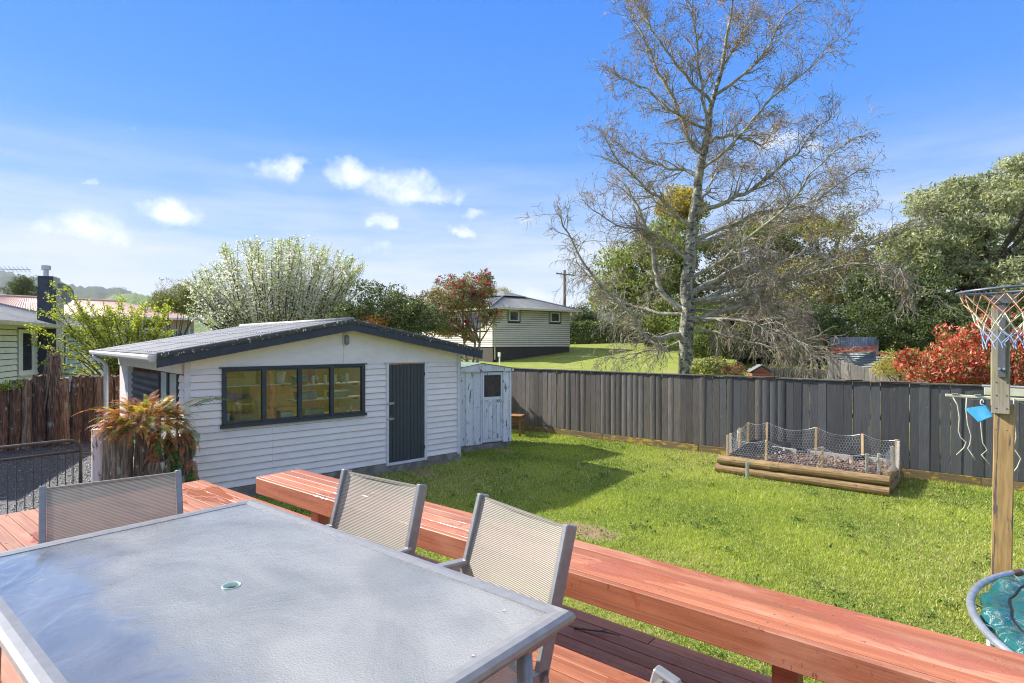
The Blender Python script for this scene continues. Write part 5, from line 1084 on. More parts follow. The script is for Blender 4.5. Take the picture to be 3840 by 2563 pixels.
# ---- cream house on the rise behind the fence
hc = thing('cream_house', 'cream weatherboard house with grey hip roof on the rise behind the fence', 'house', (-23.7, 26.86, 0), R(74.8))
HWd, HDp, Z0, ZE = 6.2, 9.5, 2.25, 4.66
wr = [(1.10, 2.10, 3.84, 4.56), (4.40, 5.42, 3.83, 4.52)]
boards_rect(hc, M['cream_wall'], 0, HWd, Z0, ZE, .135, wr)
sideL = lambda v: (v[1], v[0], v[2])           # local plane x = 0 facing -X, running back along +Y
boards_rect(hc, M['cream_wall'], 0, HDp, Z0, ZE, .135, [(.62, 3.3, 3.28, 4.54)], 0, sideL)
b = MB(); b.box(.005, HWd, .005, HDp, Z0, ZE); b.build('wall_core', M['dark_base'], hc); b = MB(); b.box(.02, HWd-.02, .02, HDp, .6, Z0-.014); b.build('plinth', M['dark_base'], hc)  # dark brown wall core stands in for shade under each board lip
b = MB(); b.box(1.0, 1.75, .005, .02, 1.36, 2.05); b.build('access_hatch', M['dark_base'], hc)
for (a, b_, c, d) in wr:
    sash(hc, a+.12, b_-.12, c+.04, d-.01, M['white_paint'], 1, .07, sill=M['slate']); b = MB(); b.box(a-.02, a+.11, -.055, -.001, c+.0, d+.03); b.build('side_facing', M['sage'], hc); b = MB(); b.box(b_-.11, b_+.02, -.055, -.001, c+.0, d+.03); b.build('side_facing', M['sage'], hc)
sash(hc, .66, 3.26, 3.32, 4.50, M['cream_paint'], 3, .09, side=sideL, cut=[1.25, 2.55])
o_ = .5; rx, rz0, rz1 = HWd/2, ZE+.02, ZE+1.22
corr_plane(hc, 'roof', M['grey_roof'], (-o_, -o_, rz0), (HWd+o_, -o_, rz0), (rx+.02, 3.0, rz1), (rx-.02, 3.0, rz1), .10, .012); corr_plane(hc, 'roof', M['grey_roof'], (-o_, HDp+o_, rz0), (-o_, -o_, rz0), (rx, 3.0, rz1), (rx, 7.5, rz1), .10, .012); corr_plane(hc, 'roof', M['grey_roof'], (HWd+o_, -o_, rz0), (HWd+o_, HDp+o_, rz0), (rx, 7.5, rz1), (rx, 3.0, rz1), .10, .012)
for p, q in (((-o_, -o_, rz0), (rx, 3.0, rz1)), ((HWd+o_, -o_, rz0), (rx, 3.0, rz1)), ((rx, 3, rz1), (rx, 7.5, rz1))): b = MB(); b.tube([p, q], .07, 8); b.build('hip_capping', M['grey_roof'], hc)
b = MB(); b.box(-o_-.1, HWd+o_+.1, -o_-.1, -o_, rz0-.12, rz0-.01); b.box(-o_-.1, -o_, -o_, HDp+o_, rz0-.12, rz0-.01); b.build('gutter', M['cream_paint'], hc); b = MB(); b.box(-o_, HWd+o_, -o_, 0, rz0-.13, rz0-.10); b.box(-o_, 0, 0, HDp, rz0-.13, rz0-.10); b.build('soffit', M['dark_base'], hc)
b = MB(); b.tube([(.12, -.42, rz0-.1), (.12, -.06, rz0-.35), (.12, -.06, 1.5)], .04, 8); b.build('downpipe', M['cream_paint'], hc)
b = MB(); b.add([(2.2, 1.9, rz0+.95), (4.0, 1.9, rz0+.95), (3.1, 3.4, rz1+.22), (3.1, 6.5, rz1+.22), (2.0, 6.5, rz1-.1), (4.2, 6.5, rz1-.1)], [(0, 1, 2), (0, 2, 3, 4), (1, 5, 3, 2)]); b.build('upper_gablet', M['grey_roof'], hc)
mp_ = thing('meter_post', 'small white meter box on a stake by the cream house', 'meter post', dirpt(1146, 836, 32.5)[:2]+(1.3,)); board('stake', M['white_paint'], (.07, .05, .5), mp_, (0, 0, .25)); board('meter_box', M['white_paint'], (.15, .1, .24), mp_, (0, -.02, .58))
# ---- bits of a far house between the trees
hf = thing('far_house', 'pale house roof showing between the trees behind the birch', 'house', dirpt(1838, 760, 52)[:2]+(2.4,), R(40))
boards_rect(hf, M['white_wall'], -5, 5, 0, 2.6, .3); b = MB(); b.box(-5, 5, .003, 6, 0, 2.6); b.build('wall_core', M['white_wall'], hf); corr_plane(hf, 'roof', M['grey_roof'], (-5.4, -.4, 2.6), (5.4, -.4, 2.6), (5.4, 3, 3.9), (-5.4, 3, 3.9), .2, .02); sash(hf, -2.4, -.8, 1.0, 2.2, M['white_paint'], 2, .08)
# ---- power pole
po = thing('power_pole', 'tall wooden power pole with a crossarm behind the cream house', 'power pole', dirpt(1295, 700, 60)[:2]+(2.4,), R(30)); b = MB(); b.tube([(0, 0, 0), (0, 0, 7.5)], [.19, .14], 10); b.build('shaft', M['pole'], po, smooth=True); board('crossarm', M['pole'], (1.9, .11, .12), po, (.1, -.14, 7.05), (0, R(7), 0))
b = MB(); b.tube([(-.45, -.12, 7.05), (0, -.12, 6.4)], .02, 5); b.build('brace', M['galv'], po)
for x in (-.75, -.3, .5, .9): b = MB(); b.lathe([(.03, 0), (.05, .05), (.03, .13), (.0001, .14)], 8, c=(x, -.14, 7.13-x*.12)); b.build('insulator', M['grey_pl'], po)
# ================================================================== back-section bits beyond the fence
def gz_(p): return hgt(p[0], p[1])
p = dirpt(1795, 800, 27); bs = thing('black_shed', 'black stained timber shed half hidden behind birch twigs', 'shed', (p[0], p[1], gz_(p)-.1), R(12))
for i_ in range(10): board('cladding_board', M['black_wood'], (4.6, .025, .165), bs, (0, -.012, .55+.17*i_), (R(3), 0, 0))
b = MB(); b.box(-2.3, 2.3, .02, 2.8, .3, 2.2); b.build('wall_core', M['black_wood'], bs); b = MB(); b.add([(-2.5, -.25, 2.22), (2.5, -.25, 2.22), (2.5, 3, 2.42), (-2.5, 3, 2.42), (-2.5, -.25, 2.16), (2.5, -.25, 2.16), (2.5, 3, 2.36), (-2.5, 3, 2.36)], [(0, 1, 2, 3), (7, 6, 5, 4), (0, 4, 5, 1), (1, 5, 6, 2), (2, 6, 7, 3), (3, 7, 4, 0)]); b.build('roof', M['grey_roof'], bs); board('fascia', M['grey_wood'], (4.7, .03, .12), bs, (0, -.03, .45))
p0 = dirpt(1722, 850, 21.5); p1 = dirpt(1912, 850, 21.0); d_ = Vector(p1)-Vector(p0); L_ = math.hypot(d_.x, d_.y); lw = thing('log_retaining_wall', 'low retaining wall of upright round logs below the black shed', 'wall', (p0[0], p0[1], gz_(p0)-.1), math.atan2(d_.y, d_.x))
lm2 = MB().tube([(0, 0, 0), (0, 0, .8), (0, 0, .83)], [.075, .075, .06], 10).mesh('wall_log', M['post_grey'], smooth=True)
rr = random.Random(5)
for i_ in range(int(L_/.148)): link('wall_log', lm2, lw, (i_*.148, 0, rr.uniform(-.04, .02)))
p = dirpt(1744, 868, 16.4); ht = thing('wooden_hutch', 'small red brown wooden hutch with a grey gable roof just behind the fence', 'hutch', (p[0], p[1], gz_(p)), R(28)); g0 = 0
for i_ in range(9): board('side_board', M['hutch_red'], (.50, .40, .125), ht, (0, 0, .12+.13*i_-.0), bevel=.004)
b = MB(); b.extr([(-.25, 1.235), (.25, 1.235), (0, 1.40)], 'y', -.2, .2); b.build('gable', M['hutch_red'], ht, fix=True); [board('leg', M['hutch_red'], (.05, .05, .06), ht, (sx*.2, sy*.15, .02)) for sx in (-1, 1) for sy in (-1, 1)]
for s_ in (-1, 1): board('roof_panel', M['shingle'], (.36, .50, .025), ht, (s_*.155, 0, 1.345), (0, R(32)*s_, 0))
# grey paling fence and corrugated iron
p0 = dirpt(1902, 870, 18.4); p1 = dirpt(2110, 870, 16.2); d_ = Vector(p1)-Vector(p0); L_ = math.hypot(d_.x, d_.y); gf = thing('grey_boundary_fence', 'silver grey close boarded fence running behind the red shrub', 'fence', (p0[0], p0[1], gz_(p0)-.2), math.atan2(d_.y, d_.x))
me = MB().box(-.05, .05, -.01, .01, 0, 1.9).mesh('paling', M['grey_wood'], bevel=.002); i_ = 0
while i_*.104 < L_+.6:
    t_ = i_*.104/L_; zt = 1.5-.28*min(1, t_*2.4)-.06*max(0, t_-.4)
    o = link('paling', me, gf, (i_*.104, rr.uniform(-.004, .004), zt-1.9+rr.uniform(-.01, .01)), (0, 0, rr.uniform(-.04, .04))); i_ += 1
def iron(name, label, pa, pb, z0, z1, mat, horiz, n=10):
    pa = Vector(pa); pb = Vector(pb); d_ = pb-pa; L_ = math.hypot(d_.x, d_.y); t = thing(name, label, 'iron sheet', (pa.x, pa.y, 0), math.atan2(d_.y, d_.x), 'corrugated iron lean-to pieces'); m = MB()
    if horiz:
        k = int((z1-z0)/.0127)
        for i_ in range(k+1): z = z0+(z1-z0)*i_/k; m.v += [(0, .012*math.cos(2*math.pi*z/.0762), z), (L_, .012*math.cos(2*math.pi*z/.0762), z)]
    else:
        k = int(L_/.0127)
        for i_ in range(k+1): x = L_*i_/k; m.v += [(x, .012*math.cos(2*math.pi*x/.0762), z0), (x, .012*math.cos(2*math.pi*x/.0762), z1)]
    m.f = [(2*i_, 2*i_+1, 2*i_+3, 2*i_+2) for i_ in range(k)]; m.m = [0]*k; m.build('sheet', M[mat], t, smooth=True); return t
zc = lambda v, D: 2.6+(784-v)/1345*D
iron('iron_sheet', 'blue grey upright corrugated sheet above the red battens', dirpt(1905, 0, 20.2), dirpt(2012, 0, 19.2), zc(803, 19.7), zc(774, 19.7), 'iron_blue', False)
iron('iron_sheet', 'pale corrugated sheet laid sideways below the red battens', dirpt(1918, 0, 19.6), dirpt(2009, 0, 18.6), zc(850, 19), zc(807, 19), 'iron_blue', True)
iron('iron_sheet', 'mossy pale corrugated sheet laid sideways at the fern', dirpt(2010, 0, 18.5), dirpt(2085, 0, 18.0), zc(856, 18.3), zc(819, 18.3), 'iron_pale', True)
for (ua, ub, v, lab) in ((1905, 2013, 799, 'upper red timber batten across the corrugated iron'), (1905, 2008, 806, 'lower red timber batten across the corrugated iron'), (2014, 2062, 812, 'short red timber batten beside the fern')):
    pa, pb = Vector(dirpt(ua, v+(2 if ub < 2050 else -2), 19.4 if ub < 2050 else 18.4)), Vector(dirpt(ub, v-2 if ub < 2050 else v+3, 18.5 if ub < 2050 else 18.0)); b = MB(); b.beam(pa, pb, .05, .075); tag(b.build('timber_batten', M['red_timber']), lab, 'batten', 'red battens on the iron')
for u in (1912, 2010):
    p = dirpt(u, 800, 19.9 if u < 1950 else 19.0); b = MB(); b.box(p[0]-.05, p[0]+.05, p[1]-.02+.08, p[1]+.08+.06, gz_(p)-.1, zc(778, 19)); tag(b.build('lean_to_post', M['grey_wood']), 'post holding the corrugated iron at its '+('shed' if u < 1950 else 'fern')+' end', 'post', 'lean-to posts')
# ================================================================== plants
RT = Vector((.7713, .6365, 0)); FW = Vector((-.6365, .7713, 0)); UPV = Vector((0, 0, 1))
# ---------------- the tall bare birch
BD = 22.0; bb = dirpt(1573, 0, BD); bz0 = hgt(bb[0], bb[1])
birch = thing('birch_tree', 'tall nearly leafless birch with lichened trunk and drooping twigs', 'tree', (bb[0], bb[1], bz0-.05))
def tz(zx, zy, dep=0.0):   # sketch coordinates of the tree's elevation (px of a 0.893 x drawing) -> metres in the tree frame
    u = (2000+.893*zx)/1.6347; v = .893*zy/1.6347
    return RT*((u-1573)*BD/1345) + FW*dep + UPV*(2.6-(v-784)*BD/1345-bz0+.05)
rb = random.Random(12)
trunk_px = [(640, 1700), (640, 1568), (641, 1480), (642, 1400), (652, 1300), (642, 1210), (660, 1080), (668, 950), (688, 810), (702, 700), (722, 620), (732, 560), (742, 470), (765, 380), (790, 300), (802, 220), (812, 150), (830, 60), (842, -40), (850, -130)]
trunk_r = [.33, .27, .26, .27, .255, .24, .225, .20, .17, .15, .135, .12, .10, .085, .07, .06, .05, .04, .028, .015]
tpts = [tz(x, y_) for x, y_ in trunk_px]; tpts[0].z = 0
def smooth_path(pts, rs, sub=3, jit=0.0):
    out, ro = [], []
    for i_ in range(len(pts)-1):
        p0, p1, p2, p3 = pts[max(i_-1, 0)], pts[i_], pts[i_+1], pts[min(i_+2, len(pts)-1)]
        for k in range(sub):
            t_ = k/sub; q = .5*((2*p1)+(-p0+p2)*t_+(2*p0-5*p1+4*p2-p3)*t_*t_+(-p0+3*p1-3*p2+p3)*t_**3)
            if jit and (i_ or k): q = q+Vector((rb.uniform(-jit, jit), rb.uniform(-jit, jit), rb.uniform(-jit, jit)))
            out.append(q); ro.append(rs[i_]+(rs[i_+1]-rs[i_])*t_)
    out.append(pts[-1]); ro.append(rs[-1]); return out, ro
tb = MB(); tp, trr = smooth_path(tpts, trunk_r, 3, .008); tb.tube(tp, trr, 14); tb.build('trunk', M['birch'], birch, smooth=True)
limbs = [  # pixel sketch of each main limb, depth lean, base radius
 ([(625, 1400), (560, 1420), (480, 1425), (440, 1390), (400, 1330), (300, 1250), (200, 1130), (130, 1020), (85, 940)], -.35, .095),
 ([(645, 1310), (560, 1240), (530, 1150), (520, 1000), (480, 890), (430, 760), (380, 700)], .5, .10),
 ([(665, 960), (580, 910), (500, 850), (420, 810), (330, 740), (250, 640)], -.5, .07),
 ([(695, 750), (640, 700), (560, 670), (480, 620), (400, 540), (330, 470)], .6, .055),
 ([(712, 650), (680, 610), (650, 560), (600, 400), (540, 280), (490, 140), (440, 30), (420, -60)], .25, .075),
 ([(735, 540), (600, 520), (480, 460), (380, 430), (310, 420)], -.5, .045),
 ([(752, 440), (650, 360), (560, 270), (500, 200), (440, 120), (380, 60)], -.3, .045),
 ([(650, 1345), (760, 1320), (860, 1280), (960, 1215), (1100, 1150), (1200, 1090), (1300, 1060), (1400, 1010)], -.4, .09),
 ([(650, 1240), (780, 1170), (900, 1110), (1000, 1050), (1080, 960), (1160, 900), (1260, 870), (1360, 740), (1430, 640)], .35, .09),
 ([(665, 1030), (760, 1000), (860, 960), (960, 880), (1060, 850), (1180, 800)], .7, .07),
 ([(680, 900), (800, 850), (900, 810), (970, 750), (1060, 680), (1110, 600), (1180, 540)], -.25, .07),
 ([(728, 600), (800, 560), (870, 540), (960, 550), (1060, 540), (1130, 430), (1250, 420)], .5, .055),
 ([(762, 400), (870, 330), (960, 230), (1000, 130), (1130, 70)], -.4, .05),
 ([(795, 290), (850, 200), (900, 120), (940, 30), (980, -40)], .45, .045),
 ([(650, 1370), (800, 1335), (900, 1350), (1000, 1390), (1090, 1440), (1150, 1510)], .3, .06),
 ([(655, 1265), (850, 1240), (1000, 1190), (1150, 1150), (1250, 1185), (1290, 1280)], -.7, .07),
 ([(645, 1320), (500, 1300), (420, 1260), (330, 1200), (250, 1090), (200, 980)], .8, .06),
 ([(660, 1090), (580, 1030), (500, 960), (400, 940), (300, 880), (220, 800)], .3, .06),
 ([(700, 720), (800, 640), (860, 560), (930, 480), (1020, 420), (1100, 330)], -.8, .05),
 ([(735, 520), (700, 420), (680, 300), (650, 180), (640, 60), (650, -50)], -.6, .05),
 ([(645, 1390), (740, 1400), (850, 1440), (950, 1470), (1020, 1540)], -.6, .05),
 ([(690, 850), (760, 780), (800, 700), (850, 640), (960, 600), (1040, 620)], .9, .045),
 ([(650, 1180), (760, 1100), (860, 1000), (940, 920), (1000, 800), (1080, 740)], -1.0, .06),
 ([(642, 1420), (560, 1460), (470, 1480), (390, 1500), (300, 1510)], .25, .045),
 ([(660, 1270), (860, 1270), (1000, 1280), (1100, 1340), (1150, 1430)], .15, .055),
 ([(655, 1330), (840, 1365), (940, 1420), (1010, 1500)], -.9, .045),
 ([(662, 1220), (900, 1200), (1080, 1190), (1200, 1230), (1240, 1330)], .3, .055),
 ([(650, 1290), (800, 1230), (960, 1160), (1100, 1080), (1240, 1020), (1360, 950), (1460, 870)], .15, .075),
 ([(670, 1010), (800, 960), (1000, 880), (1140, 860), (1260, 800), (1350, 730), (1430, 690)], .1, .07),
 ([(660, 1300), (900, 1300), (1060, 1270), (1180, 1290), (1260, 1350), (1300, 1440)], .5, .055),
]
br = MB(); twm = MB(); tips = []
def rnd3(): return Vector((rb.gauss(0, 1), rb.gauss(0, 1), rb.gauss(0, 1)))
def twig(p, d, L_, r0, lvl, hgt_f):
    n_ = 4 if lvl else 5; pts = [p]; q = p.copy(); dd = d.normalized()
    for k in range(n_):
        dd = (dd+rnd3()*.26+UPV*(-.24 if hgt_f < .35 else (-.04 if hgt_f < .6 else .02))*(.6+.5*k/n_)*(1.2 if lvl else .7)).normalized(); q = q+dd*(L_/n_); pts.append(q)
    rs = [max(.0055, r0*(1-.72*k/n_)) for k in range(n_+1)]
    (br if r0 > .012 else twm).tube(pts, rs, 5 if r0 > .012 else 3, cap=False)
    if lvl < 2:
        m_ = rb.randint(5, 7) if lvl == 0 else rb.randint(2, 4)
        for _ in range(m_):
            k = rb.randint(1, n_); b0 = pts[k-1].lerp(pts[k], rb.random()); ax = (pts[k]-pts[k-1]).normalized(); sd = rnd3(); sd = (sd-ax*sd.dot(ax)).normalized()
            twig(b0, ax*.75+sd*.75, L_*rb.uniform(.38, .62), max(.0068, rs[k]*.6), lvl+1, hgt_f)
    else: tips.append((pts[-1], pts[1]))
H_ = 15.5
for px, lean, r0 in limbs:
    n_ = len(px); x0 = px[0][0]
    raw = []
    for i_, (x, y_) in enumerate(px):
        w = i_/(n_-1); raw.append(tz(x, y_, lean*abs(x-x0)*.893/1.6347*BD/1345*.8+lean*w*1.2))
    r0 *= 1.35; rs0 = [r0*(1-.84*(i_/(n_-1))**.85) for i_ in range(n_)]
    pts, rs = smooth_path(raw, rs0, 3, .06); br.tube(pts, rs, 8, cap=False)
    L_ = sum((pts[i_+1]-pts[i_]).length for i_ in range(len(pts)-1))
    m_ = int(L_*5.4)
    for k in range(m_):
        t_ = .14+.86*(k+rb.random())/m_; f_ = t_*(len(pts)-1); i_ = min(int(f_), len(pts)-2); p = pts[i_].lerp(pts[i_+1], f_-i_); ax = (pts[i_+1]-pts[i_]).normalized()
        sd = rnd3()+UPV*.25; sd = (sd-ax*sd.dot(ax)).normalized(); hf = p.z/H_
        twig(p, ax*.8+sd*rb.uniform(.5, 1.0), rb.uniform(.7, 1.55)*(1.0 if t_ < .8 else .8), max(.013, min(.032, rs[i_]*.5)), 0, hf)
for k in range(46):    # short shoots off the upper trunk
    f_ = rb.uniform(.42, 1)*(len(tp)-1); i_ = min(int(f_), len(tp)-2); p = tp[i_].lerp(tp[i_+1], f_-i_); sd = rnd3(); sd.z = abs(sd.z)*.5+.3
    twig(p, sd, rb.uniform(.8, 1.7), .014, 0, p.z/H_)
br.build('branches', M['branch'], birch, smooth=True); twm.build('twigs', M['twig'], birch)
print('birch twigs', len(twm.f), len(br.f), len(tips))
# last brown leaves and catkins, thicker towards the top
r2 = np.random.default_rng(3)
tp_ = [(t0, t1) for t0, t1 in tips if rb.random() < (.12 + 1.3*max(0, (t0.z/H_-.40)))]
c = np.array([[*(t1.lerp(t0, rb.random()))] for t0, t1 in tp_ for _ in range(3)])
V, F, T = leafcloud(r2, c+r2.normal(0, .05, c.shape), .075, .030, [(.34, .20, .07), (.24, .14, .055), (.42, .27, .09)], droop=1.6)
link('leaves', np_mesh('leaves', V, F, M['dry_leaf'], T), birch)
# ---------------- generic leafy tree / shrub
def shell(rg, cc, rr, n, flat=.8, lo=.55, upb=.15):
    d = rg.normal(size=(n, 3)); d[:, 2] = d[:, 2]+upb*np.abs(d[:, 2]); d /= np.linalg.norm(d, axis=1, keepdims=True)
    rad = rr*(lo+(1-lo)*rg.random((n, 1))**.6)*rg.uniform(.85, 1.12, (n, 1)); p = d*rad; p[:, 2] *= flat
    return cc+p, d
def foliage(seed, ells, nclump, crad, per, L, W, pal, wts=None, flat=.75, up=.2, droop=0, inner=.55, jit=.2, keepz=-9):
    """ells: crown ellipsoids (cx, cy, cz, rx, ry, rz, weight) filled with leaf clumps near their surface"""
    rg = np.random.default_rng(seed); parts = []; cen = []
    wt = np.array([e[6] for e in ells], float); wt /= wt.sum()
    for k in range(nclump):
        e = ells[rg.choice(len(ells), p=wt)]; d = rg.normal(size=3); d /= np.linalg.norm(d)
        if d[2] < -.35: d[2] *= .4
        f = inner+(1-inner)*rg.random()**.5; c = np.array(e[:3])+d*np.array(e[3:6])*f
        if c[2] < keepz: continue
        r0 = crad*rg.uniform(.6, 1.35); p, nr = shell(rg, c, r0, per, flat); sh = rg.uniform(.82, 1.18)
        v, fa, t = leafcloud(rg, p, L, W, np.array(pal)*sh, wts, nr, up, jit, droop); parts.append((v, fa, t)); cen.append(Vector(c))
    V, F, T = merge(parts); return V, F, T, cen
def limbs_to(parent, base, cens, mat, r0, n=8, seed=1, fork=.35, name='trunk', lean=(0, 0), multi=1, tw=True):
    rr = random.Random(seed); m = MB(); cs_ = rr.sample(cens, min(n, len(cens))); zt = max(c.z for c in cens)
    for k in range(multi):
        a = 6.28*k/max(1, multi); off = Vector((math.cos(a), math.sin(a), 0))*(.0 if multi == 1 else r0*1.6); fk = Vector((base[0]+lean[0]+off.x*3, base[1]+lean[1]+off.y*3, base[2]+(zt-base[2])*fork))
        p0 = Vector(base)+off; mid = p0.lerp(fk, .5)+Vector((rr.uniform(-.1, .1), rr.uniform(-.1, .1), 0))*(1+r0*2)
        m.tube([p0, mid, fk], [r0, r0*.8, r0*.65], 9, cap=False)
        for c in cs_[k::multi]:
            mid = fk.lerp(c, .5)+Vector((rr.uniform(-.3, .3), rr.uniform(-.3, .3), rr.uniform(0, .4)))*min(1, (c-fk).length*.25); m.tube([fk, mid, c], [r0*.5, r0*.3, r0*.08+.004], 6, cap=False)
    return m.build(name, mat, parent, smooth=True)
GAIN = 1.65
def plant(name, label, cat, base, seed, ells, nclump, crad, per, L, W, pal, wts=None, bark='bark', r0=.1, nl=8, mat='leaf', flowers=None, group=None, fork=.35, multi=1, keepz=-9, inner=.55, flat=.75, up=.2, droop=0, jit=.2):
    pal = [tuple(min(.8, x*GAIN) for x in c) for c in pal]
    t = thing(name, label, cat, base, 0, group); rel = [(e[0]-base[0], e[1]-base[1], e[2]-base[2], *e[3:]) for e in ells]
    V, F, T, cen = foliage(seed, rel, nclump, crad, per, L, W, pal, wts, flat, up, droop, inner, jit, keepz)
    link('crown', np_mesh('crown', V, F, M[mat], T), t)
    limbs_to(t, (0, 0, 0), cen, M[bark], r0, nl, seed, fork, multi=multi)
    if flowers:
        n_, sz, fp = flowers; rg = np.random.default_rng(seed+1); cs_ = [cen[rg.integers(len(cen))] for _ in range(n_)]; ps = []
        for c in cs_:
            d = rg.normal(size=3); d[2] = abs(d[2])*.6; d /= np.linalg.norm(d); p = np.array(c)+d*crad*rg.uniform(.85, 1.1)
            v, f, tt = leafcloud(rg, np.repeat(p[None], 12, 0)+rg.normal(0, sz*.22, (12, 3)), sz, sz*.7, fp, None, d[None], .2); ps.append((v, f, tt))
        V, F, T = merge(ps); link('flowers', np_mesh('flowers', V, F, M['petal'], T), t)['kind'] = 'stuff'
    return t
def E(u, v, D, ru, rv, rd, w=1):   # crown ellipsoid centred on a sight line at distance D, half sizes in sight-line px, depth in m
    x, y_, z = dirpt(u, v, D); k = D/1345; return (x, y_, z, ru*k*.9+rd*.1, ru*k*.6+rd*.4, rv*k, w)
def base_at(u, D, z=None):
    x, y_, _ = dirpt(u, 0, D); return (x, y_, hgt(x, y_)-.05 if z is None else z)
# olive-grey big tree, right
plant('evergreen_tree', 'large olive grey evergreen tree filling the right side behind the red shrub', 'tree', base_at(2245, 34), 21,
      [E(2300, 560, 35, 190, 150, 4, 3), E(2180, 520, 34, 110, 90, 3, 1.5), E(2310, 420, 36, 90, 50, 3, 1.2), E(2100, 590, 33, 75, 70, 3, 1), E(2400, 500, 35, 150, 150, 4, 2.5), E(2240, 680, 33, 180, 90, 3, 2), E(2170, 455, 36, 60, 40, 2, .6), E(2400, 700, 33, 150, 90, 3, 1.2)],
      250, .95, 290, .27, .105, [(.17, .18, .105), (.22, .23, .145), (.12, .13, .075), (.28, .28, .17), (.32, .29, .11)], [4, 4, 3, 2, .5], r0=.42, nl=34, fork=.3, flat=.55, inner=.45)
plant('evergreen_tree', 'dark green bushy tree at the foot of the big olive grey tree', 'tree', base_at(2060, 29), 22, [E(2070, 690, 28, 95, 80, 2.5, 2), E(2000, 700, 29, 60, 90, 2, 1), E(2150, 740, 27, 80, 60, 2, 1.3)], 95, .6, 230, .16, .085, [(.045, .065, .024), (.065, .09, .03), (.03, .042, .018), (.10, .12, .035)], r0=.2, nl=16, mat='leaf_gloss')
plant('evergreen_shrub', 'dark undergrowth below the big olive tree behind the iron sheets', 'shrub', base_at(2010, 26), 34, [E(1990, 770, 26, 75, 60, 1.6, 1.2), E(2080, 780, 25.5, 70, 55, 1.5, 1.1)], 80, .45, 150, .12, .07, [(.035, .05, .018), (.055, .075, .024), (.08, .095, .03)], r0=.08, nl=10)
plant('evergreen_shrub', 'dark undergrowth directly behind the red shrub', 'shrub', base_at(2230, 25), 35, [E(2180, 765, 25, 75, 60, 1.6, 1.2), E(2290, 750, 25, 85, 70, 1.6, 1.2), E(2380, 750, 25, 70, 70, 1.5, 1)], 90, .45, 150, .12, .07, [(.035, .05, .018), (.055, .075, .024), (.08, .095, .03)], r0=.08, nl=10)
# trees behind the birch
G1 = 'evergreens behind the birch'
plant('evergreen_tree', 'broad mid green tree on the left behind the birch trunk', 'tree', base_at(1490, 40), 23, [E(1480, 640, 40, 105, 105, 4, 2), E(1420, 680, 40, 55, 85, 3, 1), E(1545, 590, 40, 70, 85, 3, 1.2), E(1520, 730, 38, 100, 50, 3, 1)], 150, .8, 200, .22, .10, [(.125, .155, .04), (.17, .19, .055), (.085, .11, .032), (.22, .22, .065)], r0=.35, nl=18, group=G1)
plant('evergreen_tree', 'tree with golden yellow top rising just left of the birch trunk', 'tree', base_at(1565, 43), 24, [E(1562, 480, 43, 48, 48, 2, 2), E(1560, 560, 43, 60, 60, 3, 1)], 60, .7, 190, .20, .10, [(.30, .22, .03), (.20, .17, .03), (.12, .13, .03), (.36, .25, .03)], r0=.25, nl=10, group=G1)
plant('evergreen_tree', 'dark green tree right of the birch trunk with yellowing leaves', 'tree', base_at(1760, 41), 25, [E(1730, 600, 41, 100, 100, 4, 2), E(1680, 690, 39, 90, 80, 3, 1.5), E(1790, 560, 42, 80, 70, 3, 1.2)], 140, .8, 200, .21, .10, [(.10, .125, .035), (.135, .155, .045), (.20, .17, .035), (.07, .09, .028)], r0=.3, nl=16, group=G1)
plant('evergreen_tree', 'brownish gold tree between the birch and the big right tree', 'tree', base_at(1900, 38), 26, [E(1890, 600, 38, 100, 95, 3.5, 2), E(1940, 660, 37, 75, 90, 3, 1.4), E(1830, 680, 37, 90, 80, 3, 1.4), E(1900, 510, 39, 60, 40, 2, .6)], 140, .75, 190, .20, .095, [(.145, .145, .045), (.20, .175, .05), (.25, .19, .04), (.10, .11, .035), (.34, .25, .03)], [4, 3, 2, 4, .8], r0=.3, nl=16, group=G1)
plant('evergreen_shrub', 'glossy green shrub in front of the black shed, pink flowers', 'shrub', base_at(1880, 24.5), 27, [E(1880, 770, 24.5, 60, 70, 1.6, 1), E(1845, 820, 24, 60, 35, 1.2, .8)], 60, .42, 150, .12, .07, [(.03, .05, .016), (.045, .07, .02), (.07, .09, .025)], r0=.08, nl=10, mat='leaf_gloss', flowers=(14, .11, [(.45, .10, .16), (.55, .18, .25)]))
plant('evergreen_shrub', 'green shrub mass left of the black shed at the lawn edge', 'shrub', base_at(1640, 31), 28, [E(1640, 755, 31, 70, 60, 2, 1.3), E(1590, 770, 32, 45, 45, 2, .6)], 60, .5, 170, .14, .08, [(.055, .085, .025), (.085, .12, .035), (.14, .16, .04)], r0=.1, nl=10)
plant('evergreen_shrub', 'dark mixed shrubbery low between birch trunk and black shed', 'shrub', base_at(1665, 27), 29, [E(1655, 790, 27, 62, 55, 1.5, 1.2), E(1610, 800, 28, 34, 40, 1.2, .6)], 60, .42, 150, .12, .07, [(.045, .065, .02), (.07, .095, .028), (.11, .12, .035)], r0=.1, nl=10)
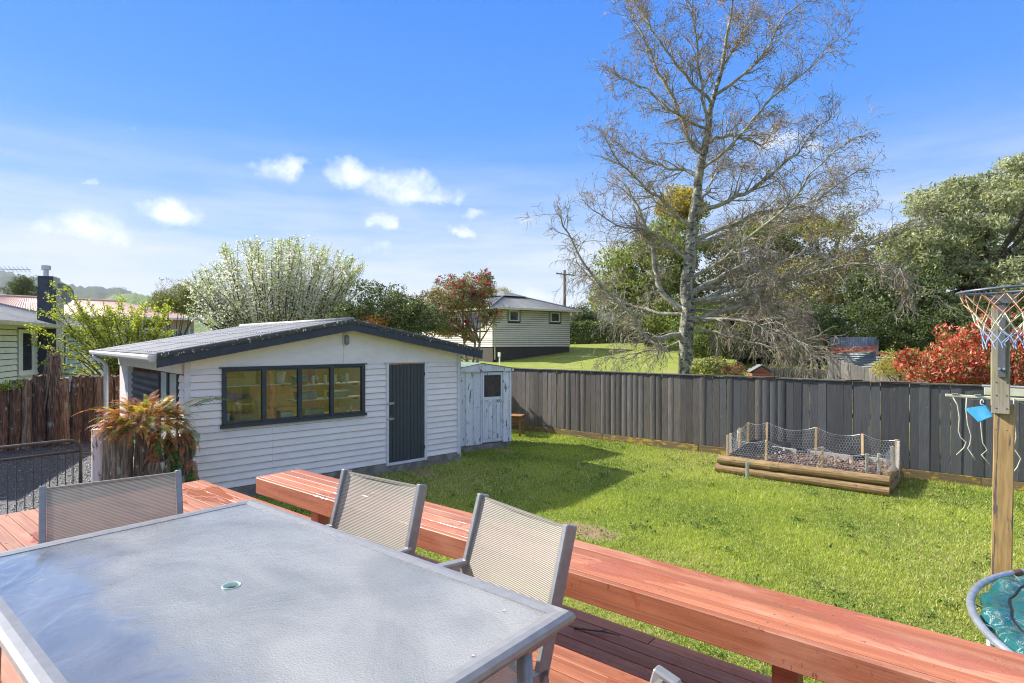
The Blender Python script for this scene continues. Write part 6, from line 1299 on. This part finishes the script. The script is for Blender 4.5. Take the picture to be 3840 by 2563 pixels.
# hedge behind the lawn
hx0, hx1 = Vector(dirpt(1300, 0, 46)), Vector(dirpt(1690, 0, 40.5)); rg = np.random.default_rng(40); hd = thing('hedge', 'clipped dark green hedge at the top of the neighbour lawn', 'hedge', (hx0.x, hx0.y, 2.42)); n = 30000
dv_ = Vector((hx1.x-hx0.x, hx1.y-hx0.y, 0)); nv_ = Vector((dv_.y, -dv_.x, 0)).normalized(); t_ = rg.random(n); face = rg.random(n); hh = 1.62
ar = np.array([dv_.x, dv_.y, 0]); an_ = np.array([nv_.x, nv_.y, 0]); dep = np.where(face < .72, 0.0+rg.normal(0, .06, n), -rg.random(n)*1.0); zz = np.where(face < .72, rg.random(n)*hh, hh+rg.normal(0, .06, n))+.08*np.sin(t_*60)
c = t_[:, None]*ar+dep[:, None]*an_; c[:, 2] = zz; V, F, T = leafcloud(rg, c, .15, .085, [(.15, .21, .065), (.22, .27, .09), (.10, .14, .045), (.32, .34, .12)], nrm=an_[None]+np.array([[0, 0, .4]])); link('foliage', np_mesh('foliage', V, F, M['leaf_gloss'], T), hd)
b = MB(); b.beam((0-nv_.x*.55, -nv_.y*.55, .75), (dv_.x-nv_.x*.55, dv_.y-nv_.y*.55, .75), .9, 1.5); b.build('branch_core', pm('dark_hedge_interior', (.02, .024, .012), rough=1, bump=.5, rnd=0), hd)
# red photinia over the fence
plant('red_shrub', 'bushy shrub with bright red young leaves growing over the fence', 'shrub', base_at(2240, 12.4), 30, [E(2230, 850, 12.4, 110, 80, .9, 3), E(2150, 850, 12.2, 70, 60, .6, 1.5), E(2290, 800, 12.6, 80, 70, .8, 1.6), E(2380, 850, 12.3, 110, 90, .9, 2), E(2190, 790, 12.5, 55, 32, .5, .8)],
      190, .24, 115, .088, .034, [(.30, .038, .026), (.38, .09, .06), (.22, .03, .02), (.14, .155, .04), (.09, .11, .03), (.40, .22, .12)], [4, 3, 3, 2, 2, 2], bark='bark_pale', r0=.06, nl=22, multi=4, up=.9, mat='leaf_gloss', inner=.4, fork=.25)
# fern-like golden shrub left of it
plant('golden_shrub', 'straggly golden green shrub between the iron sheets and red shrub', 'shrub', base_at(2075, 15.2), 31, [E(2080, 835, 15.2, 45, 28, .6, 1), E(2050, 850, 15, 35, 20, .4, .6)], 34, .22, 90, .09, .02, [(.24, .20, .05), (.32, .24, .05), (.15, .16, .04)], r0=.04, nl=10, multi=2, up=.6)
# shrubs at the foot of the birch
plant('variegated_shrub', 'yellow variegated shrub just right of the birch trunk base', 'shrub', base_at(1630, 20), 32, [E(1628, 848, 20, 36, 26, .6, 1)], 34, .2, 110, .075, .045, [(.36, .32, .10), (.10, .13, .03), (.45, .42, .18), (.16, .18, .04)], r0=.04, nl=8, multi=3, mat='leaf_gloss')
plant('brown_shrub', 'low rounded brown shrub beside the variegated one', 'shrub', base_at(1680, 19.4), 33, [E(1677, 856, 19.4, 28, 22, .5, 1)], 26, .18, 120, .05, .022, [(.16, .085, .05), (.11, .06, .04), (.20, .12, .06)], r0=.03, nl=8, multi=3)
def strap_clump(name, label, base, n_, L_, pal, seed, wd=.035):
    t = thing(name, label, 'plant', base); rr = random.Random(seed); 
    for k in range(n_):
        a = rr.uniform(0, 6.28); tilt = rr.uniform(.25, 1.0); ll = L_*rr.uniform(.7, 1.1); pts = []; 
        for s_ in range(6):
            f = s_/5; rad = ll*f*math.sin(tilt)*(.6+.5*f); z = ll*f*math.cos(tilt)-.45*ll*f*f*tilt*.8; pts.append((rad*math.cos(a), rad*math.sin(a), max(.01, z)))
        V = []; sdx, sdy = -math.sin(a), math.cos(a)
        for s_, p in enumerate(pts): w = wd*(1-.85*(s_/5)**1.6)/2; V += [(p[0]+sdx*w, p[1]+sdy*w, p[2]), (p[0]-sdx*w, p[1]-sdy*w, p[2])]
        F = [(2*i_, 2*i_+1, 2*i_+3, 2*i_+2) for i_ in range(5)]; c = np.array(rr.choice(pal))*rr.uniform(.8, 1.2); link('strap_leaf', np_mesh('strap_leaf', V, F, M['leaf'], np.repeat(c[None], 12, 0)), t)
    return t
strap_clump('strap_leaf_plant', 'clump of strappy bright green leaves left of the birch trunk base', base_at(1535, 20), 70, .95, [(.10, .19, .035), (.14, .24, .05), (.07, .13, .03)], 5)
strap_clump('strap_leaf_plant', 'dark strappy clump behind the red brown hutch', base_at(1728, 19.6), 45, .9, [(.04, .07, .02), (.06, .09, .025)], 6)
# bare twiggy shrub in the lawn edge under the black shed is hidden by the birch; camellias and blossom behind the shed
plant('camellia_shrub', 'dark green rounded bush behind the shed roof ridge', 'shrub', base_at(880, 22.5), 41, [E(880, 720, 22.5, 80, 80, 1.6, 2), E(820, 740, 22, 45, 50, 1.2, .8), E(940, 740, 22, 50, 50, 1.2, .9)], 130, .36, 170, .095, .05, [(.05, .07, .025), (.08, .105, .033), (.035, .05, .02), (.16, .17, .06)], r0=.1, nl=22, mat='leaf_gloss', inner=.4)
plant('camellia_tree', 'small tree with red camellia flowers in front of the cream house', 'tree', base_at(1085, 28), 42, [E(1050, 690, 28, 75, 52, 1.6, 2.2), E(1090, 665, 28, 40, 40, 1.2, 1), E(985, 710, 27.5, 45, 45, 1.2, 1), E(1035, 755, 27.5, 42, 30, 1.0, .7), E(1120, 735, 28, 22, 22, .6, .25)], 150, .36, 120, .12, .05, [(.12, .115, .04), (.17, .165, .06), (.075, .085, .03), (.24, .18, .09), (.20, .11, .06)], bark='bark_pale', r0=.09, nl=26, multi=3, mat='leaf_gloss', flowers=(120, .11, [(.42, .03, .06), (.52, .09, .11), (.36, .02, .05)]), inner=.5)
plant('pink_camellia', 'pale pink flowered camellia between the dark bush and red camellia', 'shrub', base_at(985, 25.5), 43, [E(985, 740, 25.5, 38, 40, 1, 1)], 40, .32, 110, .10, .05, [(.07, .095, .03), (.11, .13, .04), (.05, .07, .024)], r0=.06, nl=10, mat='leaf_gloss', flowers=(40, .10, [(.62, .28, .30), (.7, .42, .42)]))
plant('corner_bush', 'leafy bush in the fence corner behind the small white shed', 'bush', (-12.5, 12.75, 0), 47, [(-12.5, 12.75, 1.2, .85, .6, .9, 1)], 60, .26, 120, .09, .05, [(.06, .085, .028), (.09, .12, .035), (.04, .055, .02)], r0=.05, nl=10, multi=3, inner=.3)
# white blossom tree: many upright shoots, small white flowers and young leaves
bt = thing('blossom_tree', 'spreading tree covered in white spring blossom behind the shed', 'tree', base_at(630, 25, -.05)); bc = Vector(bt.location); rr = random.Random(88); m = MB(); pos = []; twp = []
for k in range(210):
    uu = rr.uniform(-1, 1); edge = math.sqrt(max(0, 1-uu*uu)); a_u = 630+uu*185; top = 548+52*uu*uu+ (30 if uu < -.6 else 0)+rr.uniform(-8, 60); D_ = 25+rr.uniform(-2.6, 2.6)*edge
    tip = Vector(dirpt(a_u+rr.uniform(-12, 12)+uu*20, top, D_)); st_ = Vector(dirpt(630+uu*110, 760, 25+(D_-25)*.5)); st_.z = rr.uniform(2.2, 3.6)
    if rr.random() < .35: tip = Vector(dirpt(630+uu*205, rr.uniform(620, 735), D_)); 
    mid = st_.lerp(tip, .5)+Vector((rr.uniform(-.25, .25), rr.uniform(-.25, .25), rr.uniform(-.2, .3))); pth, rsx = smooth_path([st_, mid, tip], [.032, .02, .006], 4); m.tube(pth, rsx, 4, cap=False)
    L_ = (tip-st_).length
    for s_ in range(int(L_*52)):
        f_ = rr.uniform(.12, 1.0)*(len(pth)-1); i_ = min(int(f_), len(pth)-2); pos.append((pth[i_].lerp(pth[i_+1], f_-i_), f_/(len(pth)-1)))
    for s_ in range(int(L_*3)):
        f_ = rr.uniform(.2, .95)*(len(pth)-1); i_ = min(int(f_), len(pth)-2); p = pth[i_].lerp(pth[i_+1], f_-i_); q = p+Vector((rr.gauss(0, 1), rr.gauss(0, 1), rr.uniform(-.1, 1.2))).normalized()*rr.uniform(.25, .6); m.tube([p, p.lerp(q, .5)+Vector((0, 0, .03)), q], [.009, .007, .004], 3, cap=False)
        for z_ in range(16): pos.append((p.lerp(q, rr.random()), .55*rr.random()+.2))
for k in range(6):
    a = k*1.05; m.tube([(bc.x+.1*math.cos(a), bc.y+.1*math.sin(a), 0), (bc.x+.6*math.cos(a), bc.y+.6*math.sin(a), 1.4), (bc.x+1.5*math.cos(a), bc.y+1.5*math.sin(a), 3.0)], [.14, .10, .05], 8)
m.v = [tuple(Vector(v)-bc) for v in m.v]; m.build('branches', M['bark'], bt)
P3 = np.array([[*(p-bc)] for p, _ in pos]); ff = np.array([f for _, f in pos]); rg = np.random.default_rng(6); P3 += rg.normal(0, .055, P3.shape); isf = rg.random(len(P3)) < np.where(ff > .82, .12, .62)
V, F, T = leafcloud(rg, P3[isf], .085, .075, [(.80, .80, .72), (.72, .74, .62), (.82, .80, .76)], jit=.08); link('blossom', np_mesh('blossom', V, F, M['petal'], T), bt)
V, F, T = leafcloud(rg, P3[~isf], .085, .036, [(.38, .45, .09), (.30, .38, .08), (.46, .50, .12)], up=.4); link('crown', np_mesh('crown', V, F, M['leaf'], T), bt)
plant('bronze_shrub', 'orange brown fern fronds showing above the shed roof', 'fern', base_at(865*0+855*0+862*0+862, 22, 0), 44, [E(862, 740, 21.5, 30, 14, .6, 1)], 14, .25, 80, .12, .03, [(.36, .16, .04), (.28, .12, .03), (.20, .14, .04)], r0=.04, nl=6)
plant('feathery_tree', 'olive feathery tree left of the blossom tree', 'tree', base_at(405, 33, 0), 45, [E(410, 690, 33, 42, 40, 1.6, 1.4), E(380, 700, 33, 20, 28, 1, .5), E(455, 700, 33, 40, 50, 1.5, 1)], 150, .45, 150, .14, .028, [(.115, .12, .035), (.15, .145, .04), (.075, .085, .03)], r0=.08, nl=14)
plant('conifer_tree', 'dark conifer beside the chimney of the pale green house', 'tree', base_at(45, 62, 0), 46, [E(45, 672, 62, 38, 22, 2, 1.2), E(55, 655, 62, 18, 18, 1, .6), E(25, 690, 62, 30, 12, 1.5, .6)], 46, .75, 150, .30, .05, [(.045, .06, .025), (.065, .08, .03), (.035, .045, .02)], r0=.25, nl=16, flat=.5)
# yellow-green flowering shrub over the log fence
ys_ = thing('yellow_green_shrub', 'open yellow green shrub with arching stems beyond the log fence', 'shrub', base_at(300, 18.2, 0)); yc = Vector(ys_.location); m = MB(); pos = []; rr = random.Random(55)
stems = [(60, 748, 17.2), (70, 790, 17.4), (120, 812, 17.3), (130, 862, 17.0), (95, 835, 17.2), (150, 655, 18.0), (172, 690, 18), (115, 645, 18.2), (105, 672, 18.1), (90, 712, 18), (200, 690, 18.2), (235, 688, 18.4), (260, 716, 18.4), (300, 700, 18.6), (335, 695, 18.6), (372, 735, 18.6), (380, 720, 18.8), (350, 770, 18.4), (395, 760, 18.8), (180, 730, 17.9), (210, 760, 17.9), (250, 770, 18), (160, 770, 17.7), (290, 750, 18.2), (320, 740, 18.4), (225, 725, 18.2), (270, 690, 18.9), (360, 705, 19), (310, 720, 18.3), (185, 800, 17.7), (215, 815, 17.6), (260, 820, 17.8), (300, 800, 18.0), (240, 800, 18.5), (340, 790, 18.3)]
stems = stems+[(u+rr.uniform(-25, 25), v+rr.uniform(-18, 22), D_+rr.uniform(-.6, .6)) for u, v, D_ in stems[10:]]
for (u, v, D_) in stems:
    tip = Vector(dirpt(u, v, D_)); s0 = Vector((yc.x+rr.uniform(-.2, .2), yc.y+rr.uniform(-.2, .2), .4)); mid = s0.lerp(tip, .55)+Vector((rr.uniform(-.15, .15), rr.uniform(-.15, .15), .45 if v > 700 else .1)); pth, rsx = smooth_path([s0, mid, tip], [.028, .016, .005], 6); m.tube(pth, rsx, 5, cap=False)
    L_ = (tip-s0).length
    for s_ in range(int(L_*42)):
        f_ = rr.uniform(.35, 1.0)*(len(pth)-1); i_ = min(int(f_), len(pth)-2); pos.append(pth[i_].lerp(pth[i_+1], f_-i_))
    for s_ in range(int(L_*3.2)):
        f_ = rr.uniform(.35, .95)*(len(pth)-1); i_ = min(int(f_), len(pth)-2); p = pth[i_].lerp(pth[i_+1], f_-i_); q = p+Vector((rr.gauss(0, 1), rr.gauss(0, 1), rr.uniform(-.3, .9))).normalized()*rr.uniform(.2, .5); m.tube([p, q], [.007, .003], 3, cap=False); pos += [p.lerp(q, rr.random()) for _ in range(14)]
m.v = [tuple(Vector(v)-yc) for v in m.v]; m.build('stems', M['bark'], ys_)
P3 = np.array([[*(p-yc)] for p in pos]); P3 += rg.normal(0, .03, P3.shape); V, F, T = leafcloud(rg, P3, .075, .04, [(.52, .56, .07), (.40, .46, .06), (.62, .62, .10), (.26, .32, .05)], up=.3); link('crown', np_mesh('crown', V, F, M['leaf'], T), ys_)
# dead tree-fern head above the log fence
df_ = thing('dead_fern_trunk', 'brown dead tree fern trunk with hanging fronds rising behind the log fence', 'tree fern', (-18.05, 3.98, 0)); m = MB(); rr = random.Random(9)
m.tube([(0, 0, 0), (.02, 0, 1.2), (.03, .02, 2.25)], [.13, .12, .09], 10); m.build('trunk', M['ponga'], df_)
m = MB()
for k in range(70): a = rr.uniform(0, 6.28); z = rr.uniform(1.6, 2.5); m.tube([(.1*math.cos(a), .1*math.sin(a), z), (.14*math.cos(a), .14*math.sin(a), z-.3), (.2*math.cos(a)+rr.uniform(-.05, .05), .2*math.sin(a), z-rr.uniform(.5, .8))], [.008, .006, .003], 3, cap=False)
m.build('dead_fronds', M['ponga_pale'], df_)
# ---------------- the bronze and green fern on the stumps
fern = thing('fern', 'bushy fern with bronze brown and green fronds on the stumps by the gate', 'fern', (-9.35, 3.15, 0))
def frond_mesh(seed, pal, L_=.62, n_=24):
    rr = random.Random(seed); V, F, T = [], [], []; pal = [np.array(c)*1.3 for c in pal]
    def spine(t_): return Vector((L_*t_*(1-.12*t_*t_), 0, .30*L_*t_-.62*L_*t_*t_))
    for k in range(n_):
        t_ = .10+.90*k/(n_-1); p = spine(t_); d = (spine(min(1, t_+.02))-spine(t_-.02)).normalized(); pl = L_*.21*math.sin(math.pi*min(1, (.20+.80*t_)))**.8*(1.1-t_*.7)+.008
        c = pal[rr.randrange(len(pal))]*rr.uniform(.75, 1.25)
        for s_ in (-1, 1):
            tip = p+Vector((d.x*.45+rr.uniform(-.1, .1), s_*1.0, -.25+rr.uniform(-.15, .15))).normalized()*pl; md = p.lerp(tip, .5); w = d*.0055
            o = len(V); V += [p-w, md-w, tip, md+w]; F += [(o, o+1, o+2), (o, o+2, o+3)]; T += [c]*4
            for j in range(4):   # pinnules
                q0 = p.lerp(tip, .12+.2*j); ln = .017*(1.15-.2*j)
                for e in (-1, 1): o = len(V); V += [q0-(tip-p)*.06, q0+d*ln*e+(tip-p)*.05, q0+(tip-p)*.10]; F.append((o, o+1, o+2)); T += [c*rr.uniform(.85, 1.15)]*3
    pts = [spine(k/10) for k in range(11)]; mb = MB().tube(pts, [.004*(1-.7*k/10) for k in range(11)], 3, cap=False); o = len(V); V += [Vector(v) for v in mb.v]
    for f in mb.f: F += [(o+f[0], o+f[1], o+f[2]), (o+f[0], o+f[2], o+f[3])]
    T += [np.array((.14, .075, .03))]*len(mb.v); return np_mesh('frond', [tuple(v) for v in V], F, M['frond'], np.clip(np.array(T)*1.9, 0, .8))
BRZ = [(.36, .145, .05), (.26, .10, .045), (.20, .075, .045), (.30, .20, .05)]; GRN = [(.055, .12, .03), (.04, .09, .028), (.08, .15, .035)]; YEL = [(.34, .24, .04), (.22, .22, .04)]; DRY = [(.22, .09, .05), (.15, .06, .035), (.28, .13, .07)]
FM = {'b': [frond_mesh(1, BRZ), frond_mesh(2, BRZ, .5)], 'g': [frond_mesh(3, GRN), frond_mesh(4, GRN, .5)], 'y': [frond_mesh(5, YEL)], 'd': [frond_mesh(6, DRY, .45), frond_mesh(7, DRY, .36)]}
rr = random.Random(77)
def put(kind, p, azd, pitch, s_=1.0): link('frond', rr.choice(FM[kind]), fern, p, (rr.uniform(-.35, .35), pitch, azd), (s_, s_, s_))
for k in range(430):      # rounded crown
    ct = rr.uniform(-.25, 1); ph_ = rr.uniform(0, 6.283); st2 = math.sqrt(1-ct*ct); f = rr.uniform(.45, .95); ux, uy = st2*math.cos(ph_), st2*math.sin(ph_); q = rr.random()
    put('b' if q < .45 else ('d' if q < .68 else ('y' if q < .82 else 'g')), (.02+.32*ux*f, -.02+.50*uy*f, 1.42+.34*ct*f), math.atan2(uy*.5, ux*.32)+rr.uniform(-.5, .5), -.9*ct+rr.uniform(-.3, .45), rr.uniform(.38, .62))
for k in range(330):      # curtain hanging down the stumps, facing the deck
    y_ = rr.uniform(.0, .55); z = rr.uniform(.3, 1.35); a = rr.uniform(-1.5, .9)-.3; q = rr.random(); put('g' if q < .34 else ('d' if q < .72 else 'b'), (.12+.14*rr.random(), y_, z), a, rr.uniform(.3, 1.2), rr.uniform(.35, .6))
put('g', (.1, .52, 1.62), R(75), -.35, 1.15); put('y', (.05, .45, 1.66), R(80), -.3, .95); put('b', (-.1, -.35, 1.58), R(-120), -.35, 1.1)
# small weeds over the log fence and on the far lawn edge
plant('creeper', 'bright green creeper sprig over the log fence', 'creeper', (-18.05, 2.95, 0), 61, [(-17.98, 3.0, 1.55, .1, .35, .10, 1)], 9, .12, 45, .06, .035, [(.12, .20, .03), (.20, .28, .04)], r0=.01, nl=6)
# far bare trees on the skyline
def bare(name, label, base, h, seed, w=.35):
    t = thing(name, label, 'tree', base, 0, 'bare trees on the skyline'); rr = random.Random(seed); m = MB()
    def g_(p, d, L_, r0, l):
        q = p+d*L_*.5+Vector((rr.uniform(-1, 1), rr.uniform(-1, 1), 0))*L_*.06; e = p+d*L_; m.tube([p, q, e], [r0, r0*.8, r0*.55], 4, cap=False)
        if l < 4:
            for _ in range(4 if l else 6):
                dd = (d+Vector((rr.gauss(0, w), rr.gauss(0, w), rr.uniform(-.1, .25)))).normalized(); g_(p.lerp(e, rr.uniform(.45, 1)), dd, L_*rr.uniform(.45, .68), max(.012, r0*.5), l+1)
    g_(Vector((0, 0, 0)), Vector((0, 0, 1)), h*.42, h*.018, 0); m.build('trunk', pm('far_bark_%d' % seed, (.20, .17, .16), rough=.9, bump=0, rnd=0), t)
bare('bare_tree', 'wispy bare tree on the skyline left of the power pole', base_at(1237, 85), 8.5, 3); bare('bare_tree', 'wispy bare tree on the skyline just at the power pole', base_at(1285, 90), 7.2, 5)
plant('skyline_shrub', 'tan bush top showing over the cream house roof', 'shrub', base_at(1140, 62), 62, [E(1140, 678, 62, 34, 14, 2, 1)], 30, .6, 70, .2, .06, [(.22, .18, .08), (.16, .14, .06)], r0=.1, nl=8)
plant('hedge_shrub', 'dark rounded bush with red flowers beside the hedge at the cream house', 'shrub', base_at(1338, 47), 63, [E(1338, 728, 47, 32, 26, 1.4, 1)], 40, .45, 110, .13, .07, [(.04, .06, .02), (.06, .085, .026)], r0=.08, nl=8, mat='leaf_gloss', flowers=(10, .16, [(.5, .03, .05)]))
strap_clump('garden_plant', 'bright green plant at the foot of the cream house wall', dirpt(1092, 0, 31)[:2]+(.85,), 40, .8, [(.14, .24, .04), (.10, .18, .03)], 8)
# trees along the far ridge line
for k, (u, v, s_) in enumerate(((205, 664, 9), (225, 665, 12), (243, 668, 8), (262, 668, 12), (282, 670, 13), (295, 672, 9), (318, 680, 7), (333, 684, 8))):
    x, y_, z = dirpt(u, v+3, 1880); t = thing('ridge_tree', ['first', 'second', 'third', 'fourth', 'fifth', 'sixth', 'seventh', 'eighth'][k]+' small tree from the left along the far hill crest', 'tree', (x, y_, z-6), 0, 'trees on the far hill crest'); rr = random.Random(k); rgk = np.random.default_rng(k)
    m = MB(); m.tube([(0, 0, 0), (0, 0, s_*1.2)], [.5, .2], 5); m.build('trunk', M['bark'], t); pts_ = rgk.normal(0, 1, (260, 3))*np.array([s_*.5, s_*.5, s_*.32])+np.array([0, 0, s_*1.25]); V, F, T = leafcloud(rgk, pts_, 2.2, 1.6, [(.03, .045, .025), (.04, .055, .03)]); link('crown', np_mesh('crown', V, F, M['leaf'], T), t)
# ================================================================== mown grass on the near lawn
rg = np.random.default_rng(9); n = 760000
# sample by distance: dense near the deck, thinner towards the fence, only inside the view
dist = 2.2+ (14.6*rg.random(n)**1.25); ang = R(90+39.53)+rg.uniform(-R(43), R(43), n)
gx, gy = dist*np.cos(ang), dist*np.sin(ang)
from numpy import sin as _s
ok = (gy > 2.86) & (gy < 13.40) & ~((gx > BX0-.02) & (gx < BX1+.02) & (gy > BY0) & (gy < BY1))
# keep clear of the two sheds and the drive
def shed_local(x, y_, ox, oy, rot): dx, dy = x-ox, y_-oy; return dx*math.cos(rot)+dy*math.sin(rot), -dx*math.sin(rot)+dy*math.cos(rot)
lx_, ly_ = shed_local(gx, gy, -9.80, 3.82, R(81.9)); ok &= ~((ly_ > -.06) & (lx_ < SW+.3))
lx_, ly_ = shed_local(gx, gy, -9.77, 9.57, R(72.2)); ok &= ~((ly_ > -.03) & (lx_ < LW+.02) & (ly_ < LD))
ok &= ~((gx < -6.5) & (gy < 3.6))
def bare_d(x, y_, px, py, rx, ry): return ((x-px)/rx)**2+((y_-py)/ry)**2
for (px, py, rx, ry) in ((-4.36, 6.85, .55, .32), (-8.76, 7.85, .5, .22), (-9.0, 10.63, .35, .18)): ok &= (bare_d(gx, gy, px, py, rx, ry) > rg.uniform(.4, 1.4, n)) | (rg.random(n) < .12)
gx, gy, dist = gx[ok], gy[ok], dist[ok]; n = len(gx)
patch = .5+.5*np.sin(gx*1.7+1.3*np.sin(gy*.9))*np.sin(gy*2.1+np.sin(gx*1.1+2)); patch = np.clip(patch+rg.normal(0, .22, n), 0, 1)
patch2 = .5+.5*np.sin(gx*.63+.8)*np.sin(gy*.71+2.2+.7*np.sin(gx*.5)); dry = np.clip(patch2*1.25-.42+rg.normal(0, .22, n), 0, 1)
hgt_b = rg.uniform(.018, .042, n)*(.8+.5*patch)*np.clip(.75+dist*.03, .8, 1.2); wdt = .0016+.00038*dist; a = rg.uniform(0, 6.283, n); lean = rg.uniform(.15, .95, n); la = rg.uniform(0, 6.283, n)
bx = np.cos(a)*wdt; by = np.sin(a)*wdt; V = np.empty((n, 3, 3)); V[:, 0] = np.stack([gx-bx, gy-by, np.zeros(n)], 1); V[:, 1] = np.stack([gx+bx, gy+by, np.zeros(n)], 1); V[:, 2] = np.stack([gx+np.cos(la)*lean*hgt_b, gy+np.sin(la)*lean*hgt_b, hgt_b], 1)
g1 = np.array([.14, .22, .028]); g2 = np.array([.40, .46, .075]); g3 = np.array([.60, .52, .27]); col = g1+(g2-g1)*patch[:, None]; dm = (rg.random(n) < .07+.50*dry)[:, None]; col = np.where(dm, g3*rg.uniform(.7, 1.15, (n, 1)), col*rg.uniform(.75, 1.25, (n, 1)))
F = np.arange(n*3).reshape(-1, 3)
tag(link('grass', np_mesh('grass', V.reshape(-1, 3), F, M['grass_blade'], np.repeat(col, 3, 0))), 'short mown grass of the lawn between deck and fence', 'grass', kind='stuff')
print('grass', n)
# clover and daisy-leaf weeds in the lawn
wn_ = 260; wx = rg.uniform(-8.5, 1.5, wn_); wy = rg.uniform(3.2, 13, wn_); ps = []
for x, y_ in zip(wx, wy):
    if shed_local(x, y_, -9.8, 3.82, R(81.9))[1] > -.2 or (BX0 < x < BX1 and y_ > BY0): continue
    k = rg.integers(8, 24); p = np.stack([x+rg.normal(0, .06, k), y_+rg.normal(0, .06, k), rg.uniform(.02, .045, k)], 1); ps.append(leafcloud(rg, p, .04, .026, [(.06, .12, .025), (.09, .16, .03)], nrm=np.array([[0, 0, 2.]])))
V, F, T = merge(ps); tag(link('lawn_weeds', np_mesh('lawn_weeds', V, F, M['grass_blade'], T)), 'low broad-leaved weeds dotted through the lawn', 'weeds', kind='stuff')

# ================================================================== the air: faint haze that fades the hills
b = MB(); b.box(-3600, 3600, -3600, 3600, -1.5, 240)
hm = bpy.data.materials.new('thin_haze'); hm.use_nodes = True; ht_ = hm.node_tree; ht_.nodes.clear()
ho = ht_.nodes.new('ShaderNodeOutputMaterial'); hv = ht_.nodes.new('ShaderNodeVolumePrincipled'); hv.inputs['Color'].default_value = (.86, .92, 1, 1); hv.inputs['Density'].default_value = .00013; hv.inputs['Anisotropy'].default_value = 0
ht_.links.new(hv.outputs[0], ho.inputs['Volume'])
tag(b.build('haze', hm), 'thin bluish haze in the air, seen over the far hills', 'haze', kind='stuff')
